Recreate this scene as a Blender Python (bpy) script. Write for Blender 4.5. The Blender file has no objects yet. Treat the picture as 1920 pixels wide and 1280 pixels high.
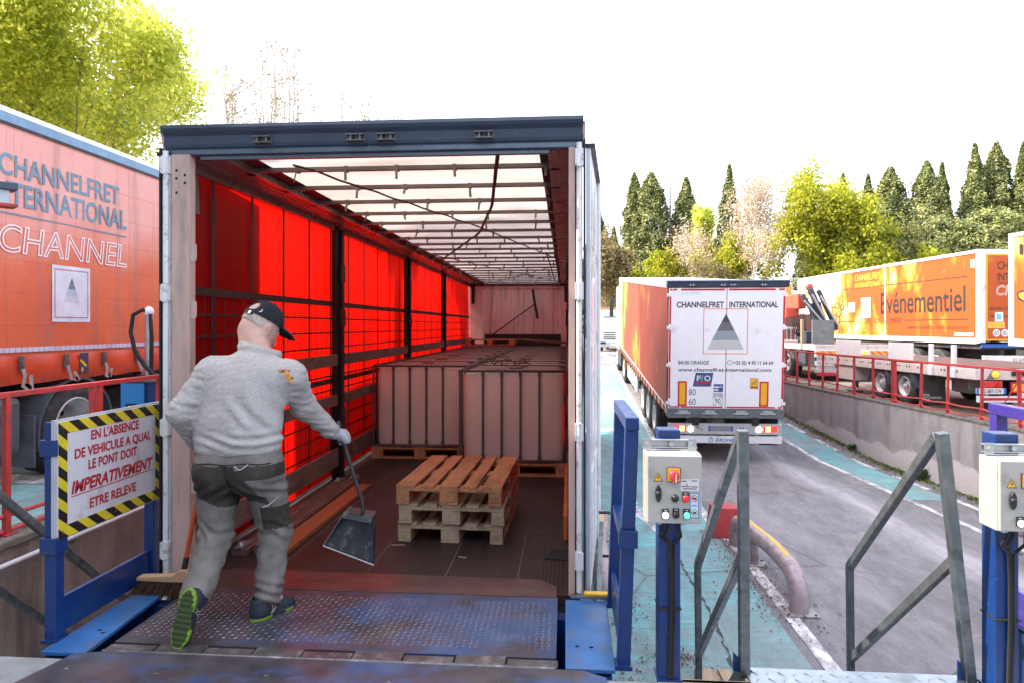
import bpy, bmesh, math, random
import numpy as np
from mathutils import Vector, Matrix, Euler
random.seed(7)
R = math.radians
SC = bpy.context.scene
COL = SC.collection

# ------------------------------------------------------------------ camera
TH = math.atan(100 / 1280.0)            # the camera looks a little to the left of the trailer's axis
cam = bpy.data.cameras.new('camera')
camo = bpy.data.objects.new('camera', cam)
COL.objects.link(camo)
camo.location = (0, 0, 1.62)
camo.rotation_euler = (R(90), 0, TH)
cam.lens = 24
cam.sensor_width = 36
cam.shift_y = -28 / 1920
cam.clip_start = 0.05
cam.clip_end = 1500
SC.camera = camo

# ------------------------------------------------------------------ sky, sun, exposure
SUN_EL, SUN_BACK = R(42), R(3)          # sun on the left, a little behind the camera
sdir = Vector((-math.cos(SUN_BACK) * math.cos(SUN_EL), -math.sin(SUN_BACK) * math.cos(SUN_EL), math.sin(SUN_EL)))
W = bpy.data.worlds.new('World')
SC.world = W
W.use_nodes = True
nt = W.node_tree
nt.nodes.clear()
sky = nt.nodes.new('ShaderNodeTexSky')
sky.sky_type = 'NISHITA'
sky.sun_disc = False
sky.sun_elevation = SUN_EL
sky.sun_rotation = math.atan2(sdir.x, sdir.y)
sky.air_density = 1.0
sky.dust_density = 4.0
bg = nt.nodes.new('ShaderNodeBackground')
bg.inputs['Strength'].default_value = 0.11
veil = nt.nodes.new('ShaderNodeBackground')      # thin bright high cloud over the whole sky
veil.inputs['Color'].default_value = (1.0, 0.99, 1.0, 1)
veil.inputs['Strength'].default_value = 0.34
ad = nt.nodes.new('ShaderNodeAddShader')
wo = nt.nodes.new('ShaderNodeOutputWorld')
nt.links.new(sky.outputs['Color'], bg.inputs['Color'])
nt.links.new(bg.outputs[0], ad.inputs[0])
nt.links.new(veil.outputs[0], ad.inputs[1])
nt.links.new(ad.outputs[0], wo.inputs['Surface'])
sl = bpy.data.lights.new('sun', 'SUN')
sl.energy = 2.4
sl.angle = R(0.6)
sl.color = (1.0, 0.9, 0.76)
slo = bpy.data.objects.new('sun', sl)
COL.objects.link(slo)
slo.location = (-30, -5, 40)
slo.rotation_euler = sdir.to_track_quat('Z', 'Y').to_euler()
SC.view_settings.view_transform = 'Standard'
SC.view_settings.look = 'None'
SC.view_settings.gamma = 1
SC.view_settings.exposure = 2.0
SC.render.engine = 'CYCLES'
SC.cycles.use_denoising = True
SC.cycles.max_bounces = 10
SC.cycles.diffuse_bounces = 8
SC.cycles.transmission_bounces = 6
SC.cycles.transparent_max_bounces = 6
SC.cycles.sample_clamp_indirect = 6

# ------------------------------------------------------------------ helpers
def V(*a):
    return Vector(a)


def tag(o, label=None, cat=None, group=None, kind=None):
    if label: o['label'] = label
    if cat: o['category'] = cat
    if group: o['group'] = group
    if kind: o['kind'] = kind
    return o


def thing(name, label, cat, loc=(0, 0, 0), rot=(0, 0, 0), group=None):
    o = bpy.data.objects.new(name, None)
    COL.objects.link(o)
    o.empty_display_size = 0.2
    o.location = loc
    o.rotation_euler = rot if not isinstance(rot, (int, float)) else (0, 0, rot)
    return tag(o, label, cat, group)


def copy_tree(o, parent=None):
    c = o.copy()
    COL.objects.link(c)
    if parent is not None:
        c.parent = parent
    for ch in o.children:
        copy_tree(ch, c)
    return c


TH_C, TH_S = math.cos(TH), math.sin(TH)


def yard(xc, zc, z=0.0):
    """Right-hand yard axes: the retaining wall runs along zc."""
    return Vector((xc * TH_C - zc * TH_S, xc * TH_S + zc * TH_C, z))


class MB:
    def __init__(s):
        s.v, s.f, s.m, s.s = [], [], [], []

    def add(s, vs, fs, mi=0, smooth=False):
        b = len(s.v)
        s.v.extend([tuple(p) for p in vs])
        for f in fs:
            s.f.append(tuple(i + b for i in f))
            s.m.append(mi)
            s.s.append(smooth)

    def box(s, a, b, mi=0):
        x0, x1 = sorted((a[0], b[0])); y0, y1 = sorted((a[1], b[1])); z0, z1 = sorted((a[2], b[2]))
        vs = [(x0, y0, z0), (x1, y0, z0), (x1, y1, z0), (x0, y1, z0), (x0, y0, z1), (x1, y0, z1), (x1, y1, z1), (x0, y1, z1)]
        s.add(vs, [(0, 3, 2, 1), (4, 5, 6, 7), (0, 1, 5, 4), (1, 2, 6, 5), (2, 3, 7, 6), (3, 0, 4, 7)], mi)

    def obox(s, c, size, rot=(0, 0, 0), mi=0):
        M3 = Euler(rot).to_matrix() if not isinstance(rot, Matrix) else rot
        c = Vector(c)
        hx, hy, hz = size[0] / 2, size[1] / 2, size[2] / 2
        vs = [c + M3 @ Vector((x, y, z)) for z in (-hz, hz) for x, y in ((-hx, -hy), (hx, -hy), (hx, hy), (-hx, hy))]
        s.add(vs, [(0, 3, 2, 1), (4, 5, 6, 7), (0, 1, 5, 4), (1, 2, 6, 5), (2, 3, 7, 6), (3, 0, 4, 7)], mi)

    def bar(s, p, q, w, h=None, mi=0, up=(0, 0, 1)):
        h = w if h is None else h
        p, q = Vector(p), Vector(q)
        d = (q - p).normalized()
        up = Vector(up)
        if abs(d.dot(up)) > 0.99:
            up = Vector((0, 1, 0))
        a = d.cross(up).normalized()
        b = a.cross(d).normalized()
        vs = [e + a * (x * w / 2) + b * (y * h / 2) for e in (p, q) for x, y in ((-1, -1), (1, -1), (1, 1), (-1, 1))]
        s.add(vs, [(0, 3, 2, 1), (4, 5, 6, 7), (0, 1, 5, 4), (1, 2, 6, 5), (2, 3, 7, 6), (3, 0, 4, 7)], mi)

    def tube(s, path, r, n=12, mi=0, caps=True, smooth=True):
        path = [Vector(p) for p in path]
        k = len(path)
        rs = r if isinstance(r, (list, tuple)) else [r] * k
        t0 = (path[1] - path[0]).normalized()
        u = t0.cross(Vector((0, 0, 1)))
        if u.length < 1e-3:
            u = t0.cross(Vector((0, 1, 0)))
        u.normalize()
        vs = []
        for i in range(k):
            if i == 0: t = path[1] - path[0]
            elif i == k - 1: t = path[-1] - path[-2]
            else: t = (path[i + 1] - path[i]).normalized() + (path[i] - path[i - 1]).normalized()
            t.normalize()
            u = (u - t * u.dot(t)).normalized()
            w = t.cross(u)
            for j in range(n):
                a = 2 * math.pi * j / n
                vs.append(path[i] + (u * math.cos(a) + w * math.sin(a)) * rs[i])
        fs = []
        for i in range(k - 1):
            for j in range(n):
                fs.append((i * n + j, i * n + (j + 1) % n, (i + 1) * n + (j + 1) % n, (i + 1) * n + j))
        s.add(vs, fs, mi, smooth)
        if caps:
            s.add([vs[j] for j in range(n)], [tuple(range(n))[::-1]], mi)
            s.add([vs[(k - 1) * n + j] for j in range(n)], [tuple(range(n))], mi)

    def lathe(s, prof, o, axis=(0, 0, 1), n=32, mi=0, smooth=True):
        o, ax = Vector(o), Vector(axis).normalized()
        u = ax.orthogonal().normalized()
        w = ax.cross(u)
        vs = []
        for r, h in prof:
            for j in range(n):
                a = 2 * math.pi * j / n
                vs.append(o + ax * h + (u * math.cos(a) + w * math.sin(a)) * r)
        fs = []
        for i in range(len(prof) - 1):
            for j in range(n):
                fs.append((i * n + j, i * n + (j + 1) % n, (i + 1) * n + (j + 1) % n, (i + 1) * n + j))
        s.add(vs, fs, mi, smooth)

    def disc(s, o, axis, r, n=20, mi=0):
        o, ax = Vector(o), Vector(axis).normalized()
        u = ax.orthogonal().normalized(); w = ax.cross(u)
        s.add([o + (u * math.cos(2 * math.pi * j / n) + w * math.sin(2 * math.pi * j / n)) * r for j in range(n)], [tuple(range(n))], mi)

    def cyl(s, p, q, r, n=16, mi=0):
        s.tube([p, q], r, n, mi)

    def poly(s, pts, mi=0):
        s.add(pts, [tuple(range(len(pts)))], mi)

    def prism(s, pts, o, u, v, depth, mi=0):
        """2-D outline pts in the frame (o,u,v), thickened along u x v."""
        o, u, v = Vector(o), Vector(u), Vector(v)
        nn = u.cross(v).normalized() * depth
        a = [o + u * x + v * y for x, y in pts]
        b = [p + nn for p in a]
        k = len(pts)
        s.add(a + b, [tuple(range(k))[::-1], tuple(range(k, 2 * k))] + [(i, (i + 1) % k, k + (i + 1) % k, k + i) for i in range(k)], mi)

    def text(s, txt, o, u, v, h, w=None, align='L', mi=0, bold=0.0, shear=0.0, outline=None, lift=0.0, space=1.0):
        cu = bpy.data.curves.new('t', 'FONT')
        cu.body = txt
        cu.size = 1.0
        cu.offset = bold
        cu.shear = shear
        cu.space_character = space
        if outline:
            cu.fill_mode = 'NONE'
            cu.bevel_depth = outline
            cu.bevel_resolution = 0
        else:
            cu.extrude = 0.0
        cu.resolution_u = 4
        ob = bpy.data.objects.new('t', cu)
        me = bpy.data.meshes.new_from_object(ob)
        P = np.zeros(len(me.vertices) * 3)
        me.vertices.foreach_get('co', P)
        P = P.reshape(-1, 3)
        F = [tuple(p.vertices) for p in me.polygons]
        bpy.data.objects.remove(ob); bpy.data.curves.remove(cu); bpy.data.meshes.remove(me)
        sc = h / 0.73
        x0, x1 = P[:, 0].min(), P[:, 0].max()
        sx = sc if w is None else w / (x1 - x0)
        off = {'L': x0, 'C': (x0 + x1) / 2, 'R': x1}[align]
        o, u, v = Vector(o), Vector(u), Vector(v)
        n = u.cross(v).normalized()
        s.add([o + u * ((p[0] - off) * sx) + v * (p[1] * sc) + n * (lift + max(0, p[2]) * 0.02) for p in P], F, mi)

    def build(s, name, mats, parent=None, bevel=0, fix=True, sub=0):
        if not isinstance(mats, (list, tuple)):
            mats = [mats]
        me = bpy.data.meshes.new(name)
        me.from_pydata(s.v, [], s.f)
        for m in mats:
            me.materials.append(m)
        me.polygons.foreach_set('material_index', s.m)
        me.polygons.foreach_set('use_smooth', s.s)
        if fix:
            b = bmesh.new()
            b.from_mesh(me)
            bmesh.ops.recalc_face_normals(b, faces=b.faces)
            b.to_mesh(me)
            b.free()
        me.update()
        o = bpy.data.objects.new(name, me)
        COL.objects.link(o)
        if parent is not None:
            o.parent = parent
        if bevel:
            md = o.modifiers.new('bevel', 'BEVEL')
            md.width = bevel
            md.segments = 2
            md.limit_method = 'ANGLE'
            md.angle_limit = R(50)
            md.harden_normals = False
        return o


# ------------------------------------------------------------------ materials
def hexa(c, a=1):
    return (c[0], c[1], c[2], a)


class N:
    """small node-tree writer"""
    def __init__(s, name):
        s.mat = bpy.data.materials.new(name)
        s.mat.use_nodes = True
        s.t = s.mat.node_tree
        s.t.nodes.clear()
        s.out = s.t.nodes.new('ShaderNodeOutputMaterial')
        s.co = None

    def n(s, kind, **kw):
        nd = s.t.nodes.new(kind)
        for k, v in kw.items():
            setattr(nd, k, v)
        return nd

    def link(s, a, b):
        s.t.links.new(a, b)

    def coord(s, scale=(1, 1, 1), rot=(0, 0, 0), loc=(0, 0, 0)):
        if s.co is None:
            s.co = s.n('ShaderNodeTexCoord')
        mp = s.n('ShaderNodeMapping')
        mp.inputs['Scale'].default_value = scale
        mp.inputs['Rotation'].default_value = rot
        mp.inputs['Location'].default_value = loc
        s.link(s.co.outputs['Object'], mp.inputs['Vector'])
        return mp.outputs[0]

    def noise(s, scale, detail=4, rough=0.55, stretch=(1, 1, 1), dist=0, loc=(0, 0, 0)):
        nz = s.n('ShaderNodeTexNoise')
        nz.inputs['Scale'].default_value = scale
        nz.inputs['Detail'].default_value = detail
        nz.inputs['Roughness'].default_value = rough
        nz.inputs['Distortion'].default_value = dist
        s.link(s.coord(stretch, loc=loc), nz.inputs['Vector'])
        return nz.outputs['Fac']

    def ramp(s, fac, a, b):
        m = s.n('ShaderNodeMapRange')
        m.clamp = True
        m.inputs['From Min'].default_value = a
        m.inputs['From Max'].default_value = b
        s.link(fac, m.inputs['Value'])
        return m.outputs[0]

    def math(s, op, a, b=None):
        m = s.n('ShaderNodeMath', operation=op)
        for i, x in enumerate((a, b)):
            if x is None: continue
            if isinstance(x, (int, float)): m.inputs[i].default_value = x
            else: s.link(x, m.inputs[i])
        return m.outputs[0]

    def mix(s, fac, a, b):
        m = s.n('ShaderNodeMix', data_type='RGBA')
        if isinstance(fac, (int, float)): m.inputs[0].default_value = fac
        else: s.link(fac, m.inputs[0])
        for i, x in ((6, a), (7, b)):
            if isinstance(x, (tuple, list)): m.inputs[i].default_value = hexa(x)
            else: s.link(x, m.inputs[i])
        return m.outputs[2]

    def xyz(s):
        if s.co is None:
            s.co = s.n('ShaderNodeTexCoord')
        sp = s.n('ShaderNodeSeparateXYZ')
        s.link(s.co.outputs['Object'], sp.inputs[0])
        return sp.outputs

    def bump(s, h, strength=0.3, dist=0.01):
        b = s.n('ShaderNodeBump')
        b.inputs['Strength'].default_value = strength
        b.inputs['Distance'].default_value = dist
        s.link(h, b.inputs['Height'])
        return b.outputs[0]

    def bsdf(s, col, rough=0.6, metal=0.0, spec=0.5, normal=None, coat=0.0, emit=None, estr=0):
        p = s.n('ShaderNodeBsdfPrincipled')
        for k, x in (('Base Color', col), ('Roughness', rough), ('Metallic', metal)):
            if isinstance(x, (tuple, list)): p.inputs[k].default_value = hexa(x)
            elif isinstance(x, (int, float)): p.inputs[k].default_value = x
            else: s.link(x, p.inputs[k])
        p.inputs['Specular IOR Level'].default_value = spec
        p.inputs['Coat Weight'].default_value = coat
        if normal is not None: s.link(normal, p.inputs['Normal'])
        if emit is not None:
            p.inputs['Emission Color'].default_value = hexa(emit)
            p.inputs['Emission Strength'].default_value = estr
        return p.outputs[0]

    def done(s, sh):
        s.link(sh, s.out.inputs['Surface'])
        return s.mat


_MC = {}


def MT(name, col, rough=0.6, metal=0.0, var=0.15, scale=5, dirt=None, dirt_amt=0.45, dirt_scale=4, dirt_st=(1, 1, 1), bump=0.0, bscale=80, coat=0, spec=0.5, chips=None):
    if name in _MC:
        return _MC[name]
    g = N(name)
    a = tuple(max(0, c * (1 - var)) for c in col)
    b = tuple(min(1, c * (1 + var)) for c in col)
    c = g.mix(g.ramp(g.noise(scale, 5), 0.3, 0.7), a, b)
    rg = g.ramp(g.noise(scale * 2.3, 4), 0.2, 0.8)
    rr = g.n('ShaderNodeMapRange')
    rr.inputs['To Min'].default_value = max(0.02, rough - 0.1)
    rr.inputs['To Max'].default_value = min(1, rough + 0.12)
    g.link(rg, rr.inputs['Value'])
    if dirt:
        f = g.ramp(g.noise(dirt_scale, 7, 0.65, dirt_st), 0.62 - dirt_amt * 0.35, 0.75 - dirt_amt * 0.2)
        c = g.mix(g.math('MULTIPLY', f, 0.85), c, dirt)
    if chips:
        k = g.ramp(g.noise(38, 8, .75), .655, .68)
        c = g.mix(g.math('MULTIPLY', k, .8), c, chips)
        k = g.ramp(g.noise(9, 9, .8, (1, 1, .4)), .64, .7)
        c = g.mix(g.math('MULTIPLY', k, .55), c, tuple(q * .4 for q in chips))
    nrm = g.bump(g.noise(bscale, 4), bump, 0.01) if bump else None
    _MC[name] = g.done(g.bsdf(c, rr.outputs[0], metal, spec, nrm, coat))
    return _MC[name]


def emit(name, col, s, base=None):
    if name not in _MC:
        g = N(name)
        _MC[name] = g.done(g.bsdf(base or col, 0.3, 0, 0.5, None, 0, col, s))
    return _MC[name]


m_white = MT('white_paint', (0.72, 0.73, 0.75), 0.35, var=0.05, dirt=(0.4, 0.37, 0.33), dirt_amt=0.15, dirt_scale=3)
m_whiteclean = MT('white_print', (0.8, 0.8, 0.82), 0.4, var=0.02)
m_black = MT('black_rubber', (0.018, 0.018, 0.02), 0.75, var=0.3, bump=0.2)
m_blackpl = MT('black_plastic', (0.02, 0.02, 0.023), 0.4, var=0.2)
m_dark = MT('dark_chassis', (0.03, 0.03, 0.035), 0.6, var=0.3, dirt=(0.09, 0.075, 0.06), dirt_amt=0.4)
m_navy = MT('dark_blue_grey_header', (0.045, 0.062, 0.1), 0.38, var=0.15, dirt=(0.12, 0.13, 0.15), dirt_amt=0.15, dirt_scale=9, dirt_st=(0.3, 1, 1))
m_galv = MT('galvanised_steel', (0.19, 0.215, 0.225), 0.42, 0.75, var=0.25, scale=18, dirt=(0.1, 0.11, 0.11), dirt_amt=0.3, dirt_scale=12)
m_galvlight = MT('light_galvanised_steel', (0.5, 0.52, 0.53), 0.4, 0.7, var=0.15, scale=20)
m_steel = MT('bare_steel', (0.3, 0.29, 0.28), 0.35, 0.9, var=0.2, scale=10, dirt=(0.14, 0.07, 0.04), dirt_amt=0.2)
m_alu = MT('aluminium', (0.55, 0.55, 0.56), 0.32, 0.85, var=0.1, scale=8)
m_blue = MT('blue_paint', (0.005, 0.036, 0.165), 0.36, var=0.12, scale=6, dirt=(0.02, 0.045, 0.11), dirt_amt=0.3, dirt_scale=5, coat=0.15, chips=(.3, .31, .34))
m_violet = MT('violet_blue_paint', (0.045, 0.032, 0.22), 0.38, var=0.12, scale=6, coat=0.15)
m_yellow = MT('yellow_paint', (0.75, 0.42, 0.02), 0.5, var=0.12, dirt=(0.2, 0.12, 0.05), dirt_amt=0.25)
m_redrail = MT('faded_red_paint', (0.52, 0.05, 0.055), 0.55, var=0.2, scale=7, dirt=(0.16, 0.06, 0.04), dirt_amt=0.4, dirt_scale=14, bump=0.15, chips=(.45, .3, .28))
m_redrefl = MT('red_reflector', (0.55, 0.015, 0.03), 0.3, var=0.05)
m_orange = MT('orange_plastic', (0.85, 0.2, 0.03), 0.4, var=0.06)
m_ambref = MT('amber_reflector', (0.85, 0.42, 0.02), 0.3, var=0.05)
m_ink = MT('dark_print', (0.03, 0.028, 0.04), 0.5, var=0.05)
m_redink = MT('red_print', (0.45, 0.02, 0.03), 0.5, var=0.05)
m_glass = MT('dark_glass', (0.02, 0.03, 0.035), 0.06, 0, var=0.05, coat=0.4)
m_rim = MT('wheel_rim', (0.58, 0.58, 0.58), 0.4, 0.2, var=0.12, dirt=(0.12, 0.1, 0.08), dirt_amt=0.35)
m_hole = MT('deep_hole', (0.01, 0.01, 0.01), 0.9)

# ------------------------------------------------------------------ ground
LOW, UP = -1.35, -0.1
RAMP0, RAMP1 = 15.5, 31.5


def gz(y):
    t = min(1, max(0, (y - RAMP0) / (RAMP1 - RAMP0)))
    return LOW + (UP - LOW) * t


def wall_x(y):
    return 8.05 / TH_C - y * math.tan(TH)


def asphalt(name, base, pale, green=None, streak=False):
    g = N(name)
    n1 = g.math('ADD', g.math('MULTIPLY', g.ramp(g.noise(0.55, 6, 0.6, (1, 0.45, 1)), 0.3, 0.72), .55), g.math('MULTIPLY', g.ramp(g.noise(16, 8, 0.8, (1, .5, 1)), .3, .7), .45))
    n2 = g.ramp(g.noise(5, 6, 0.7, (1, 0.35, 1)), 0.3, 0.75)
    c = g.mix(n1, base, pale)
    c = g.mix(g.math('MULTIPLY', n2, 0.65), c, tuple(x * 0.42 for x in base))
    # soft pale bands along the lane and dark oil spots
    if streak:
        x, y, z = g.xyz()
        u = g.math('ADD', x, g.math('MULTIPLY', y, 0.085))
        u = g.math('ADD', u, g.math('MULTIPLY', g.noise(0.4, 3), 0.9))
        for cx, wd, am in ((5.9, 0.5, 0.7), (4.15, 0.35, 0.25)):
            d = g.math('ABSOLUTE', g.math('SUBTRACT', u, cx + 0.45))
            f = g.math('MULTIPLY', g.ramp(d, wd, 0.0), g.ramp(g.noise(2.5, 6, 0.75, (1.6, 0.25, 1)), 0.28, 0.62))
            c = g.mix(g.math('MULTIPLY', f, am), c, tuple(min(1, q * 1.55) for q in pale))
        sp = g.ramp(g.noise(1.3, 7, 0.7), 0.62, 0.72)
        c = g.mix(g.math('MULTIPLY', sp, 0.5), c, (0.06, 0.05, 0.055))
    if green:
        wear = g.ramp(g.noise(1.0, 8, 0.72, (1.0, 0.6, 1)), 0.36, 0.56)
        fine = g.ramp(g.noise(9, 6, 0.7, (0.25, 2.2, 1)), 0.36, 0.6)
        gc = g.mix(g.ramp(g.noise(2.2, 5), 0.3, 0.7), green, tuple(min(1, q * 1.5) for q in green))
        c = g.mix(g.math('MULTIPLY', g.math('MULTIPLY', g.math('MAXIMUM', wear, 0.38), g.math('MAXIMUM', fine, 0.4)), 0.97), c, gc)
        lf = g.ramp(g.noise(2.6, 9, 0.8, (1.4, 0.8, 1)), 0.6, 0.66)
        c = g.mix(g.math('MULTIPLY', lf, 0.6), c, (0.13, 0.05, 0.045))
    # cracks
    vo = g.n('ShaderNodeTexVoronoi', feature='DISTANCE_TO_EDGE')
    vo.inputs['Scale'].default_value = 0.22
    g.link(g.coord((1, 1, 1)), vo.inputs['Vector'])
    cr = g.ramp(vo.outputs[0], 0.004, 0.0)
    c = g.mix(g.math('MULTIPLY', cr, 0.6), c, (0.05, 0.045, 0.045))
    speck = g.ramp(g.noise(60, 3, 0.7), 0.56, 0.7)
    c = g.mix(g.math('MULTIPLY', speck, 0.4), c, (0.5, 0.48, 0.47))
    h = g.math('ADD', g.noise(45, 5, 0.7), g.math('MULTIPLY', g.noise(4, 5, 0.6, (0.3, 2, 1)), 0.6))
    return g.done(g.bsdf(c, 0.82, 0, 0.35, g.bump(h, 0.5, 0.012)))


m_road = asphalt('weathered_concrete_road', (0.15, 0.138, 0.145), (0.34, 0.32, 0.335), None, True)
m_yardg = asphalt('yard_asphalt', (0.2, 0.17, 0.14), (0.3, 0.26, 0.22))
m_turq = asphalt('turquoise_worn_paint', (0.19, 0.2, 0.2), (0.38, 0.4, 0.4), (0.11, 0.37, 0.38))
g = N('worn_white_marking')
c = g.mix(g.ramp(g.noise(7, 7, 0.75, (1, 0.5, 1)), 0.4, 0.58), (0.22, 0.21, 0.21), (0.72, 0.7, 0.72))
m_mark = g.done(g.bsdf(c, 0.7, 0, 0.3, g.bump(g.noise(40, 4), 0.3, 0.01)))

# one sheet: sunken lane between the two upper yards, ramp at the far end, flat land out to the horizon
ys = [-40, 2.0] + [2 + 0.9 * i for i in range(1, 16)] + [15.5, 17, 19, 21, 23, 25, 27, 29, 31.5, 40, 60, 100, 400]
ys = sorted(set(ys))
mb = MB()
for i in range(len(ys) - 1):
    y0, y1 = ys[i], ys[i + 1]
    for k, (xa, xb) in enumerate(((lambda y: -400, lambda y: -4.1), (lambda y: -4.1, lambda y: wall_x(min(y, 60)) + 0.15), (lambda y: wall_x(min(y, 60)) + 0.15, lambda y: 400))):
        z0, z1 = (gz(y0), gz(y1)) if k == 1 else (UP, UP)
        mb.add([(xa(y0), y0, z0), (xb(y0), y0, z0), (xb(y1), y1, z1), (xa(y1), y1, z1)], [(0, 1, 2, 3)], 0 if k == 1 else 1)
tag(mb.build('ground', [m_road, m_yardg], fix=False), kind='structure')


def strip(name, xa, xb, y0, y1, mat, lift=0.004, step=0.8, along=None):
    """painted sheet lying on the lane; xa/xb may be functions of y"""
    fa = xa if callable(xa) else (lambda y: xa)
    fb = xb if callable(xb) else (lambda y: xb)
    cut = [y0 + i * step for i in range(int((y1 - y0) / step) + 1)] + [y1, RAMP0, RAMP1]
    cut = sorted(set(y for y in cut if y0 <= y <= y1))
    mb = MB()
    for a, b in zip(cut, cut[1:]):
        mb.add([(fa(a), a, gz(a) + lift), (fb(a), a, gz(a) + lift), (fb(b), b, gz(b) + lift), (fa(b), b, gz(b) + lift)], [(0, 1, 2, 3)])
    return tag(mb.build(name, mat, fix=False), kind='structure')


strip('painted_walkway', 0.15, 2.14, 4.6, 31.0, m_turq)
strip('white_line', lambda y: 2.14 if y > 9.5 else 2.24, lambda y: 2.26 if y > 9.5 else 2.38, 4.4, 31.5, m_mark, 0.006)
XL = lambda y: wall_x(y) - 1.2
XR = lambda y: wall_x(y) - 0.52
strip('painted_walkway', XL, XR, 12.2, 30, m_turq)
strip('white_line', lambda y: XL(y) - 0.12, XL, 8.5, 30, m_mark, 0.006)
for k in range(12):
    strip('white_line', XR, lambda y: XR(y) + 0.12, 9.5 + k * 1.75, 9.5 + k * 1.75 + 1.1, m_mark, 0.006)
mb = MB()
rr = random.Random(12)
px_, py_, w_ = 1.47, 4.3, .012
while py_ < 10.5:
    nx_, ny_, nw_ = 1.47 + .02 * math.sin(py_ * 2) + rr.uniform(-.016, .016), py_ + rr.uniform(.03, .1), rr.choice((.004, .007, .012, .02))
    mb.add([(px_ - w_, py_, LOW + .008), (px_ + w_, py_, LOW + .008), (nx_ + nw_, ny_, LOW + .008), (nx_ - nw_, ny_, LOW + .008)], [(0, 1, 2, 3)])
    px_, py_, w_ = nx_, ny_, nw_
tag(mb.build('ground_crack', MT('crack_dark', (.05, .06, .06), .9), fix=False), kind='structure')
# pedestrian pictograms and arrows painted on the walkways
def pict(cx, cy, s, kind):
    mb = MB()
    if kind == 'arrow':
        P = [(-.5, 0), (-.1, .35), (-.16, .1), (.5, .12), (.55, -.1), (-.16, -.1), (-.1, -.35)]
        mb.add([(cx + a * s, cy + b * s * 1.6, gz(cy + b * s * 1.6) + 0.0075) for a, b in P], [tuple(range(len(P)))])
    else:
        for poly in ([(-.08, .55), (.08, .55), (.12, .1), (-.12, .1)], [(-.1, .1), (-.02, .1), (-.2, -.5), (-.32, -.5)], [(.02, .1), (.1, .1), (.32, -.45), (.2, -.5)],
                     [(-.1, .5), (-.1, .42), (-.38, .12), (-.4, .22)], [(.1, .5), (.1, .42), (.36, .22), (.36, .3)],
                     [(.1 * math.cos(t * .785), .7 + .1 * math.sin(t * .785)) for t in range(8)]):
            mb.add([(cx + a * s, cy + b * s * 1.5, gz(cy + b * s * 1.5) + 0.0075) for a, b in poly], [tuple(range(len(poly)))])
    tag(mb.build('road_marking', m_mark, fix=False), kind='structure')
pict(1.12, 10.6, 1.0, 'man')
pict(0.85, 18.3, 0.9, 'arrow')
pict(wall_x(20.8) - 0.9, 20.8, 0.7, 'man')

for (xa, xb, ya, yb, m_) in ((-7.4, -4.5, 5.4, 7.0, m_turq), (-7.2, -4.5, 7.05, 7.5, m_mark), (-7.4, -4.5, 7.55, 9.2, m_turq)):
    mb = MB(); mb.add([(xa, ya, UP + .004), (xb, ya, UP + .004), (xb, yb, UP + .004), (xa, yb, UP + .004)], [(0, 1, 2, 3)])
    tag(mb.build('yard_marking', m_, fix=False), kind='structure')
# dry leaves blown against the kerb line and in the corners
def litter(name, spots, n, col):
    mb = MB()
    rr = random.Random(3)
    for (cx, cy, sx, sy) in spots:
        for k in range(n):
            x, y = rr.gauss(cx, sx), rr.gauss(cy, sy)
            z = gz(y) + 0.012 + rr.random() * 0.012
            a = rr.random() * 6.28
            l = 0.009 + rr.random() * 0.014
            dx, dy = math.cos(a) * l, math.sin(a) * l
            w = 0.45 * l / l
            mb.add([(x - dx, y - dy, z), (x + dy * w, y - dx * w, z + rr.random() * .012), (x + dx, y + dy, z + rr.random() * 0.02), (x - dy * w, y + dx * w, z)], [(0, 1, 2, 3)])
    return tag(mb.build(name, MT('dry_leaf', col, 0.8, var=0.5, scale=40), fix=False), kind='stuff')
litter('leaf_litter', [(2.2, 7.5, 0.16, 0.5), (2.2, 8.3, .16, .5), (2.2, 9.0, .13, .4), (2.25, 7.9, 0.2, 0.7), (0.55, 5.4, .1, .35), (0.6, 7.2, .14, .25), (1.0, 6.2, .12, .1), (.8, 4.9, .35, .08), (4.1, 6.6, .12, .1)], 150, (0.12, 0.05, 0.03))

# ------------------------------------------------------------------ concrete retaining walls
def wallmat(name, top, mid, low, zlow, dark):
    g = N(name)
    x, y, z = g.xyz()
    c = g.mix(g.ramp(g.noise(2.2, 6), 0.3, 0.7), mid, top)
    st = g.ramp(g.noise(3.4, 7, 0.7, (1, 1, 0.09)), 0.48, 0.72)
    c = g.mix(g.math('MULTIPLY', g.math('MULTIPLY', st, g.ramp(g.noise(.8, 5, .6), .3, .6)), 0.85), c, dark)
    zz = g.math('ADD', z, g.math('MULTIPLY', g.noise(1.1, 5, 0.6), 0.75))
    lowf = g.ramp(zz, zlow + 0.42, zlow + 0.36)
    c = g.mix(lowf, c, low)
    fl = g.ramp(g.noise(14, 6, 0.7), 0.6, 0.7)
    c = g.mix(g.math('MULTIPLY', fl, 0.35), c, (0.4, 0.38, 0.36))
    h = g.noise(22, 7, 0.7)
    return g.done(g.bsdf(c, 0.88, 0, 0.25, g.bump(h, 0.55, 0.02)))


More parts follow.
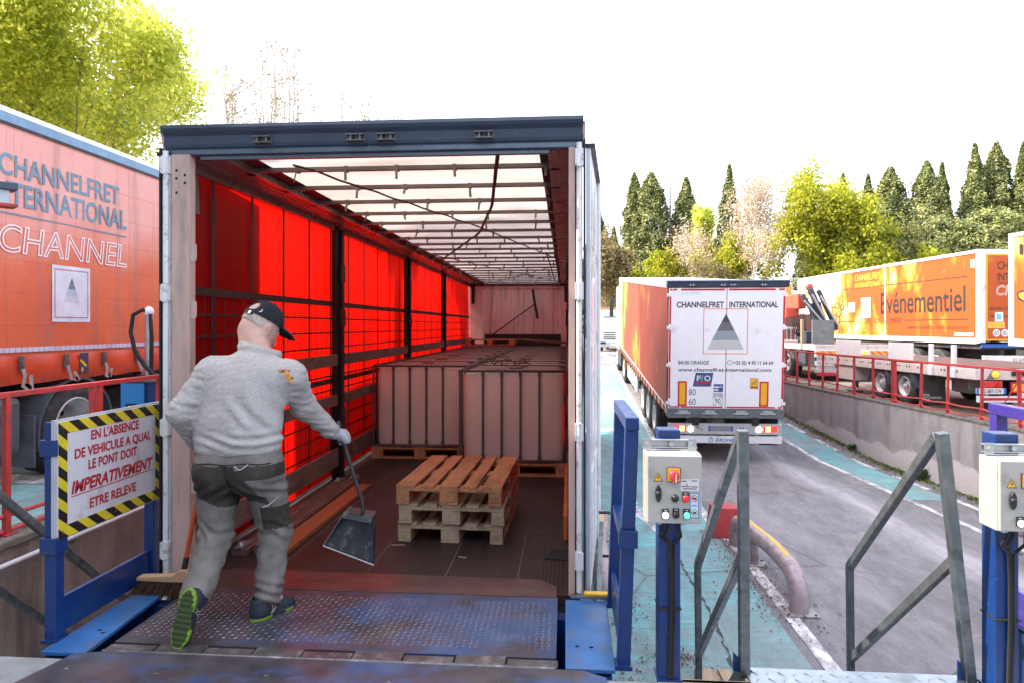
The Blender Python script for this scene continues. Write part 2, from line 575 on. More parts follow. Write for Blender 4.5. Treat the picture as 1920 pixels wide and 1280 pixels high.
m_wallr = wallmat('weathered_retaining_concrete', (0.4, 0.385, 0.39), (0.3, 0.285, 0.29), (0.56, 0.52, 0.53), 0.42, (0.1, 0.09, 0.095))
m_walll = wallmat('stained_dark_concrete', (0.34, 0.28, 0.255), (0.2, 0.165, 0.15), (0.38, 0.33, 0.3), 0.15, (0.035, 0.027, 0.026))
m_cope = MT('weathered_coping', (0.17, 0.165, 0.15), 0.9, var=0.35, scale=9, dirt=(0.09, 0.09, 0.06), dirt_amt=0.5, dirt_scale=6, bump=0.6, bscale=30)
m_dock = MT('dock_concrete', (0.3, 0.31, 0.31), 0.8, var=0.15, scale=6, dirt=(0.14, 0.13, 0.13), dirt_amt=0.4, bump=0.3, bscale=60)

wr = thing('retaining_wall', 'weathered grey concrete retaining wall below the long red railing', 'wall', yard(8.05, 10, LOW), TH)
mb = MB(); mb.box((0, -9, -0.4), (0.28, 21, 1.3))
mb.build('wall_face', m_wallr, wr)
mb = MB()
for i in range(30):
    mb.box((-0.015, -9 + i + 0.004, 1.3), (0.3, -9 + i + 0.996, 1.355))
mb.build('coping', m_cope, wr, bevel=0.012)
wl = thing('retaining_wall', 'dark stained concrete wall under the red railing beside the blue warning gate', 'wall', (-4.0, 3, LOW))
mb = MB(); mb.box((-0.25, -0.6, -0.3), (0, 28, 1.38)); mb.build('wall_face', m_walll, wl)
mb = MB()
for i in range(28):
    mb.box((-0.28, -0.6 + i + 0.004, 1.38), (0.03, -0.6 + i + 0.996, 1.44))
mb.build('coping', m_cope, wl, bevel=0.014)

# moss and weeds at the foot of the right-hand wall
rr = random.Random(11)
mb = MB()
for k in range(5200):
    zc = 8 + 14 * rr.random() ** 0.9
    dens = 0.35 + 0.65 * (math.sin(zc * 1.9) * 0.5 + 0.5)
    if rr.random() > dens: continue
    p = yard(8.03 - abs(rr.gauss(0, 0.13)), zc)
    z = gz(p.y) + 0.006
    a = rr.random() * 6.28
    l = 0.02 + 0.035 * rr.random()
    hgt = 0.01 + 0.05 * rr.random() ** 2
    dx, dy = math.cos(a) * l, math.sin(a) * l
    mb.add([(p.x - dy * .4, p.y + dx * .4, z), (p.x + dy * .4, p.y - dx * .4, z), (p.x + dx, p.y + dy, z + hgt)], [(0, 1, 2)])
tag(mb.build('moss', MT('moss_green', (0.1, 0.13, 0.02), 0.9, var=0.5, scale=9), fix=False), kind='stuff')
def weed(zc, s, label):
    mb = MB()
    p = yard(7.96, zc)
    for k in range(70):
        a = rr.random() * 6.28
        r0 = rr.random() * 0.1 * s
        l = (0.05 + 0.1 * rr.random()) * s
        b = V(p.x + math.cos(a) * r0, p.y + math.sin(a) * r0, gz(p.y) + rr.random() * 0.12 * s)
        d = V(math.cos(a), math.sin(a), 0.5 + rr.random()).normalized() * l
        sd = d.cross(V(0, 0, 1)).normalized() * l * 0.35
        mb.add([b, b + d * .5 + sd, b + d, b + d * .5 - sd], [(0, 1, 2, 3)])
    tag(mb.build('weed', MT('weed_green', (0.07, 0.15, 0.025), 0.6, var=0.4, scale=20), fix=False), label, 'weed')
weed(13.3, 1.2, 'bright green weed at the wall foot seen through the triangular stair rail')
weed(16.0, 0.8, 'small green weed growing at the foot of the pale patched wall')

# ------------------------------------------------------------------ red railings
def railing(name, label, loc, rot, posts, h, rails, y0, y1, bow=0.0, lean=0.0):
    t = thing(name, label, 'railing', loc, rot)
    rr = random.Random(5)
    for p in posts:
        mb = MB()
        l = rr.uniform(-lean, lean)
        mb.bar((0, p, 0), (l, p + rr.uniform(-lean, lean), h), 0.05, 0.012, up=(0, 1, 0))
        mb.bar((0.02, p, 0), (0.02 + l, p, h), 0.012, 0.045, up=(0, 1, 0))
        mb.obox((0, p, 0.006), (0.1, 0.1, 0.012))
        mb.build('post', m_redrail, t)
    mb = MB()
    mb.bar((0, y0, h), (0, y1, h), 0.045, 0.04)
    mb.build('top_rail', m_redrail, t, bevel=0.004)
    for z in rails:
        mb = MB()
        seg = []
        ps = [y0] + list(posts) + [y1]
        ps = sorted(ps)
        for a, b in zip(ps, ps[1:]):
            if b - a < 0.05: continue
            for q in range(4):
                f = q / 4
                seg.append((rr.uniform(-.3, .3) * bow, a + (b - a) * f, z + (-bow * math.sin(f * math.pi) * rr.uniform(0.2, 1))))
        seg.append((0, y1, z))
        mb.tube(seg, 0.016, 6, smooth=False)
        mb.build('lower_rail', m_redrail, t)
    return t


rz = railing('red_railing', 'long red railing on top of the grey retaining wall at right', yard(8.14, 10, 0.0), TH,
             [x - 10 for x in (21.2, 20.3, 19.5, 18.7, 17.9, 17.1, 16.25, 15.4, 14.6, 14.5, 13.6, 12.77, 11.84, 10.94, 10.0, 9.1)], 0.92, (0.07, 0.2), -2.0, 11.6, 0.05, 0.02)
mb = MB(); mb.cyl((0, 1.55, 0.02), (0, 0.9, 0.85), 0.009, 6); mb.build('tie_rod', m_redrail, rz)
railing('red_railing', 'faded red railing on the dark wall in front of the left orange trailer', (-4.1, 3, 0.09), 0,
        [0.1, 1.0, 1.71, 2.63, 2.71, 3.6, 4.5, 5.4, 6.3, 7.2, 8.1], 1.03, (0.14, 0.03), 0, 9, 0.004, 0.002)

# white handrail pipe on the dark wall
t = thing('handrail_pipe', 'thin white pipe handrail fixed along the dark stained wall', 'handrail', (-3.93, 3, -0.06))
mb = MB(); mb.cyl((0, 0, 0.0), (0, 9, 0), 0.019, 10); mb.build('pipe', MT('white_pipe', (0.6, 0.6, 0.64), 0.4), t)
for y in (0.6, 2.2, 3.8, 5.4, 7.0):
    mb = MB(); mb.tube([(-0.07, y, -0.05), (-0.01, y, -0.05), (0, y, -0.005)], 0.007, 6); mb.build('bracket', m_galv, t)

# ------------------------------------------------------------------ warehouse dock (the photographer stands on it)
mb = MB()
mb.box((-4.0, -8, LOW - 0.2), (40, 3.16, -0.004))
dk = mb.build('dock_platform', m_dock)
tag(dk, kind='structure')
mb = MB(); mb.box((0.42, 3.0, -0.003), (0.86, 3.19, 0.002)); mb.box((0.42, 3.162, -0.1), (0.86, 3.185, 0.002))
tag(mb.build('dock_edge_marking', MT('worn_yellow_edge', (0.55, 0.4, 0.2), 0.7, var=0.3, scale=12, dirt=(0.3, 0.28, 0.26), dirt_amt=0.6, dirt_scale=8)), kind='structure')
wh = thing('warehouse', 'unseen warehouse behind the loading dock, its left wing added for shade', 'building', (0, 0, 0))
mb = MB()
mb.box((-34, -20, UP), (-4.7, 2.15, 9.0)); mb.box((-34, 2.15, UP), (-9.4, 4.15, 9.0)); mb.box((-4.7, -20, 0.02), (44, -8.5, 6.0))  # left wing boxes are unseen, added to block sun from the dock
mb.build('wall', MT('warehouse_cladding', (0.42, 0.42, 0.43), 0.6, var=0.05), wh)
mb = MB(); mb.box((-34.2, -20.2, 9.0), (-4.5, 2.3, 9.3)); mb.box((-34.2, 2.301, 9.0), (-9.2, 4.3, 9.3)); mb.box((-4.5, -20.2, 6.0), (44.2, -8.3, 6.3)); mb.build('parapet', m_galv, wh)
# steel bracket reaching in at the left edge of the view
t = thing('steel_beam_end', 'pale steel beam end poking in before the left trailer lettering', 'steel beam', (-3.47, 4.0, 2.36))
mb = MB(); mb.bar((0, 0, 0.06), (-1.4, -1.83, 0.06), 0.1, 0.085); mb.build('beam', MT('pale_grey_steel', (0.5, 0.54, 0.6), 0.5), t, bevel=0.004)
mb = MB(); mb.bar((0.03, 0.03, 0.125), (-1.4, -1.83, 0.125), 0.13, 0.043); mb.build('cap', m_navy, t, bevel=0.004)
mb = MB(); mb.bar((0.03, 0.03, 0.008), (-1.4, -1.83, 0.008), 0.13, 0.016); mb.build('flange', m_redrail, t)

# ------------------------------------------------------------------ dock levellers
def wornblue(name, bright, red_reflection):
    g = N(name)
    x, y, z = g.xyz()
    w = g.math('ADD', g.noise(1.6, 8, 0.7, (1, 1.6, 1)), g.math('MULTIPLY', g.math('SUBTRACT', x, -1.1), bright))
    f = g.ramp(w, 0.47, 0.6)
    steel = g.mix(g.ramp(g.noise(5, 6), 0.3, 0.7), (0.04, 0.04, 0.05), (0.12, 0.115, 0.13))
    if red_reflection:  # reddish patches paint the curtain's red reflection into the steel
        rs = g.ramp(g.noise(1.3, 5, 0.6, (1, 2, 1), loc=(3, 1, 0)), 0.45, 0.6)
        steel = g.mix(g.math('MULTIPLY', rs, red_reflection), steel, (0.15, 0.065, 0.06))
    c = g.mix(f, steel, g.mix(g.ramp(g.noise(7, 6), 0.3, 0.7), (0.04, 0.09, 0.23), (0.1, 0.15, 0.28)))
    sc = g.ramp(g.noise(6, 8, 0.8, (8, 0.6, 1)), 0.62, 0.7)
    c = g.mix(g.math('MULTIPLY', sc, 0.4), c, (0.4, 0.38, 0.38))
    rf = g.n('ShaderNodeMapRange')
    rf.inputs['To Min'].default_value = 0.28
    rf.inputs['To Max'].default_value = 0.52
    g.link(g.noise(7, 5), rf.inputs['Value'])
    return g.done(g.bsdf(c, rf.outputs[0], 0.35, 0.5, g.bump(g.noise(35, 4), 0.12, 0.006)))


m_plate = wornblue('worn_blue_tread_plate', 0.13, 0.5)
m_plates = wornblue('worn_blue_steel', 0.02, 0.35)
m_worn = MT('worn_tread_tips', (.34, .32, .35), .28, .45, var=.3, scale=3, dirt=(.06, .09, .2), dirt_amt=.5, dirt_scale=2)
m_side = MT('bright_worn_blue', (0.04, 0.17, 0.45), 0.4, 0.2, var=0.3, scale=3, dirt=(0.14, 0.15, 0.17), dirt_amt=0.45, dirt_scale=5, dirt_st=(1, .6, 1))
m_lip = MT('polished_brown_steel', (0.13, 0.06, 0.052), 0.33, 0.4, var=0.3, scale=3, dirt=(0.14, 0.1, 0.09), dirt_amt=0.5, dirt_scale=3, dirt_st=(.5, 4, 1))
m_hinge = MT('oily_steel', (0.12, 0.115, 0.12), 0.35, 0.5, var=0.35, scale=5, dirt=(0.3, 0.28, 0.28), dirt_amt=0.35, dirt_scale=14)


def lozenges(mb, x0, x1, y0, y1, z, p=0.034, l=0.026, w=0.0075, h=0.0028, mi=0):
    nx, ny = int((x1 - x0) / p), int((y1 - y0) / p)
    for i in range(nx):
        for j in range(ny):
            cx, cy = x0 + (i + .5) * p, y0 + (j + .5) * p
            a = R(52) if (i + j) % 2 else R(-52)
            dx, dy = math.cos(a) * l / 2, math.sin(a) * l / 2
            ex, ey = -math.sin(a) * w / 2, math.cos(a) * w / 2
            mb.add([(cx - dx, cy - dy, z), (cx + ex, cy + ey, z), (cx + dx, cy + dy, z), (cx - ex, cy - ey, z),
                    (cx - dx * .6, cy - dy * .6, z + h), (cx + dx * .6, cy + dy * .6, z + h)],
                   [(0, 3, 5, 4), (3, 2, 5), (2, 1, 4, 5), (1, 0, 4)], mi, True)


def leveller(loc, label):
    t = thing('dock_leveller', label, 'dock leveller', loc)
    mb = MB()
    mb.box((-2.3, 3.325, -0.02), (-0.045, 4.07, 0.008))
    lozenges(mb, -2.28, -0.06, 3.40, 4.0, 0.008, .033, .027, .0085, .004, 1)
    mb.build('tread_plate', [m_plate, m_worn], t, fix=False)
    mb = MB()
    P = [(-2.25, 0), (-0.05, 0), (-0.05, .15), (-0.16, .25), (-2.15, .3), (-2.25, .27)]
    mb.prism(P, (0, 4.072, 0.002), (1, 0, 0), (0, 1, 0.03), 0.012)
    mb.build('lip', m_lip, t, bevel=0.003)
    mb = MB()
    for i in range(9):
        x = -2.3 + i * 0.252
        mb.box((x + 0.004, 3.235, -0.01), (x + 0.248, 3.322 if i % 2 else 3.3, 0.011))
    mb.cyl((-2.3, 3.235, 0.0), (-0.045, 3.235, 0.0), 0.014, 8)
    mb.build('hinge', m_hinge, t, bevel=0.002)
    mb = MB()
    P = [(-2.58, 2.55), (0.19, 2.55), (0.19, 3.16), (0.08, 3.22), (-2.3, 3.22), (-2.42, 3.19)]
    mb.prism(P, (0, 0, -0.001), (1, 0, 0), (0, 1, 0), 0.011)
    mb.build('back_plate', m_plates, t, bevel=0.003)
    for x, y in ((-2.35, 3.05), (-1.9, 3.04), (-1.38, 3.06), (-0.8, 3.05), (-0.3, 3.06)):
        mb = MB(); mb.lathe([(0.0, 0.0135), (0.012, 0.0135), (0.014, 0.011), (0.014, 0.005)], (x, y, 0), n=12); mb.build('bolt_head', m_hinge, t)
    for pts, holes in (([(-2.6, 3.2), (-2.37, 3.2), (-2.44, 4.16), (-2.6, 4.16)], ((-2.43, 3.42), (-2.47, 3.45))),
                       ([(0.0, 3.235), (0.235, 3.235), (0.24, 4.02), (0.225, 4.05), (0.0, 4.05)], ((0.06, 3.46), (0.13, 3.455)))):
        mb = MB()
        mb.prism(pts, (0, 0, -0.012), (1, 0, 0), (0, 1, 0), 0.02)
        for hx, hy in holes:
            mb.disc((hx, hy, 0.0085), (0, 0, 1), 0.012, 12, 1)
        mb.build('side_plate', [m_side, m_hole], t, bevel=0.0025)
    mb = MB()
    mb.box((-2.6, 3.17, LOW), (-2.5, 4.0, -0.03)); mb.box((0.12, 3.17, LOW), (0.22, 4.0, -0.03)); mb.box((-2.5, 3.9, -0.75), (0.12, 4.0, -0.05))
    mb.build('support_frame', m_blue, t)
    for x in (-2.3, -0.2):
        mb = MB(); mb.box((x - .12, 4.0, -0.55), (x + .12, 4.1, -0.06)); mb.build('rubber_buffer', m_black, t, bevel=0.01)
    return t


lv = leveller((0, 0, 0), 'worn blue tread plate dock leveller under the walking man')
lv2 = copy_tree(lv)
lv2.location = (5.05, 0, 0)
lv2['label'] = 'second blue dock leveller at the right corner below the cropped control box'


# ------------------------------------------------------------------ blue guard frames beside the levellers
def guard(name, label, loc, lean, mats=(None, None), near=0.0, far=0.86, top=True, mid=False, kick=True):
    t = thing(name, label, 'guard frame', loc)
    mp = mats[0] or m_blue
    mt = mats[1] or m_blue
    H = 1.13
    for y in (near, far):
        mb = MB(); mb.bar((0, y, 0), (lean, y, H), 0.062, 0.062, up=(0, 1, 0)); mb.build('post', mp, t, bevel=0.004)
    if kick:
        mb = MB(); mb.box((-0.012, near + .031, 0.03), (0.012, far - .031, 0.21)); mb.build('kick_plate', mp, t, bevel=0.003)
    if top:
        mb = MB(); mb.bar((lean, near - .04, H + .032), (lean, far + .04, H + .032), 0.064, 0.06); mb.build('top_rail', mt, t, bevel=0.004)
    if mid:
        mb = MB(); mb.bar((lean * .5, near + .031, 0.57), (lean * .5, far - .031, 0.57), 0.045, 0.05); mb.build('middle_rail', mp, t, bevel=0.003)
    for z in (0.5, 1.0) if not mid else (0.62,):
        mb = MB()
        o = V(lean * z / H, near, z)
        for a, b in (((-.043, -.044, -.042), (-.0325, .04, .042)), ((.0325, -.044, -.042), (.043, .04, .042)), ((-.043, -.05, -.042), (.043, -.044, .042))):
            mb.box(o + V(*a), o + V(*b))
        mb.build('socket', mp, t, bevel=0.003)
    for y in (near, far):
        mb = MB(); mb.box((-.04, y - .045, 0), (.04, y + .045, .02)); mb.build('base_plate', mp, t)
    return t


guard('guard_frame', 'blue guard frame carrying the striped warning sign', (-2.63, 3.33, 0), 0.0, near=0.0, far=0.83, top=False)
guard('guard_frame', 'leaning blue guard frame between white trailer door and control box', (0.275, 3.29, 0), 0.04, near=0.0, far=0.72, mid=True)
guard('guard_frame', 'violet blue guard frame behind the cropped control box at right', (2.42, 3.15, 0), -0.01, mats=(m_violet, m_violet), near=0.0, far=0.86)
t = thing('yellow_post', 'slim yellow post beside the violet guard frame', 'post', (2.335, 3.9, LOW))
mb = MB(); mb.bar((0, 0, 0), (0, 0, 1.42), 0.06, 0.06); mb.build('post', m_yellow, t, bevel=0.004)
mb = MB(); mb.box((-.07, -.07, 0), (.07, .07, .012)); mb.build('base_plate', m_yellow, t)

# striped French warning sign
g = N('hazard_stripes')
x, y, z = g.xyz()
fr = g.math('FRACT', g.math('MULTIPLY', g.math('SUBTRACT', z, g.math('MULTIPLY', y, -0.75)), 9.2))
st = g.math('LESS_THAN', fr, 0.5)
yc = g.mix(g.ramp(g.noise(8, 5), 0.3, 0.7), (0.62, 0.5, 0.02), (0.75, 0.6, 0.03))
c = g.mix(st, yc, (0.015, 0.013, 0.014))
sc = g.ramp(g.noise(20, 7, 0.75), 0.66, 0.72)
c = g.mix(g.math('MULTIPLY', sc, 0.5), c, (0.3, 0.28, 0.26))
m_haz = g.done(g.bsdf(c, 0.45))
m_sign = MT('sign_white_enamel', (0.66, 0.64, 0.68), 0.38, var=0.05, dirt=(0.4, 0.36, 0.36), dirt_amt=0.15, dirt_scale=5)
t = thing('warning_sign', 'white French warning sign with black and yellow striped border', 'sign', (-2.585, 3.3, 0.53))
SW, SH = 0.89, 0.6
mb = MB(); mb.box((-0.012, 0, 0), (0.0, SW, SH)); mb.build('panel', m_sign, t, bevel=0.002)
mb = MB(); mb.box((-0.03, -.012, -.012), (-0.0125, SW + .012, SH + .012)); mb.build('backing_frame', MT('pale_frame', (0.45, 0.46, 0.5), 0.5), t)
b = 0.062
mb = MB()
for a, c2 in (((0, 0), (SW, b)), ((0, SH - b), (SW, SH)), ((0, b), (b, SH - b)), ((SW - b, b), (SW, SH - b))):
    mb.box((0.0, a[0], a[1]), (0.0022, c2[0], c2[1]))
mb.build('striped_border', m_haz, t)
mb = MB()
U, Z = (0, 1, 0), (0, 0, 1)
for s, cz, hh, ww, cx in (("EN L'ABSENCE", 0.475, 0.052, 0.42, 0.45), ('DE VEHICULE A QUAI,', 0.393, 0.052, 0.66, 0.445), ('LE PONT DOIT', 0.318, 0.052, 0.42, 0.43), ('ETRE RELEVE', 0.105, 0.052, 0.40, 0.43)):
    mb.text(s, (0.0022, cx, cz), U, Z, hh, ww, 'C', bold=0.03)
mb.text('IMPERATIVEMENT', (0.0022, 0.445, 0.212), U, Z, 0.066, 0.71, 'C', bold=0.035, shear=0.22)
mb.box((0.001, 0.09, 0.196), (0.0026, 0.8, 0.2005))
mb.build('lettering', m_redink, t, fix=False)
mb = MB()
for y in (0.03, SW / 2, SW - .03):
    for z in (0.03, SH - .03):
        mb.disc((0.0028, y, z), (1, 0, 0), 0.007, 10)
mb.build('screw_head', m_galv, t)


# ------------------------------------------------------------------ control boxes
m_boxgrey = MT('control_box_grey', (0.42, 0.41, 0.38), 0.4, var=0.04, scale=4, dirt=(0.28, 0.26, 0.23), dirt_amt=0.15, dirt_scale=6)
m_lampw = emit('lamp_white', (1, 0.98, 1), 2.2)
m_lampg = emit('lamp_green', (0.05, 0.75, 0.3), 0.8)
m_lampr = emit('lamp_red', (0.8, 0.02, 0.02), 0.12)
m_cream = MT('sticker_white', (0.7, 0.68, 0.68), 0.5, var=0.04)
m_bluest = MT('sticker_blue', (0.05, 0.3, 0.6), 0.5, var=0.04)
m_yelst = MT('sticker_yellow', (0.8, 0.45, 0.02), 0.5, var=0.04)
m_redknob = MT('red_knob', (0.6, 0.06, 0.06), 0.4, var=0.05)


def control(loc, label):
    t = thing('control_pedestal', label, 'control box', loc)
    t.scale = (.93, 1, 1)
    k = 0.252 / 650
    X = lambda px: -0.126 + (px - 215) * k
    Zc = lambda py: 1.055 - (py - 385) * k
    mb = MB(); mb.bar((0, 0.15, 0), (0, 0.15, 1.15), 0.108, 0.1, up=(0, 1, 0)); mb.build('post', m_blue, t, bevel=0.006)
    mb = MB(); mb.box((-.062, .085, 0), (.062, .215, .012)); mb.build('base_plate', m_blue, t)
    mb = MB(); mb.box((-.13, -.03, .758), (.128, .098, 1.062)); bx = mb.build('enclosure', m_boxgrey, t, bevel=0.006)
    mb = MB(); mb.box((-.126, -.046, .762), (.126, -.031, 1.058)); mb.build('box_door', m_boxgrey, t, bevel=0.004)
    mb = MB()
    mb.box((-.135, .07, 1.075), (.125, .075, 1.112)); mb.box((-.135, .05, 1.108), (.125, .07, 1.112)); mb.box((-.135, .05, 1.075), (.125, .07, 1.079))
    for x in (-.115, .1):
        mb.box((x - .02, .045, 1.068), (x + .02, .05, 1.118)); mb.cyl((x, .047, 1.093), (x, .036, 1.093), .009, 6)
    mb.cyl((0, .07, 1.094), (0, .05, 1.094), .012, 6)
    mb.build('strut_bracket', m_galvlight, t)
    F = -0.0462
    U, Z = (1, 0, 0), (0, 0, 1)
    mb = MB()
    mb.prism([(X(285), Zc(668)), (X(400), Zc(668)), (X(342), Zc(566))], (0, F, 0), U, Z, .0008, 1)
    mb.prism([(X(297), Zc(660)), (X(388), Zc(660)), (X(342), Zc(580))], (0, F - .0008, 0), U, Z, .0006, 0)
    mb.add([(X(a), F - .0018, Zc(b2)) for a, b2 in ((348, 592), (328, 628), (342, 626), (334, 655), (358, 616), (344, 618))], [(0, 1, 2, 3, 4, 5)], 1)
    mb.build('hazard_triangle', [m_yelst, m_ink], t, fix=False)
    sw = MB()
    sw.box((X(447), F - .006, Zc(670)), (X(612), F, Zc(508)), 2); sw.box((X(455), F - .0075, Zc(662)), (X(604), F - .005, Zc(516)), 0)
    so = sw.build('main_switch', [m_yelst, m_redknob, m_blackpl], t, bevel=0.001)
    mb = MB(); mb.lathe([(.0001, .026), (.019, .026), (.0235, .022), (.024, 0)], (X(528), F - .007, Zc(590)), (0, -1, 0), 24)
    mb.box((X(513), F - .042, Zc(660)), (X(553), F - .03, Zc(545)), 0); mb.box((X(535), F - .0425, Zc(655)), (X(548), F - .042, Zc(560)), 1)
    mb.build('knob', [m_redknob, m_cream], so)
    mb = MB()
    mb.box((X(612), F - .001, Zc(768)), (X(828), F, Zc(638)), 0)
    for i, (a, b2, yy) in enumerate(((625, 685, 660), (740, 810, 655), (625, 720, 720), (730, 815, 722), (640, 800, 745))):
        mb.box((X(a), F - .0013, Zc(yy + 5)), (X(b2), F - .001, Zc(yy - 5)), 1)
    mb.prism([(X(670), Zc(698)), (X(692), Zc(712)), (X(692), Zc(684))], (0, F - .001, 0), U, Z, .0004, 2)
    mb.build('instruction_label', [m_cream, m_ink, m_redink], t, fix=False)
    mb = MB()
    mb.lathe([(.0001, .022), (.008, .022), (.013, .016), (.0145, 0)], (X(345), F, Zc(800)), (0, -1, 0), 20)
    pr = [(X(345) + .0145 * math.cos(a * .3142) * (1 if abs(math.sin(a * .3142)) < .8 else .8), Zc(800) + .038 * math.sin(a * .3142)) for a in range(20)]
    mb.prism(pr, (0, F, 0), U, Z, .016)
    mb.build('door_handle', m_blackpl, t, bevel=0.004)
    def btn(px, py, m, square):
        mb = MB()
        if square:
            mb.box((X(px - 40), F - .005, Zc(py + 30)), (X(px + 40), F, Zc(py - 68)))
        mb.lathe([(.0165, 0), (.0165, .009), (.0145, .011)], (X(px), F, Zc(py)), (0, -1, 0), 24)
        bo = mb.build('button', m_blackpl, t, bevel=0.0008)
        mb = MB(); mb.lathe([(.0001, .0165), (.009, .0155), (.0138, .012), (.0142, .004)], (X(px), F, Zc(py)), (0, -1, 0), 24)
        mb.build('button_cap', m, bo)
        if square:
            mb = MB(); mb.box((X(px - 18), F - .0056, Zc(py - 48)), (X(px + 18), F - .005, Zc(py - 56))); mb.build('button_label', m_cream, bo)
    btn(545, 852, m_blackpl, False); btn(672, 850, m_lampr, True); btn(430, 1043, m_lampw, True); btn(555, 1035, m_blackpl, True); btn(682, 1040, m_lampg, True)
    mb = MB()
    mb.box((X(722), F - .001, Zc(1073)), (X(830), F, Zc(790)), 1); mb.box((X(733), F - .0014, Zc(1062)), (X(819), F - .001, Zc(801)), 0)
    for py, mm in ((852, 3), (1012, 4)):
        for r0, mi in ((.0145, mm), (.0115, 0)):
            mb.disc((X(776), F - .0016 - (.0145 - r0) * .1, Zc(py)), (0, -1, 0), r0, 20, mi)
        mb.box((X(760), F - .0024, Zc(py + 12)), (X(795), F - .002, Zc(py - 10)), 2)
        mb.box((X(752), F - .0024, Zc(py + 6)), (X(760), F - .002, Zc(py - 4)), 2)
    mb.obox((X(776), F - .003, Zc(852)), (.026, .0006, .003), (0, R(45), 0), 3)
    mb.box((X(745), F - .0018, Zc(938)), (X(805), F - .0014, Zc(925)), 1)
    mb.build('pictogram_sticker', [m_cream, m_bluest, m_ink, m_redink, MT('green_print', (.1, .35, .1), .5)], t, fix=False)
    mb = MB()
    for dx, s in ((-.045, 1), (-.02, .8), (.035, -1)):
        mb.tube([(dx, .03, .765), (dx, .03, .72), (dx - .012 * s, .05, .68), (dx * .3 + .01, .085, .63), (.012 + dx * .2, .088, .5), (.014 + dx * .25, .088, .3), (.004 + dx * .2, .09, .02)], .0075, 8)
    mb.build('cable', m_black, t)
    mb = MB(); mb.box((-.057, .088, .33), (.057, .205, .337)); mb.build('cable_tie', m_black, t)
    for x in (-.06, .05):
        mb = MB(); mb.lathe([(.016, 0), (.016, -.02), (.012, -.024)], (x, .03, .762), n=10); mb.build('cable_gland', m_galvlight, t)
    return t


cp = control((0.475, 3.07, 0), 'grey control box with lit white and green buttons on blue post by stairs')
cp2 = copy_tree(cp)
cp2.location = (1.935, 3.06, 0)
cp2['label'] = 'grey control box cropped by the right edge beside the violet frame'

# ------------------------------------------------------------------ stairs from the dock down to the lane
m_tread = MT('galvanised_tread_plate', (0.4, 0.43, 0.45), 0.35, 0.75, var=0.15, scale=15)


def stairs(loc, label, rails, run=1.9, x0=0.0, x1=0.98):
    t = thing('dock_stairs', label, 'stairs', loc)
    for k in range(6):
        mb = MB()
        z = 0.006 - k * 0.225
        y = -0.25 if k == 0 else 0.08 + (k - 1) * 0.25
        y1 = 0.075 if k == 0 else y + 0.27
        mb.box((x0, y, z - .012), (x1, y1, z)); mb.box((x0, y1 - .006, z - .05), (x1, y1, z - .012))
        if k < 2: lozenges(mb, x0 + .01, x1 - .01, y, y1 - .01, z, 0.06, 0.046, 0.013, 0.004)
        mb.build('tread', m_tread, t, fix=False)
    for x in (x0 - .012, x1):
        mb = MB(); mb.bar((x + .006, 0.02, -0.05), (x + .006, 1.42, -1.32), 0.012, 0.2, up=(0, 0, 1)); mb.build('stringer', m_galv, t)
    for x, lean, ye, xe in rails:
        r = MB()
        H = 1.15
        zt = lambda y: H - (y + .03) * 0.94
        r.bar((x, 0.03, 0), (x + lean, -0.06, H), 0.046, 0.046, up=(0, 1, 0))
        r.bar((x + lean, -0.03, H - .02), (xe, ye, zt(ye)), 0.038, 0.045)
        r.bar((xe, ye, zt(ye) + .012), (xe + .01, ye, zt(ye) - .95), 0.038, 0.038, up=(0, 1, 0))
        r.bar((x + lean * .5, -0.02, 0.58), (xe, ye, 0.58 - (ye + .02) * 0.94), 0.034, 0.042)
        r.build('handrail', m_galv, t, bevel=0.004)
        g2 = MB(); g2.prism([(0, 0), (0.09, 0), (0, 0.09)], (x - .05, 0.04, 0.006), (1, 0, 0), (0, 0, 1), 0.01); g2.build('gusset', m_blue, t)
    return t


stairs((0.84, 3.24, 0), 'galvanised stairs with two triangular handrails beside the control box', [(-0.005, -0.03, 1.03, -.03), (1.0, -0.17, 1.0, .86)])
stairs((-3.75, 3.2, 0), 'galvanised stairs with sloping handrail behind the striped warning sign', [(0.5, 0.0, 1.75, .5)], x0=-0.1, x1=0.55)

# ------------------------------------------------------------------ bent pipe wheel guides and red stop
m_pipe = MT('pinkish_grey_painted_pipe', (0.4, 0.31, 0.32), 0.42, 0.2, var=0.15, scale=6, dirt=(0.2, 0.17, 0.17), dirt_amt=0.4, dirt_scale=7, bump=.1)
m_ystripe = MT('worn_yellow_tape', (0.72, 0.42, 0.05), 0.5, var=0.1, dirt=(0.4, 0.33, 0.3), dirt_amt=0.4, dirt_scale=14)


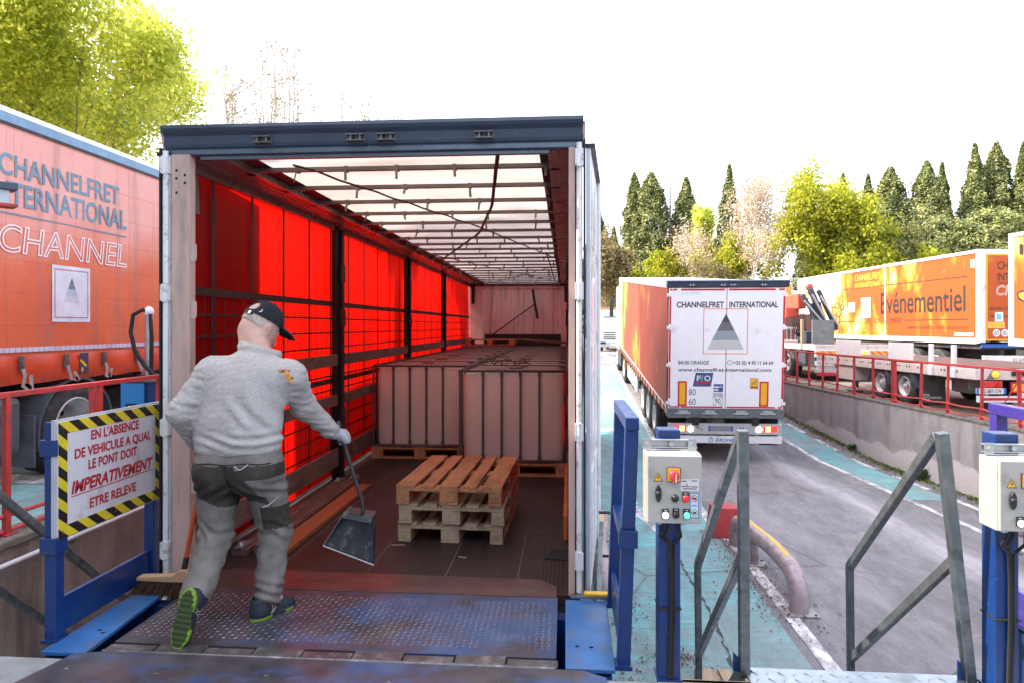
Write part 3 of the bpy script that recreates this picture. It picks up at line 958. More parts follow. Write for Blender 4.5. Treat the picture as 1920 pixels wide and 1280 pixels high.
def guide(loc, label, kink=0.07):
    t = thing('wheel_guide', label, 'wheel guide', loc)
    pts = [(0, 0, 0), (0, 0.02, .15), (0, 0.06, .27), (0, .17, .36), (0, .32, .385), (-.004, .9, .39), (-kink, 1.5, .4), (-kink * 1.2, 1.95, .38), (-kink * 1.3, 2.12, .33), (-kink * 1.35, 2.2, .22), (-kink * 1.35, 2.22, 0)]
    mb = MB(); mb.tube(pts, .098, 24); mb.build('pipe', m_pipe, t)
    mb = MB()
    q = [V(*p) + V(0, 0, .099) for p in pts[4:8]]
    for a, b2 in zip(q, q[1:]):
        for s in (-1,):
            mb.add([a + V(-.03, 0, -.004), a + V(.03, 0, -.004), b2 + V(.03, 0, -.004), b2 + V(-.03, 0, -.004), a + V(0, 0, .002), b2 + V(0, 0, .002)], [(0, 4, 5, 3), (4, 1, 2, 5)])
    mb.build('yellow_stripe', m_ystripe, t)
    for x, y, s in ((0, 0, .17), (-kink * .9, 1.45, .14), (-kink * 1.35, 2.22, .15)):
        mb = MB(); mb.box((x - s, y - s * .8, .004), (x + s, y + s * .8, .018), 0)
        for dx in (-1, 1):
            for dy in (-1, 1):
                mb.cyl((x + dx * s * .8, y + dy * s * .6, .018), (x + dx * s * .8, y + dy * s * .6, .034), .014, 6, 1)
        mb.build('base_plate', [MT('dusty_plate', (0.33, 0.3, 0.3), .5, .3, var=.2), m_galv], t)
    mb = MB(); mb.cyl((-kink * .9, 1.45, .01), (-kink * .9, 1.45, .35), .055, 12); mb.build('stub_leg', m_pipe, t)
    return t


guide((2.42, 7.3, LOW), 'bent grey pipe wheel guide with yellow stripe on the road, nearest the stairs')
guide((0.4, 7.4, LOW), 'bent grey pipe wheel guide half hidden by the white trailer door', -0.07)
guide((5.9, 7.3, LOW), 'bent grey pipe wheel guide glimpsed right of the violet frame post')
t = thing('wheel_stop', 'red steel wedge at the far end of the bent pipe guide', 'wheel stop', (2.22, 9.95, LOW))
mb = MB(); mb.prism([(-.2, 0), (.22, 0), (.2, .42), (-.14, .42)], (0, -.15, 0), (1, 0, 0), (0, 0, 1), -.3); mb.build('wedge', m_redrail, t, bevel=.01)
mb = MB(); mb.box((-.26, -.2, .003), (.28, .2, .014)); mb.build('base_plate', m_steel, t)


# ------------------------------------------------------------------ euro pallets
def woodmat(name, a, b2, grain=(1, 1, 1)):
    g = N(name)
    oi = g.n('ShaderNodeObjectInfo')
    n1 = g.noise(3.0, 8, 0.65, (12, 1.2, 12), 0.4)
    c = g.mix(g.ramp(n1, 0.3, 0.72), a, b2)
    c = g.mix(g.math('MULTIPLY', g.ramp(g.noise(2.2, 6, .7, (2, 1, 2)), 0.5, 0.66), 0.6), c, tuple(q * .38 for q in a))
    nl = g.ramp(g.noise(26, 2, .5), .76, .79)
    c = g.mix(g.math('MULTIPLY', nl, .8), c, (.04, .03, .025))
    c = g.mix(g.math('MULTIPLY', g.ramp(g.noise(7, 9, .8, (14, .5, 14)), .66, .7), .7), c, tuple(q * .25 for q in a))
    c = g.mix(g.math('MULTIPLY', oi.outputs['Random'], 0.22), c, (0.16, 0.1, 0.07))
    return g.done(g.bsdf(c, 0.75, 0, .3, g.bump(n1, .35, .006)))


m_wood = woodmat('pallet_wood_warm', (0.36, 0.14, 0.06), (0.6, 0.29, 0.14))
m_woodpale = woodmat('pallet_wood_pale', (0.36, 0.25, 0.16), (0.52, 0.4, 0.28))


def pallet(loc, rot, label, mat, L=1.2, Wd=0.8, group=None, seed=0):
    t = thing('wooden_pallet', label, 'pallet', loc, rot, group)
    rr = random.Random(seed)
    xs = [(-Wd / 2, .145), (-Wd / 2 + .19, .1), (-.0725, .145), (Wd / 2 - .29, .1), (Wd / 2 - .145, .145)]
    if Wd > 1: xs = [(-Wd / 2 + i * (Wd - .12) / 6, .12) for i in range(7)]
    for x, w in xs:
        mb = MB(); j = rr.uniform(-.004, .004); mb.box((x, -L / 2 + j, .122), (x + w, L / 2 + j, .144)); mb.build('top_board', mat, t, bevel=.003)
    for y in (-L / 2, -.07, L / 2 - .14):
        mb = MB(); mb.box((-Wd / 2, y, .1), (Wd / 2, y + .14, .1215)); mb.build('cross_board', mat, t, bevel=.003)
        for x in (-Wd / 2, -.07, Wd / 2 - .1):
            mb = MB(); mb.box((x + .001, y, .022), (x + (.099 if x != -.07 else .139), y + .14, .0995)); mb.build('block', mat, t, bevel=.004)
    for x, w in ((-Wd / 2, .1), (-.07, .14), (Wd / 2 - .1, .1)):
        mb = MB(); mb.box((x, -L / 2, 0), (x + w, L / 2, .0215)); mb.build('bottom_board', mat, t, bevel=.003)
    return t


G = 'euro pallets stacked on the trailer floor'
pallet((-0.845, 5.66, 0.001), R(-1.6), 'lowest pale wooden pallet of the stack of three', m_woodpale, group=G, seed=1)
pallet((-0.838, 5.64, 0.146), R(-1.1), 'middle wooden pallet of the stack of three, with blue stained blocks', m_woodpale, group=G, seed=2)
pallet((-0.848, 5.63, 0.291), R(-1.9), 'topmost warm brown wooden pallet of the stack of three', m_wood, group=G, seed=3)
pallet((1.48, 5.15, LOW + .012), R(2), 'pale wooden pallet on the turquoise ground below the stair handrail', m_woodpale, seed=4)

# blue charging cabinet with hose pole on the left yard
t = thing('charging_cabinet', 'blue charging cabinet with grey hose pole behind the left red railing', 'cabinet', (-4.62, 7.0, UP))
m_ltblue = MT('light_blue_paint', (0.03, 0.24, 0.6), .4, var=.06)
mb = MB(); mb.box((-.12, -.02, 0), (.36, .5, 1.13)); mb.build('cabinet_body', m_blue, t, bevel=.006)
mb = MB(); mb.box((-.12, -.05, .05), (.14, -.0205, 1.12)); mb.build('front_panel', m_ltblue, t, bevel=.003)
mb = MB(); mb.box((-.06, -.06, .62), (.07, -.0505, .9)); mb.build('socket', m_blackpl, t, bevel=.003)
mb = MB(); mb.tube([(.0, -.08, .88), (-.01, -.1, .8), (-.04, -.1, .7), (-.06, -.09, .6)], .014, 8); mb.build('plug', m_galvlight, t)
mb = MB(); mb.box((-.14, -.06, 1.131), (.38, .52, 1.15)); mb.build('lid', m_galv, t)
mb = MB(); mb.cyl((.1, .1, 1.15), (.1, .1, 1.84), .04, 16); mb.lathe([(.045, 0), (.045, .03), (.04, .03)], (.1, .1, 1.15)); mb.build('pole', m_galvlight, t)
mb = MB(); mb.lathe([(.0001, .1), (.035, .085), (.055, .04), (.05, .0), (.0001, -.02)], (.1, .1, 1.84), n=16); mb.build('pole_cap', m_whiteclean, t)
mb = MB(); mb.tube([(.14, .08, 1.2), (.145, .08, 1.6), (.13, .08, 1.84), (.06, .06, 1.9), (-.04, .04, 1.84), (-.06, .03, 1.65), (.0, .02, 1.45), (.12, 0, 1.3), (.3, -.02, 1.15), (.45, -.03, .9)], .022, 10); mb.build('hose', m_black, t)
# small yellow catch on the right side plate
t = thing('yellow_catch', 'small yellow and grey steel catch lying where blue plate meets trailer', 'catch', (0.13, 4.07, 0.012))
mb = MB(); mb.box((-.1, -.02, 0), (.12, .02, .018)); mb.build('bar', m_steel, t, bevel=.003)
mb = MB(); mb.box((-.02, -.025, .0185), (.13, .025, .036)); mb.build('grip', m_yellow, t, bevel=.006)

# ------------------------------------------------------------------ wheels (shared builder)
def wheel(parent, c, r, w, side, mats=None, holes=10, dish=0.12, rf=.58):
    """side = +1/-1: the outer face looks along +-x"""
    c = V(*c)
    ax = V(side, 0, 0)
    mb = MB()
    p = [(r * (rf - .02), -w / 2), (r * .8, -w / 2), (r * .96, -w / 2 + .02), (r, -w / 2 + .05), (r, w / 2 - .05), (r * .96, w / 2 - .02), (r * .85, w / 2), (r * (rf - .01), w / 2 - .01)]
    mb.lathe(p, c, ax, 40)
    for i in range(40):
        a = 2 * math.pi * i / 40
        d = V(0, math.cos(a), math.sin(a))
        mb.obox(c + d * (r + .002), (w * .8, .03, .012), Matrix.Rotation(a - math.pi / 2, 3, 'X'))
    t = mb.build('tyre', MT('dusty_tyre', (.035, .036, .04), .75, var=.3, dirt=(.09, .09, .095), dirt_amt=.35, dirt_scale=6, bump=.2), parent)
    mb = MB()
    p = [(r * rf, w / 2 - .008), (r * (rf - .03), w / 2 + .004), (r * (rf - .06), w / 2 - .02), (r * (rf - .1), w / 2 - dish), (r * .3, w / 2 - dish * 1.05), (r * .26, w / 2 - dish * (.6 if dish < .15 else .95)), (r * .17, w / 2 - dish * (.5 if dish < .15 else .9)), (r * .15, w / 2 - dish * (.2 if dish < .15 else .6)), (.001, w / 2 - dish * (.18 if dish < .15 else .58))]
    mb.lathe(p, c, ax, 36, 0)
    for i in range(holes):
        a = 2 * math.pi * i / holes
        d = V(0, math.cos(a), math.sin(a))
        mb.disc(c + d * r * .39 + ax * (w / 2 - dish * 1.0), ax, r * .055, 10, 1)
        d2 = V(0, math.cos(a + .3), math.sin(a + .3))
        mb.cyl(c + d2 * r * .215 + ax * (w / 2 - dish * .6), c + d2 * r * .215 + ax * (w / 2 - dish * .35), .014, 6)
    mb.build('rim', [m_rim, m_hole], parent)


def wheelset(root, x0, x1, y, z, r=.5, w=.36, dish=.12):
    for x, s in ((x0, -1), (x1, 1)):
        h = thing('wheel', None, None, (0, 0, 0))
        h.parent = root
        wheel(h, (x, y, z), r, w, s, dish=dish)


# ------------------------------------------------------------------ the trailer at the dock
TX0, TX1, TY, TL = -2.53, 0.12, 4.13, 13.5
tr = thing('curtain_trailer', 'open curtainside trailer docked at the leveller with glowing red side curtain', 'trailer', (0, TY, 0))
m_hwhite = MT('dusty_white_post_red_lit', (0.56, 0.39, 0.33), .42, var=.06, scale=3, dirt=(.3, .25, .23), dirt_amt=.3, dirt_scale=3, dirt_st=(3, 3, .5))  # white post tinted pink: red bounce light put into the colour
m_edge = MT('white_door_edge', (.74, .75, .75), .35, var=.05, dirt=(.22, .2, .18), dirt_amt=.25, dirt_scale=16)

g = N('trailer_floor_brown')
n1 = g.ramp(g.noise(1.6, 7, .65, (1, .5, 1)), .3, .7)
c = g.mix(n1, (.015, .01, .009), (.042, .026, .023))
c = g.mix(g.math('MULTIPLY', g.ramp(g.noise(5, 8, .75), .58, .72), .6), c, (.12, .09, .085))
vo = g.n('ShaderNodeTexVoronoi')
vo.inputs['Scale'].default_value = 38
vo.inputs['Randomness'].default_value = .15
g.link(g.coord((1, 1, 1)), vo.inputs['Vector'])
m_floor = g.done(g.bsdf(c, g.math('ADD', .36, g.math('MULTIPLY', n1, .25)), 0, .5, g.bump(g.ramp(vo.outputs['Distance'], .5, .2), .35, .004)))


def fabric_sheet(name, refl, trans, tw, rough=.42, flames=False, wave=True):
    g = N(name)
    c = g.mix(g.ramp(g.noise(1.2, 5), .3, .7), tuple(q * .9 for q in refl), tuple(min(1, q * 1.1) for q in refl))
    nrm = g.bump(g.noise(2.2, 3, .5, (1, 1, .4)), .25, .04)
    p = g.bsdf(c, rough, 0, .25, nrm)
    t = g.n('ShaderNodeBsdfTranslucent')
    th = g.math('ADD', g.math('MULTIPLY', g.noise(.55, 5, .6, (1, 1, .8), 1.2), .9), g.math('MULTIPLY', g.noise(1.4, 6, .65, (1, 1, 2.4), .8), .5))
    g.link(g.mix(g.ramp(th, .42, .92), tuple(q * .5 for q in trans), trans), t.inputs['Color'])
    m = g.n('ShaderNodeMixShader')
    m.inputs[0].default_value = tw
    g.link(p, m.inputs[1]); g.link(t.outputs[0], m.inputs[2])
    return g.done(m.outputs[0])


m_curt = fabric_sheet('translucent_red_curtain', (.42, .006, .004), (.75, .006, .002), .6)
m_belt = MT('curtain_belt', (.03, .01, .01), .6, var=.2)
m_roof = fabric_sheet('translucent_white_roof_sheet', (.55, .51, .51), (.62, .54, .49), .55, .5)
m_bow = MT('roof_bow_aluminium', (.17, .14, .125), .45, .5, var=.2)
m_cant = MT('brushed_roof_rail', (.33, .27, .26), .3, .65, var=.2, scale=2, dirt=(.2, .16, .15), dirt_amt=.3, dirt_scale=3, dirt_st=(6, .3, 6))

mb = MB(); mb.box((-2.5, 0, -.05), (.09, TL, 0)); mb.build('floor', m_floor, tr)
mb = MB()
for x in (-1.92, -1.31, -.78, -.31):
    mb.box((x, .16, .0005), (x + .007, 1.25 if x > -1.8 else TL - .1, .0015))
for y in (1.25, 3.4, 6.0): mb.box((-2.4, y, .0005), (.05, y + .006, .0012))
mb.build('floor_seam', MT('worn_seam', (.13, .1, .09), .5), tr)
mb = MB()
for x in (-1.75, -.75): mb.box((x, .3, -.45), (x + .12, TL - .5, -.055))
mb.box((-2.5, .02, -.3), (.09, .12, -.055))
for y in np.arange(.8, TL, .8): mb.box((-2.4, y, -.16), (0, y + .06, -.056))
mb.build('chassis', m_dark, tr)
for y in (3.0, 4.3, 5.6):
    wheelset(tr, -2.3, -.12, y, LOW + .5)
# rear portal frame
mb = MB()
mb.box((-2.475, -.01, 0), (-2.355, .06, 2.7), 0)
for x, z in ((-2.44, 2.6), (-2.44, 2.55), (-2.385, 2.57), (-2.385, 2.52), (-2.44, 2.46)):
    mb.disc((x, -.0112, z), (0, -1, 0), .0085, 12, 1)
for z in (2.08, 1.72, .95, .62):
    mb.prism([(0, -.055), (.035, -.05), (.04, -.03), (.04, .05), (.035, .055), (0, .055)], (-2.355, .0, z), (1, 0, 0), (0, 0, 1), -.006, 0)
mb.build('corner_post', [m_hwhite, m_hole], tr, bevel=.003)
mb = MB(); mb.box((.02, -.005, 0), (.058, .09, 2.7)); mb.build('corner_post', m_hwhite, tr, bevel=.003)
for x in (-2.505, .083):
    mb = MB(); mb.cyl((x, -.02, .03), (x, -.02, 2.72), .017, 12, 0)
    mb.box((x - .012, .0, .03), (x + .02, .05, 2.72), 0)
    for z in (2.63, 1.83, .99, .22):
        mb.box((x - .025, -.045, z - .05), (x + .025, .01, z + .05), 0)
        mb.cyl((x, -.03, z - .056), (x, -.03, z + .056), .02, 10, 0)
    mb.build('hinge_post', m_edge, tr, bevel=.002)
    s = -1 if x < -1 else 1
    mb = MB(); mb.box((x + s * .026, -.03, .0), (x + s * .038, .05, 2.74)); mb.build('rubber_seal', MT('dark_blue_seal', (.012, .014, .03), .5), tr)
# header with roller buckles
mb = MB()
P = [(0, 2.695), (.0, 2.735), (-.012, 2.742), (-.02, 2.76), (-.025, 2.81), (-.05, 2.832), (-.062, 2.85), (-.06, 2.872), (.15, 2.885), (.15, 2.73), (.05, 2.695)]
mb.prism(P, (TX0 + .012, 0, 0), (0, 1, 0), (0, 0, 1), TX1 - TX0 - .024)
mb.build('header', m_navy, tr, bevel=.003)
mb = MB(); mb.box((TX0 + .06, -.006, 2.7), (TX1 - .05, -.001, 2.726)); mb.box((-2.3, .02, 2.672), (-.1, .06, 2.694)); mb.build('header_trim', MT('blue_grey_trim', (.13, .16, .2), .3, .5), tr)
for x in (TX0, TX1 - .016):
    mb = MB(); mb.prism([(.05, 2.7), (-.012, 2.742), (-.03, 2.81), (-.05, 2.84), (.15, 2.84), (.15, 2.7)], (x, 0, 0), (0, 1, 0), (0, 0, 1), .016); mb.build('header_end', m_hwhite, tr)
for x in (-1.87, -1.28, -1.09, -.49):
    mb = MB()
    for dx in (-.027, .03):
        for z in (2.752, 2.788): mb.box((x + dx - .026, -.07, z - .003), (x + dx + .026, -.02, z + .003))
        mb.cyl((x + dx, -.055, 2.755), (x + dx, -.055, 2.786), .008, 8)
    mb.box((x - .055, -.032, 2.748), (x + .06, -.024, 2.792))
    mb.build('lock_keeper', MT('grey_keeper', (.14, .14, .14), .4, .5), tr)
# roof
mb = MB()
nx, ny = 8, 84
xs = [-2.3 + 2.33 * i / nx for i in range(nx + 1)]
vs = []
for j in range(ny + 1):
    for i, x in enumerate(xs):
        y = .1 + (TL - .15) * j / ny
        ph = ((y - .58) / .63) % 1
        sag = -.018 * math.sin(ph * math.pi) * (1 + .3 * math.sin(j * 1.7 + i * 2.1))
        vs.append((x, y, 2.775 + sag))
mb.add(vs, [(j * (nx + 1) + i, j * (nx + 1) + i + 1, (j + 1) * (nx + 1) + i + 1, (j + 1) * (nx + 1) + i) for j in range(ny) for i in range(nx)], 0, True)
mb.build('roof_sheet', m_roof, tr)
for x0, x1, s in ((-2.5, -2.2, 1), (-.11, .09, -1)):
    mb = MB()
    mb.box((x0, .08, 2.7), (x1, TL, 2.79))
    if s > 0:
        for k in range(4): mb.box((x0 + .06 + .055 * k, .08, 2.694), (x0 + .068 + .055 * k, TL, 2.7))
        mb.box((x0, .08, 2.64), (x0 + .05, TL, 2.7))
    else:
        mb.box((x1 - .05, .08, 2.5), (x1, TL, 2.7))
    mb.build('roof_rail', m_cant, tr)
    mb = MB(); mb.box((x1 if s > 0 else x0 - .06, .08, 2.745), ((x1 + .12) if s > 0 else x0, TL, 2.75)); mb.build('roof_gutter', m_belt, tr)
rr = random.Random(2)
for k in range(21):
    y = .58 + .63 * k
    mb = MB()
    mb.box((-2.22, y - .02, 2.713), (-.09, y + .02, 2.742))
    for x in (-2.0, -1.62, -1.2, -.75, -.24):
        x += rr.uniform(-.12, .12)
        l = rr.uniform(.05, .085)
        mb.box((x - .012, y - .024, 2.706), (x + .012, y + .024, 2.746))
        mb.bar((x, y - .026, 2.715), (x + rr.uniform(-.02, .02), y - .035 - rr.uniform(0, .02), 2.715 - l), .018, .008)
    for x in (-2.24, -.07): mb.box((x - .03, y - .03, 2.7), (x + .03, y + .03, 2.75))
    mb.build('roof_bow', m_bow, tr)
for pts, rad in (([(-1.83, .35), (-.95, 3.3), (-.15, 6.9)], .008), ([(-.43, .2), (-.66, 2.0), (-1.0, 3.8), (-2.1, 7.2)], .014), ([(-2.2, 5.6), (-1.1, 9.5), (-.15, 12.8)], .008), ([(-.2, 8.3), (-1.1, 11), (-2.0, 13)], .008), ([(-.28, 6.0), (-.25, 12.5)], .012)):
    mb = MB()
    P = []
    for (xa, ya), (xb, yb) in zip(pts, pts[1:]):
        for q in range(12):
            f = q / 12
            P.append((xa + (xb - xa) * f, ya + (yb - ya) * f, 2.722 - .016 * abs(math.sin((ya + (yb - ya) * f) * 5))))
    P.append((pts[-1][0], pts[-1][1], 2.72))
    mb.tube(P, rad, 6); mb.build('roof_cable', m_belt, tr)
# side curtains with belts and slash-proof mesh
def curtain(x, s):
    mb = MB()
    ny, nz = 70, 10
    vs = []
    for j in range(ny + 1):
        y = .06 + (TL - .1) * j / ny
        for k in range(nz + 1):
            z = .03 + (2.72 - .03) * k / nz
            vs.append((x - s * (.011 * math.sin(y * 3.1 + math.sin(z * 2)) + .005 * math.sin(y * 9 + z * 4)) * math.sin(k / nz * 3.14), y, z))
    mb.add(vs, [(j * (nz + 1) + k, (j + 1) * (nz + 1) + k, (j + 1) * (nz + 1) + k + 1, j * (nz + 1) + k + 1) for j in range(ny) for k in range(nz)], 0, True)
    xi = x + s * .016
    def st(y0, y1, z0, z1, dx=0):
        mb.box((xi + s * dx, y0, z0), (xi + s * (dx + .0012), y1, z1), 1)
    y = .52
    while y < TL - .1:
        st(y - .02, y + .02, .05, 2.7)
        y += .606
    st(.06, TL - .05, 1.83, 1.885, .0014)
    st(.06, TL - .05, 1.02, 1.075, .0014)
    for q in range(11):
        z = 1.70 - q * .15
        st(.06, TL - .05, z - .008, z + .008, .0028)
    y = .11
    i = 0
    while y < TL - .1:
        st(y - .0045, y + .0045, .05, 1.85, .0042)
        y += .142
    mb.build('side_curtain', [m_curt, m_belt], tr, fix=False)
curtain(-2.5, 1)
curtain(.1, -1)
mb = MB(); mb.prism([(.0, 0), (.27, 0), (.24, .3), (.0, .2)], (-2.478, .06, 2.38), (0, 1, 0), (0, 0, 1), .002, 0); mb.box((-2.476, .14, 2.45), (-2.474, .19, 2.68), 1)
mb.build('corner_patch', [MT('grey_patch', (.16, .13, .13), .6), m_belt], tr)
for y in (3.07, 6.33, 9.49):
    for x, s in ((-2.46, 1), (.055, -1)):
        mb = MB()
        mb.box((x - .025, y - .09, 0), (x + .02, y + .05, 2.7)); mb.box((x + s * .02 - .012, y + .02, 0), (x + s * .02 + .035 * (s > 0), y + .1, 2.66))
        for z in (1.62, 2.1, .55): mb.box((x + s * .03 - .02, y - .02, z), (x + s * .03 + .03, y + .12, z + .18))
        mb.build('side_pillar', MT('black_pillar', (.014, .011, .012), .45, .3, var=.3), tr, bevel=.004)
m_plank = woodmat('side_board_wood', (.13, .075, .066), (.22, .14, .12))
for ya, yb in ((.12, 2.96), (3.2, 6.22), (6.45, 9.38), (9.62, TL - .15)):
    for x in (-2.435, .02):
        for z0, z1, th in ((1.21, 1.33, .025), (.79, .9, .025), (.14, .33, .03)):
            mb = MB(); mb.box((x, ya, z0), (x + th, yb, z1)); mb.build('side_board', m_plank, tr, bevel=.004)
# front bulkhead
m_bulk = MT('bulkhead_white', (.75, .7, .7), .45, var=.05, dirt=(.4, .34, .33), dirt_amt=.3, dirt_scale=2, dirt_st=(3, 1, .3))
mb = MB()
mb.box((-2.5, TL - .02, 0), (-2.12, TL + .05, 2.75)); mb.box((-.08, TL - .02, 0), (.09, TL + .05, 2.75)); mb.box((-2.12, TL - .02, 2.6), (-.08, TL + .05, 2.75))
x = -2.12
prof = [(0, 0), (.05, .035), (.18, .035), (.23, 0), (.255, 0)]
pp = []
while x < -.1:
    for a, b in prof: pp.append((min(x + a, -.08), TL + .01 + b))
    x += .255
for (xa, ya), (xb, yb) in zip(pp, pp[1:]):
    mb.add([(xa, ya, 0), (xb, yb, 0), (xb, yb, 2.6), (xa, ya, 2.6)], [(0, 1, 2, 3)])
mb.build('bulkhead', m_bulk, tr)
mb = MB(); mb.box((-2.08, TL - .03, 0), (-.12, TL + .005, 1.42)); mb.build('kick_panel', m_blackpl, tr)
mb = MB(); mb.box((-2.45, TL - .08, 2.66), (.05, TL - .03, 2.72)); mb.box((-2.42, TL - .1, 2.2), (-2.34, TL - .03, 2.66)); mb.box((-.02, TL - .1, 2.25), (.03, TL - .03, 2.66)); mb.build('bulkhead_frame', m_blackpl, tr)
# doors folded back along the sides
m_door = MT('white_door_skin', (.74, .74, .77), .25, var=.04, dirt=(.45, .42, .4), dirt_amt=.2, dirt_scale=4, coat=.3)
for hx, s in ((.125, 1), (-2.535, -1)):
    d = thing('rear_door', None, None, (hx, .03, 0), (0, 0, -s * R(4.6)))
    d.parent = tr
    mb = MB()
    mb.box((0, 0, .02), (s * .028, 1.24, 2.7))
    # recessed lock channels running up the door
    for y0 in (.3, .8):
        for z0, z1 in ((.1, .72), (.8, 1.5), (1.58, 2.05), (2.12, 2.6)): mb.box((s * .028, y0 - .17, z0), (s * .034, y0 + .17, z1))
    mb.build('door_skin', m_door, d, bevel=.008)
    mb = MB(); mb.box((-.002, -.01, 2.7), (s * .055, 1.26, 2.725)); mb.box((-.001, 1.24, .02), (s * .04, 1.265, 2.7)); mb.build('door_frame', m_blackpl, d, bevel=.003)
    for y0 in (1.05,):
        mb = MB(); mb.cyl((s * .042, y0, -.05), (s * .042, y0, 2.72), .015, 10); mb.build('lock_rod', m_white, d)
    mb = MB(); mb.tube([(s * .05, .85, .27), (s * .13, .86, .27), (s * .15, .87, .24), (s * .15, .88, -.0), (s * .13, .87, -.05), (s * .05, .86, -.05)], .012, 8); mb.build('door_handle', m_blackpl, d)
    mb = MB(); mb.bar((s * .07, .05, -.2), (s * .07, .85, .2), .03, .014); mb.build('hold_open_bar', m_galv, d)
# rear under-run
mb = MB(); mb.box((-2.4, .05, -.95), (0, .15, -.82)); mb.build('bumper', m_alu, tr)

# ------------------------------------------------------------------ load: caged liquid containers
g = N('milky_polyethylene_red_lit')
c = g.mix(g.ramp(g.noise(2, 3), .3, .7), (.8, .66, .58), (.88, .73, .65))  # peach tint puts the red curtain light into the milky plastic
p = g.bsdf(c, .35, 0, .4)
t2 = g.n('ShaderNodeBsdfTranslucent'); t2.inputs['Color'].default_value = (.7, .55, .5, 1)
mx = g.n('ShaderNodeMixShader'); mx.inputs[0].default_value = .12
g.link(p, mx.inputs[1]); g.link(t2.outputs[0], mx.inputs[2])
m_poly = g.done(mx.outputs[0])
m_cage = MT('cage_tube', (.11, .085, .085), .45, .4, var=.2)


def ibc(loc, label, group):
    t = thing('caged_tank', label, 'liquid tank', loc, 0, group)
    mb = MB()
    prof = [(.14, .9), (.155, .965), (.19, 1.0), (1.02, 1.0), (1.09, .985), (1.128, .95), (1.143, .85)]
    n = 64
    vs = []
    for z, s in prof:
        for j in range(n):
            a = 2 * math.pi * j / n
            ca, sa = math.cos(a), math.sin(a)
            e = 2 / 9
            fx = math.copysign(abs(ca) ** e, ca); fy = math.copysign(abs(sa) ** e, sa)
            fl = 1 - .012 * (0.5 + .5 * math.cos(fx * 5 * math.pi)) * (abs(fy) > .9) * (s > .97)
            vs.append((.565 * s * fx, .47 * s * fy * fl, z))
    fs = [(i * n + j, i * n + (j + 1) % n, (i + 1) * n + (j + 1) % n, (i + 1) * n + j) for i in range(len(prof) - 1) for j in range(n)]
    mb.add(vs, fs, 0, True); mb.add(vs[-n:], [tuple(range(n))]); mb.add(vs[:n], [tuple(range(n))[::-1]])
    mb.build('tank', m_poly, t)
    mb = MB(); mb.lathe([(.08, 1.13), (.085, 1.15), (.07, 1.158), (.001, 1.158)], (0, 0, 0), n=20); mb.build('lid', MT('dull_red_lid', (.2, .07, .06), .5), t)
    mb = MB()
    X, Y = .592, .492
    for z in (.165, 1.14):
        loop = [(-X + .05, -Y, z), (X - .05, -Y, z), (X, -Y + .05, z), (X, Y - .05, z), (X - .05, Y, z), (-X + .05, Y, z), (-X, Y - .05, z), (-X, -Y + .05, z), (-X + .05, -Y, z)]
        mb.tube(loop, .015, 8)
    for x in (-X + .012, -.33, -.125, .08, .285, X - .012):
        for y in (-Y, Y):
            mb.bar((x, y, .16), (x, y, 1.15), .024, .02, up=(0, 1, 0))
            for z in (.2, 1.11): mb.bar((x, y - .004, z - .03), (x, y - .004, z + .03), .036, .014, up=(0, 1, 0))
    for y in (-.3, 0, .3):
        for x in (-X, X): mb.bar((x, y, .16), (x, y, 1.15), .02, .024, up=(0, 1, 0))
    for y in (-.28, -.05, .24): mb.bar((-X, y, 1.153), (X, y, 1.153), .026, .007)
    mb.build('cage', m_cage, t)
    mb = MB()
    for z0, z1 in ((0, .02), (.115, .14)):
        for y in (-.5, -.05, .4): mb.box((-.6, y, z0), (.6, y + .1, z1))
    for x in (-.6, -.07, .46):
        for y in (-.5, -.05, .4): mb.box((x, y, .021), (x + .14, y + .1, .114))
        mb.box((x, -.5, .1405), (x + .14, .5, .15))
    mb.build('pallet_base', m_wood, t)
    return t


GI = 'caged liquid tanks loaded in the trailer'
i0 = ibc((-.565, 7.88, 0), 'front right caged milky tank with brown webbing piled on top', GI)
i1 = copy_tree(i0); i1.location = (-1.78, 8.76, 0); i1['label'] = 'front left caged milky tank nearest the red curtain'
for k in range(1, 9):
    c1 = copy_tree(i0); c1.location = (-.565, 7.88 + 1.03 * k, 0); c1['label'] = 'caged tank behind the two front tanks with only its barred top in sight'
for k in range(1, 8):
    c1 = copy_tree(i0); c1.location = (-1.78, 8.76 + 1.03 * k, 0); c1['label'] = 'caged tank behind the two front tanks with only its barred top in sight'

# webbing heap
t = thing('webbing_strap', 'heap of brown lashing webbing on the front right tank', 'lashing strap', (-.68, 7.56, 1.172))
m_web = MT('brown_webbing', (.13, .075, .03), .8, var=.3, scale=30, bump=.3, bscale=200)
def ribbon(mb, pts, w):
    pts = [V(*p) for p in pts]
    vs = []
    for p, wd in pts if False else [(p, None) for p in pts]:
        vs += [p - V(0, w / 2, 0), p + V(0, w / 2, 0)]
    mb.add(vs, [(2 * i, 2 * i + 1, 2 * i + 3, 2 * i + 2) for i in range(len(pts) - 1)], 0, True)
mb = MB()
for (cx, a, b2, y, w, off) in ((-.16, .1, .055, -.05, .06, 0), (-.05, .12, .07, .03, .055, .4), (.05, .09, .05, -.09, .05, 1), (.2, .11, .05, 0, .06, .2), (.0, .16, .04, .08, .05, .6), (.23, .08, .035, -.07, .05, 2)):
    mb2 = [(cx + a * math.cos(q * .21 + off) * (1 - q * .008), y + .05 * math.sin(q * .1), b2 + b2 * .95 * math.sin(q * .21 + off) * (1 - q * .008)) for q in range(44)]
    ribbon(mb, mb2, w)
o = mb.build('webbing', m_web, t, fix=False)
sm = o.modifiers.new('thick', 'SOLIDIFY'); sm.thickness = .004

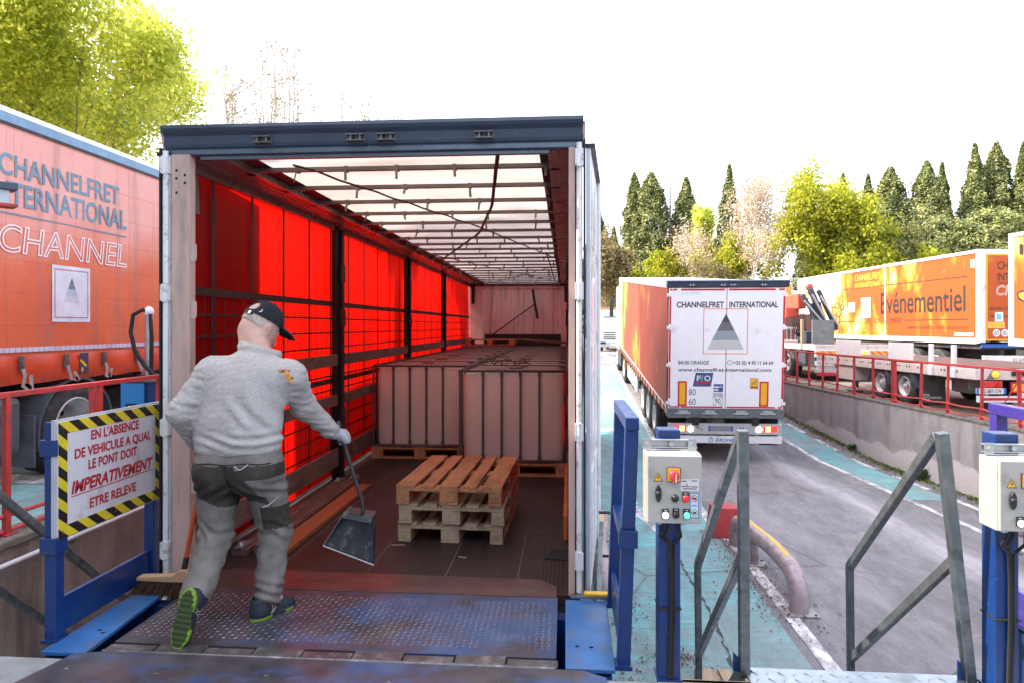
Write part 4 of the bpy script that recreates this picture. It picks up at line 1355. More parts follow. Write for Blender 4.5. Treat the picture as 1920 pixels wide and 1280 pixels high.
# push broom, pallet and board at the far bulkhead
t = thing('push_broom', 'dark push broom leaning crosswise on the pinkish far bulkhead', 'broom', (-1.84, 17.4, 1.42))
mb = MB(); mb.cyl((0, 0, 0), (1.06, .08, .77), .016, 8); mb.build('handle', m_blackpl, t)
mb = MB(); mb.bar((1.0, .1, 1.15), (1.13, .1, .39), .09, .06); mb.build('broom_head', m_black, t, bevel=.01)
pallet((-1.8, 16.6, 1.165), R(90), 'wooden pallet lying on the rearmost tanks by the bulkhead', m_wood, seed=8)
t = thing('wooden_board', 'dark wooden board sloping down to the right on the rearmost tanks', 'board', (-.55, 16.3, 1.25))
mb = MB(); mb.obox((0, 0, .02), (1.15, .5, .04), (0, R(4), 0)); mb.build('board', m_plank, t, bevel=.004)
# loose boards and profiles along the left of the floor
def long_board(name, label, cat, p, q, w, h, mat, ends=None):
    p, q = V(*p), V(*q)
    d = (q - p)
    t = thing(name, label, cat, p, math.atan2(-d.x, d.y))
    L = d.length
    mb = MB(); mb.box((-w / 2, 0, 0), (w / 2, L, h), 0)
    if ends == 'alu':
        for x in (-w * .3, w * .25): mb.box((x - .008, 0, h), (x + .008, L, h + .012), 0)
    mb.build('board_body' if ends is None else 'profile', mat, t, bevel=.003)
    if ends:
        for y in (-.001, L - .16):
            mb = MB(); mb.box((-w * .35, y, h + .012), (w * .35, y + .16, h + .024)); mb.cyl((-w * .2, y + .08, h + .024), (-w * .2, y + .08, h + .04), .018, 8); mb.build('end_fitting', m_alu, t)
    return t
long_board('orange_board', 'long orange board lying on the trailer floor behind the man', 'board', (-2.04, 4.72, .002), (-2.03, 6.75, .002), .15, .035, MT('orange_brown_board', (.36, .1, .035), .55, var=.2, scale=4, dirt=(.2, .06, .03), dirt_amt=.4))
m_prof = MT('red_brown_profile', (.28, .15, .13), .35, .5, var=.2)
long_board('lashing_beam', 'ribbed aluminium lashing beam beside the orange board', 'beam', (-2.17, 4.7, .002), (-2.18, 7.0, .002), .085, .05, m_prof, 'alu')
long_board('lashing_beam', 'ribbed aluminium lashing beam lowest against the red curtain boards', 'beam', (-2.30, 4.65, .002), (-2.30, 6.9, .002), .1, .04, m_prof, 'alu')
long_board('orange_board', 'orange board standing on edge along the right trailer side', 'board', (.0, 5.2, .002), (.012, 7.2, .002), .03, .18, MT('orange_edge_board', (.62, .14, .03), .5, var=.2))
t = thing('rubber_mat', 'square black anti slip rubber mat on the trailer floor by the right post', 'mat', (-.06, 4.86, .001))
mb = MB(); mb.prism([(-.085, -.1), (.09, -.115), (.09, .11), (-.045, .1)], (0, 0, 0), (1, 0, 0), (0, 1, 0), .008); mb.build('mat', m_black, t, bevel=.003)
for i, (x, y, a, lb) in enumerate(((-1.24, 4.98, .1, 'pale wood splinter left of the pallet stack'), (-.72, 4.75, -.3, 'pale wood splinter in front of the pallet stack'))):
    mb = MB(); mb.obox((x, y, .004), (.1 - i * .04, .012, .005), (0, 0, a)); tag(mb.build('wood_splinter', m_woodpale), lb, 'splinter')

# ------------------------------------------------------------------ printed curtain materials
def flame_print(name, base, axis=1, white_at=None, strength=1.0, translucent=False, z0=1.0, rough=.6, fine=1.0):
    """orange tarpaulin printed with yellow-white flames; white_at = (a, b): the colour pales to white between these lengths"""
    g = N(name)
    x, y, z = g.xyz()
    s = (1, .8 * fine, .32 * fine)
    n1 = g.noise(1.1, 5, .6, s, 1.4)
    n2 = g.noise(.45, 3, .5, (1, 1, .8), .6, (4, 2, 1))
    f = g.math('ADD', g.math('MULTIPLY', n1, .6), g.math('MULTIPLY', n2, .55))
    if white_at:
        k = g.ramp(y, white_at[0], white_at[1])
        f = g.math('ADD', f, g.math('MULTIPLY', k, white_at[2] if len(white_at) > 2 else .3))
    f = g.math('ADD', f, strength - 1)
    c = g.mix(g.ramp(f, .53, .6), base, (.5, .2, .02))
    c = g.mix(g.ramp(f, .6, .67), c, (.55, .42, .16))
    c = g.mix(g.ramp(f, .67, .76), c, (.7, .68, .64))
    nrm = g.bump(g.noise(1.6, 3, .5, (1, 1, .5)), .15, .03)
    return g.done(g.bsdf(c, rough, 0, .2, nrm))


def butterfly(mb, o, u, v, s, rot, m0, m1):
    o, u, v = V(*o), V(*u), V(*v)
    c, sn = math.cos(rot), math.sin(rot)
    uu, vv = u * c + v * sn, v * c - u * sn
    n = u.cross(v).normalized()
    for sg in (-1, 1):
        for k, (out, mi, l) in enumerate((([(0, .05), (.35, .62), (.72, .62), (.78, .35), (.4, .02)], m1, 0), ([(.05, .08), (.37, .52), (.64, .53), (.66, .36), (.36, .07)], m0, .002),
                                          ([(0, 0), (.42, -.02), (.55, -.28), (.35, -.55), (.06, -.25)], m1, 0), ([(.06, -.04), (.36, -.06), (.45, -.26), (.32, -.43), (.09, -.22)], m0, .002))):
            pts = [o + uu * (a * sg * s) + vv * (b2 * s) + n * (.003 + l) for a, b2 in out]
            mb.add(pts, [tuple(range(5))], mi)
    mb.add([o + uu * (a * s) + vv * (b2 * s) + n * .006 for a, b2 in ((-.03, .3), (.03, .3), (.03, -.35), (-.03, -.35))], [(0, 1, 2, 3)], m1)


def pyramid(mb, o, u, v, w, h, ms):
    """grey banded triangle, apex up; o = middle of the base"""
    o, u, v = V(*o), V(*u), V(*v)
    lev = (0, .26, .52, .76, 1)
    for i in range(4):
        a, b2 = lev[i], lev[i + 1]
        wa, wb = w / 2 * (1 - a), w / 2 * (1 - b2)
        mb.add([o - u * wa + v * (h * a), o + u * wa + v * (h * a), o + u * wb + v * (h * b2), o - u * wb + v * (h * b2)], [(0, 1, 2, 3)], ms[i])


def frame2(mb, o, u, v, x0, x1, y0, y1, t, mi):
    o, u, v = V(*o), V(*u), V(*v)
    for a in ((x0, y0, x1, y0 + t), (x0, y1 - t, x1, y1), (x0, y0 + t, x0 + t, y1 - t), (x1 - t, y0 + t, x1, y1 - t)):
        mb.add([o + u * a[0] + v * a[1], o + u * a[2] + v * a[1], o + u * a[2] + v * a[3], o + u * a[0] + v * a[3]], [(0, 1, 2, 3)], mi)


def rect(mb, o, u, v, x0, x1, y0, y1, mi, lift=0.0):
    o, u, v = V(*o), V(*u), V(*v)
    n = u.cross(v).normalized() * lift
    mb.add([o + u * a + v * b2 + n for a, b2 in ((x0, y0), (x1, y0), (x1, y1), (x0, y1))], [(0, 1, 2, 3)], mi)


m_p = [MT('grey_band_%s' % n_, c_, .5, var=.04) for n_, c_ in (('pale', (.5, .5, .49)), ('blue', (.26, .31, .35)), ('mid', (.13, .13, .15)), ('dark', (.07, .05, .06)))]
m_tarp = MT('orange_tarpaulin', (.62, .1, .035), .38, var=.1, scale=1.2, dirt=(.42, .1, .07), dirt_amt=.3, dirt_scale=1.5, dirt_st=(1, 2, .3))
m_flare = MT('ink_orange', (.75, .2, .05), .5, var=.04)

# ------------------------------------------------------------------ lorry leaving up the ramp, its white rear doors towards us
dt = thing('departing_lorry', 'curtainside lorry with white lettered rear doors driving up the ramp', 'lorry', (2.2, 15.2, LOW), (R(4.45), 0, R(0.0)))
m_dside = flame_print('flame_print_curtain', (.37, .052, .022), white_at=(9.5, 13.2, .3), fine=.8, rough=.6, strength=.89)
U, Z = (1, 0, 0), (0, 0, 1)
WD = 2.5
# body shell
mb = MB(); mb.box((.02, .12, 3.84), (WD - .02, 13.5, 3.93)); mb.build('roof', MT('white_roof_tarp', (.7, .7, .7), .4), dt)
for x, s in ((0.0, -1), (WD, 1)):
    mb = MB()
    vs = []
    ny, nz = 40, 8
    for j in range(ny + 1):
        for k in range(nz + 1):
            y = .12 + 13.38 * j / ny
            z = 1.22 + 2.62 * k / nz
            vs.append((x - s * .02 + s * .014 * math.sin(y * 2.4 + k) * math.sin(k / nz * 3.14), y, z))
    mb.add(vs, [(j * (nz + 1) + k, (j + 1) * (nz + 1) + k, (j + 1) * (nz + 1) + k + 1, j * (nz + 1) + k + 1) for j in range(ny) for k in range(nz)], 0, True)
    mb.build('side_curtain', m_dside, dt)
    mb = MB(); mb.box((x - s * .03, .12, 1.05), (x - s * .012, 13.5, 1.22)); mb.build('curtain_skirt', m_tarp, dt)
    mb = MB(); mb.box((x - s * .012, .12, 1.2), (x - s * .006, 13.5, 1.24)); mb.build('reflective_strip', m_whiteclean, dt)
    for i in range(22):
        y = .45 + i * .6
        mb = MB(); mb.box((x - s * .012, y - .025, 1.0), (x + s * .006, y + .025, 1.2)); mb.bar((x, y, 1.05), (x + s * .01, y + .06, .92), .03, .004); mb.build('buckle', MT('buckle_brown', (.14, .05, .04), .5), dt)
    mb = MB(); mb.box((x - s * .05, .1, 3.8), (x + s * .003, 13.5, 3.86)); mb.build('roof_rail', m_galvlight, dt)
mb = MB(); mb.box((.03, .14, 1.05), (WD - .03, 13.4, 1.2)); mb.box((.75, .2, .7), (.9, 12, 1.05)); mb.box((1.6, .2, .7), (1.75, 12, 1.05)); mb.box((.03, 13.42, 1.2), (WD - .03, 13.47, 3.84)); mb.build('chassis', m_dark, dt)
# rear doors
m_rear = MT('rear_door_white', (.82, .81, .83), .33, var=.03, dirt=(.6, .57, .57), dirt_amt=.08, dirt_scale=3, coat=.2)
for x0, x1 in ((.03, 1.243), (1.257, 2.47)):
    mb = MB(); mb.box((x0, .0, 1.2), (x1, .05, 3.8)); d = mb.build('rear_door', m_rear, dt, bevel=.006)
    for z in (1.32, 2.15, 2.95, 3.65):
        xx = x0 if x0 < 1 else x1
        h = MB(); h.box((xx - .045, -.012, z - .035), (xx + .045, .02, z + .035)); h.build('hinge', m_white, d, bevel=.004)
    for xx in (x0 + .32, x1 - .32):
        h = MB(); h.box((xx - .1, -.03, 1.12), (xx + .1, -.005, 1.16)); h.box((xx - .16, -.035, 1.08), (xx + .16, -.01, 1.115)); h.build('lock', m_galvlight, d, bevel=.003)
F = -.0015
mb = MB()
for (x0, x1, y0, y1) in ((.05, .1, 3.745, 3.785), (.11, .2, 3.745, 3.785), (.28, 1.2, 3.745, 3.785), (1.29, 2.26, 3.745, 3.785), (2.33, 2.45, 3.745, 3.785), (.05, .28, 1.215, 1.25), (.3, 1.2, 1.215, 1.25), (1.28, 2.3, 1.215, 1.25), (2.36, 2.45, 1.215, 1.25),
                         (.035, .075, 1.26, 1.36), (.035, .075, 1.42, 2.1), (.035, .075, 2.22, 2.9), (.035, .075, 3.02, 3.68), (2.425, 2.465, 1.26, 1.36), (2.425, 2.465, 1.42, 2.1), (2.425, 2.465, 2.22, 2.9), (2.425, 2.465, 3.02, 3.68)):
    rect(mb, (0, F, 0), U, Z, x0, x1, y0, y1, 0)
mb.build('red_marking', m_redrefl, dt, fix=False)
mb = MB()
mb.text('CHANNELFRET', (.19, F, 3.385), U, Z, .125, 1.0, 'L', 0, bold=.03)
mb.text('INTERNATIONAL', (1.3, F, 3.385), U, Z, .125, 1.02, 'L', 0, bold=.03)
mb.text('84100 ORANGE', (.24, F, 2.165), U, Z, .082, .65, 'L', 0, bold=.018)
mb.text('+33 (0) 4 90 11 64 64', (1.41, F, 2.165), U, Z, .082, .83, 'L', 0, bold=.018)
mb.text('www.channelfret', (.24, F, 2.015), U, Z, .08, .97, 'L', 0, bold=.018)
mb.text('-international.com', (1.215, F, 2.015), U, Z, .08, .99, 'L', 0, bold=.018)
for r0, mi in ((.055, 0), (.046, 1)): mb.disc((1.335, F - (.055 - r0) * .05, 2.205), (0, -1, 0), r0, 20, mi)
mb.bar((1.315, F - .001, 2.235), (1.345, F - .001, 2.18), .014, .001)
mb.text('80', (.475, F, 1.49), U, Z, .145, .145, 'L', 0, bold=-.004)
mb.text('60', (.475, F, 1.28), U, Z, .145, .145, 'L', 0, bold=-.004)
mb.build('lettering', [m_ink, m_whiteclean], dt, fix=False)
mb = MB()
frame2(mb, (0, F, 0), U, Z, .76, 1.7, 2.39, 3.36, .016, 4)
pyramid(mb, (1.235, F - .0005, 2.485), U, Z, .78, .76, (0, 1, 2, 3))
mb.build('triangle_emblem', m_p + [m_flare], dt, fix=False)
for x0 in (.236, 1.965):
    mb = MB(); rect(mb, (0, F, 0), U, Z, x0, x0 + .195, 1.255, 1.8, 0); rect(mb, (0, F, 0), U, Z, x0 + .035, x0 + .16, 1.29, 1.765, 1, .0012); mb.build('marker_board', [m_redrefl, m_ambref], dt, fix=False)
STK = [MT('sticker_navy', (.04, .08, .22), .4), m_whiteclean, m_redink, MT('sticker_grey', (.45, .44, .46), .5), m_ink, m_yelst, MT('faded_blue', (.5, .58, .62), .5)]
mb = MB()
mb.prism([(.555, 1.685), (.94, 1.685), (.99, 1.985), (.615, 1.985)], (0, F + .001, 0), U, Z, .0015, 0)
rect(mb, (0, F, 0), U, Z, .63, .93, 1.735, 1.79, 2, .0035)
mb.text('F', (.64, F, 1.81), U, Z, .12, .085, 'L', 1, bold=.012, lift=.003); mb.text('l', (.74, F, 1.79), U, Z, .15, .025, 'L', 1, lift=.003, shear=.3); mb.text('O', (.8, F, 1.81), U, Z, .12, .13, 'L', 1, bold=.012, lift=.003)
mb.build('company_sticker', STK, dt, fix=False)
mb = MB()
rect(mb, (0, F, 0), U, Z, 1.0, 1.2, 1.57, 1.74, 0); rect(mb, (0, F, 0), U, Z, 1.01, 1.12, 1.66, 1.69, 1, .001); mb.text('XL', (1.13, F, 1.66), U, Z, .05, .06, 'L', 1, lift=.001); rect(mb, (0, F, 0), U, Z, 1.01, 1.1, 1.6, 1.63, 1, .001)
mb.build('blue_sticker', STK, dt, fix=False)
mb = MB()
rect(mb, (0, F, 0), U, Z, .99, 1.2, 1.27, 1.55, 3, .0)
mb.disc((1.09, F - .001, 1.37), (0, -1, 0), .096, 24, 1)
mb.text('90', (1.09, F, 1.31), U, Z, .125, .12, 'C', 4, lift=.002)
mb.build('speed_plate', STK, dt, fix=False)
mb = MB()
rect(mb, (0, F, 0), U, Z, 1.77, 1.94, 1.64, 1.87, 4); rect(mb, (0, F, 0), U, Z, 1.777, 1.933, 1.647, 1.863, 5, .001); mb.bar((1.79, F - .0025, 1.75), (1.92, F - .0025, 1.83), .05, .001, 2); rect(mb, (0, F, 0), U, Z, 1.78, 1.93, 1.66, 1.69, 2, .0018)
mb.build('yellow_sticker', STK, dt, fix=False)
mb = MB()
mb.text('KRONE', (.3, F, 3.66), U, Z, .05, .38, 'L', 6, shear=.2)
mb.build('faded_lettering', STK, dt, fix=False)
mb = MB()
P = [(0, 3.81), (-.02, 3.83), (-.04, 3.9), (-.07, 3.945), (-.06, 3.96), (.16, 3.97), (.16, 3.81)]
mb.prism(P, (-.02, 0, 0), (0, 1, 0), (0, 0, 1), WD + .06); mb.build('header', m_navy, dt, bevel=.003)
for x in (.5, 1.15, 1.36, 2.0):
    mb = MB(); mb.box((x - .07, -.07, 3.86), (x + .07, -.03, 3.868)); mb.cyl((x - .03, -.055, 3.84), (x - .03, -.055, 3.89), .012, 6); mb.cyl((x + .03, -.055, 3.84), (x + .03, -.055, 3.89), .012, 6); mb.build('lock_keeper', m_galvlight, dt)
# lower rear
mb = MB(); mb.box((.0, -.01, 1.03), (WD, .1, 1.19)); mb.box((.02, -.04, 1.0), (WD - .02, .0, 1.05)); mb.build('rear_sill', m_galv, dt, bevel=.003)
for x in (.55, 1.82):
    mb = MB(); mb.box((x, -.06, .84), (x + .14, .03, 1.02)); mb.build('rubber_buffer', m_black, dt, bevel=.01)
mb = MB(); mb.box((.04, -.02, .64), (WD - .05, .05, .875)); lb = mb.build('light_bar', MT('silver_light_bar', (.5, .5, .5), .35, .4, var=.08), dt, bevel=.004)
m_tail = emit('tail_lamp_red', (.9, .04, .03), .35)
m_indic = emit('indicator_orange', (1, .35, .06), 2.5)
m_revl = emit('reversing_lamp_lit', (1, .97, .9), 9)
for s, x in ((1, .14), (-1, WD - .15)):
    mb = MB(); xs = sorted((x, x + s * .28)); mb.box((xs[0], -.028, .7), (xs[1], -.0205, .83)); mb.build('tail_lamp', m_tail, lb)
    mb = MB(); xs = sorted((x + s * .14, x + s * .24)); mb.box((xs[0], -.034, .71), (xs[1], -.0285, .82)); mb.build('indicator_lamp', m_indic, lb)
    mb = MB(); mb.lathe([(.0001, .012), (.05, .01), (.06, 0)], (x + s * .38, -.021, .755), (0, -1, 0), 16); mb.build('reversing_lamp', m_revl, lb)
mb = MB()
rect(mb, (0, -.0215, 0), U, Z, .9, 1.42, .71, .825, 0, 0); rect(mb, (0, -.0215, 0), U, Z, .9, .94, .71, .825, 1, .001); rect(mb, (0, -.0215, 0), U, Z, 1.38, 1.42, .71, .825, 1, .001)
for dx in (.66, .7, .76, 1.52, 1.58, 1.64): mb.disc((dx, -.022, .77 + .03 * math.sin(dx * 40)), (0, -1, 0), .016, 10, 2)
mb.build('number_plate', [MT('blurred_plate_grey', (.2, .2, .24), .5), MT('plate_blue', (.03, .08, .3), .5), m_hole], lb, fix=False)
mb = MB(); mb.box((.03, -.0, .44), (WD - .03, .07, .6)); up = mb.build('underrun_bar', m_white, dt, bevel=.006)
mb = MB(); mb.text('KRONE', (1.06, -.0015, .475), U, Z, .075, .4, 'L', 0, bold=.02, shear=.25)
mb.lathe([(.055, 0), (.042, 0)], (.96, -.002, .515), (0, -1, 0), 20); rect(mb, (0, -.0025, 0), U, Z, .952, .968, .5, .57, 0)
mb.build('lettering', m_bluest if False else MT('print_blue', (.03, .1, .3), .5), up, fix=False)
for x in (.12, 2.1):
    mb = MB(); mb.box((x - .05, .25, .35), (x + .35, .27, .95)); mb.build('mudflap', m_black, dt)
for y in (2.3, 3.6, 4.9):
    wheelset(dt, .22, WD - .22, y, .52, .52, .38)
for x in (.02, WD - .06):
    mb = MB(); mb.box((x, 6.2, .45), (x + .04, 9.6, .95)); mb.build('side_guard', m_galvlight, dt)
for x in (.3, 2.05):
    mb = MB(); mb.box((x, 9.9, .1), (x + .15, 10.05, 1.05)); mb.box((x - .08, 9.8, .02), (x + .23, 10.15, .1)); mb.build('landing_leg', m_galv, dt)
# tractor unit
for y in (11.2, 14.6):
    wheelset(dt, .2, WD - .2, y, .52, .52, .36)
mb = MB(); mb.box((.05, 13.75, .75), (2.45, 15.7, 3.55)); mb.build('cab', m_white, dt, bevel=.12)
mb = MB(); mb.box((.1, 10.6, .55), (2.4, 13.7, .95)); mb.box((-.02, 12.2, .45), (.3, 13.5, 1.0)); mb.build('tractor_frame', m_dark, dt, bevel=.03)
mb = MB(); mb.box((-.02, 10.35, .6), (.04, 10.5, .95)); mb.build('tractor_tail_lamp', m_orange, dt)
for x in (-.17, WD + .17):
    mb = MB(); mb.box((x - .09, 15.3, 2.2), (x + .09, 15.5, 3.0)); mb.bar((x, 15.4, 2.9), (x * .5 + .6, 15.4, 2.9), .03, .03); mb.build('mirror', m_blackpl, dt, bevel=.03)

# ------------------------------------------------------------------ white cab facing us at the top of the ramp
sc = thing('white_truck', 'white truck facing us far up the road beyond the turquoise path', 'truck', (2.3, 48, UP))
mb = MB()
P = [(0, .55), (-.02, 1.35), (.02, 1.55), (.28, 2.35), (.4, 2.72), (.6, 2.85), (1.9, 2.85), (1.9, .55)]
mb.prism(P, (0.02, 0, 0), (0, 1, 0), (0, 0, 1), 2.42); cb = mb.build('cab', m_white, sc, bevel=.05)
mb = MB(); mb.add([(.16, -.0 + .055, 1.6), (2.3, .055, 1.6), (2.2, .275, 2.34), (.26, .275, 2.34)], [(0, 1, 2, 3)]); mb.build('windscreen', MT('blue_glass', (.06, .16, .24), .05, coat=.5), sc)
mb = MB(); mb.bar((.3, .03, 1.63), (1.1, .1, 1.8), .03, .02); mb.bar((1.3, .03, 1.63), (2.1, .1, 1.8), .03, .02); mb.build('wiper', m_blackpl, sc)
mb = MB()
for z in (1.28, 1.12, .97, .84): mb.box((.35, -.035, z - .03), (2.1, -.015, z + .03))
mb.build('grille', m_blackpl, sc)
mb = MB(); mb.text('SCANIA', (1.22, -.02, 1.42), U, Z, .09, .8, 'C', 0, bold=.02); mb.build('lettering', m_ink, sc, fix=False)
mb = MB(); mb.box((0, -.08, .3), (2.46, .3, .68)); mb.build('bumper', m_galvlight, sc, bevel=.04)
for x in (.1, 1.96):
    mb = MB(); mb.box((x, -.095, .5), (x + .4, -.07, .66)); mb.build('headlight', m_glass, sc, bevel=.02)
mb = MB(); mb.box((.9, -.1, .4), (1.5, -.082, .52)); mb.build('number_plate', m_whiteclean, sc)
mb = MB(); mb.box((.4, .28, 2.36), (2.05, .5, 2.42)); mb.build('sun_visor', m_glass, sc)
for x in (-.14, 2.6):
    mb = MB(); mb.box((x - .09, .15, 1.6), (x + .09, .3, 2.3)); mb.build('mirror', m_blackpl, sc, bevel=.03)
wheelset(sc, .2, 2.26, .95, .5, .5, .32); wheelset(sc, .2, 2.26, 5.2, .5, .5, .32)
mb = MB(); mb.box((.0, 2.0, .85), (2.46, 7.5, 1.0)); mb.box((0, 2.0, 1.0), (2.46, 2.08, 3.0)); mb.box((0, 2.1, 1.0), (.04, 7.5, 1.7)); mb.box((2.42, 2.1, 1.0), (2.46, 7.5, 1.7)); mb.build('load_bed', m_flare, sc)
mb = MB()
for i in range(9): mb.box((.1 + i * .25, 2.2, 3.06), (.25 + i * .25, 3.2, 3.1))
for y in (2.2, 3.1): mb.box((.1, y, 2.95), (2.3, y + .1, 3.06))
tag(mb.build('roof_rack_timber', m_woodpale, sc), None)

# ------------------------------------------------------------------ orange lorry on the left yard
lt = thing('orange_lorry', 'faded orange curtainside lorry with large lettering beside the dock at left', 'lorry', (-8.35, 6.0, UP))
g = N('faded_orange_tarpaulin')
x, y, z = g.xyz()
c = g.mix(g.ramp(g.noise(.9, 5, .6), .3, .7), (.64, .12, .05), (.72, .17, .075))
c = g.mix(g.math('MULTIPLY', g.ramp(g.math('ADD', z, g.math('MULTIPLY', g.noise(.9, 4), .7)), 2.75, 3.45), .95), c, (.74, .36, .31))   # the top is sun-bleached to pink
c = g.mix(g.math('MULTIPLY', g.ramp(g.noise(2.2, 6, .7, (1, 2.5, .16)), .52, .7), .6), c, (.36, .16, .14))
gr = g.math('FRACT', g.math('MULTIPLY', z, 2.9))
seam = g.math('LESS_THAN', gr, .03)
gy = g.math('LESS_THAN', g.math('FRACT', g.math('MULTIPLY', y, 1.5)), .02)
c = g.mix(g.math('MULTIPLY', g.math('MAXIMUM', seam, gy), .35), c, (.5, .09, .03))
hh = g.math('ADD', g.math('MULTIPLY', g.math('MAXIMUM', seam, gy), .5), g.noise(3, 4, .6, (1, 1, .5)))
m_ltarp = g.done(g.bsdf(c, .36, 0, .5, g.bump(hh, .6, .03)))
RX = 2.55
mb = MB()
ny, nz = 90, 16
vs = []
for j in range(ny + 1):
    y = .05 + 13.5 * j / ny
    for k in range(nz + 1):
        z = 1.42 + 2.4 * k / nz
        vs.append((RX + .006 * math.sin(y * 4.7 + math.sin(z * 3)) * math.sin(k / nz * 3.14) + .0015 * math.sin(z * 17), y, z))
mb.add(vs, [(j * (nz + 1) + k, (j + 1) * (nz + 1) + k, (j + 1) * (nz + 1) + k + 1, j * (nz + 1) + k + 1) for j in range(ny) for k in range(nz)], 0, True)
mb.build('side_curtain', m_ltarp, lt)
mb = MB()
vs = []
for j in range(181):
    y = .05 + 13.5 * j / 180
    ph = ((y - .82) / .655) % 1
    b2 = .03 * math.sin(ph * math.pi) ** .6
    for k in range(7):
        z = 1.42 - .3 * k / 6
        vs.append((RX + .01 + b2 * math.sin(k / 6 * 3.1) + (.02 * math.sin(y * 9) if k == 6 else 0), y, z - .02 * math.sin(ph * math.pi) * (k / 6)))
mb.add(vs, [(j * 7 + k, (j + 1) * 7 + k, (j + 1) * 7 + k + 1, j * 7 + k + 1) for j in range(180) for k in range(6)], 0, True)
mb.build('curtain_skirt', MT('deep_orange_tarp', (.6, .075, .03), .3, var=.12, scale=3), lt)
mb = MB()
for i in range(168): mb.box((RX + .012, .06 + i * .08, 1.45), (RX + .0145, .06 + i * .08 + .073, 1.5))
mb.build('reflective_strip', MT('reflective_white', (.6, .58, .68), .35), lt)
mb = MB(); mb.box((RX - .03, .0, 3.84), (RX + .02, 13.6, 3.94)); mb.build('roof_rail', MT('blue_grey_rail', (.16, .27, .4), .35, .3), lt, bevel=.006)
mb = MB(); mb.box((RX - .03, .0, 3.815), (RX + .016, 13.6, 3.838)); mb.build('roof_rail_shadow_gap', m_dark, lt)
mb = MB(); mb.prism([(0, 3.945), (RX + .015, 3.945), (RX - .07, 4.03), (0, 4.05)], (0, 13.6, 0), (1, 0, 0), (0, 0, 1), 13.6); mb.build('roof', MT('white_roof_edge', (.75, .76, .8), .4), lt, bevel=.01)
mb = MB(); mb.box((.0, .0, 1.3), (.03, 13.6, 3.94)); mb.box((.03, 0, 1.3), (RX - .03, .05, 3.94)); mb.box((.03, 13.55, 1.3), (RX - .03, 13.6, 3.94)); mb.build('body_shell', m_tarp, lt)
mb = MB(); mb.box((.05, .05, 1.2), (RX - .1, 13.5, 1.3)); mb.box((.75, .2, .8), (.9, 13, 1.2)); mb.box((1.65, .2, .8), (1.8, 13, 1.2)); mb.build('chassis', m_dark, lt)
for y in (.82, 1.475, 2.13, 2.785, 3.44, 4.1, 4.75, 5.4, 6.05):
    mb = MB(); mb.box((RX + .035, y - .032, 1.25), (RX + .055, y + .032, 1.41), 0); mb.box((RX + .055, y - .02, 1.3), (RX + .062, y + .02, 1.36), 0); bu = mb.build('buckle', m_galv, lt, bevel=.003)
    rr = random.Random(int(y * 100))
    mb = MB()
    P = [(RX + .06, y, 1.27), (RX + .075, y + .01, 1.2), (RX + .085, y + rr.uniform(-.05, .08), 1.12 - rr.uniform(0, .06)), (RX + .1, y + rr.uniform(.02, .14), 1.1 - rr.uniform(-.05, .1)), (RX + .08, y + .08, 1.2)]
    P = [V(*p) for p in P]
    vs = []
    for p in P: vs += [p + V(0, -.022, 0), p + V(.004, .022, .008)]
    mb.add(vs, [(2 * i, 2 * i + 1, 2 * i + 3, 2 * i + 2) for i in range(len(P) - 1)], 0, True)
    mb.build('strap_tail', MT('grey_webbing', (.3, .27, .26), .8), bu, fix=False)
U2 = (0, 1, 0)
FX = RX + .0072
m_bluegrey = MT('faded_blue_print', (.13, .25, .34), .45, var=.12, scale=6)
mb = MB()
mb.text('CHANNELFRET', (FX, 2.47, 3.3), U2, Z, .235, 1.9, 'R', 0, bold=.016)
mb.text('INTERNATIONAL', (FX, 2.62, 3.0), U2, Z, .25, 2.17, 'R', 0, bold=.016)
rect(mb, (FX, 0, 0), U2, Z, 0.02, 2.62, 2.895, 2.91, 0)
mb.build('lettering', m_bluegrey, lt, fix=False)
mb = MB(); mb.text('CHANNEL', (FX, 2.62, 2.5), U2, Z, .3, 2.05, 'R', 0, outline=.017, shear=.12); mb.build('outlined_lettering', m_whiteclean, lt, fix=False)
mb = MB()
rect(mb, (FX, 0, 0), U2, Z, 1.3, 1.92, 1.77, 2.42, 4, 0)
frame2(mb, (FX + .002, 0, 0), U2, Z, 1.335, 1.885, 1.815, 2.38, .014, 5)
pyramid(mb, (FX + .002, 1.61, 2.0), U2, Z, .26, .29, (0, 1, 2, 3))
mb.build('triangle_emblem', [MT('pale_band', (.55, .56, .62), .5), MT('pale_blue_band', (.42, .47, .55), .5), MT('slate_band', (.16, .21, .28), .5), MT('slate_dark', (.1, .14, .2), .5), MT('emblem_white', (.66, .68, .74), .45), MT('dull_rose', (.45, .22, .25), .5)], lt, fix=False)
mb = MB(); rect(mb, (RX + .045, 0, 0), U2, Z, 1.69, 1.84, 1.17, 1.41, 0); mb.bar((RX + .048, 1.7, 1.33), (RX + .048, 1.8, 1.25), .001, .03, 1); rect(mb, (RX + .047, 0, 0), U2, Z, 1.72, 1.75, 1.19, 1.24, 1); mb.build('scuffed_sticker', [m_navy, m_yelst], lt, fix=False)
mb = MB()
for y in (.6, 1.25, 1.9, 2.55, 3.2): mb.disc((RX + .0125, y, 3.975), (1, 0, 0), .008, 8)
mb.build('rivet', m_dark, lt)
h = thing('wheel', None, None, (0, 0, 0)); h.parent = lt
wheel(h, (RX - .26, 1.72, .53), .52, .5, 1, dish=.3, holes=8, rf=.68)
h = thing('wheel', None, None, (0, 0, 0)); h.parent = lt
wheel(h, (.26, 1.72, .5), .48, .5, -1, dish=.2, holes=8)
for yy in (9.3, 10.6, 11.9): wheelset(lt, .26, RX - .26, yy, .5, .5, .38)
m_fender = MT('dusty_dark_grey', (.085, .095, .12), .5, var=.25, scale=5, dirt=(.13, .13, .14), dirt_amt=.4)
mb = MB()
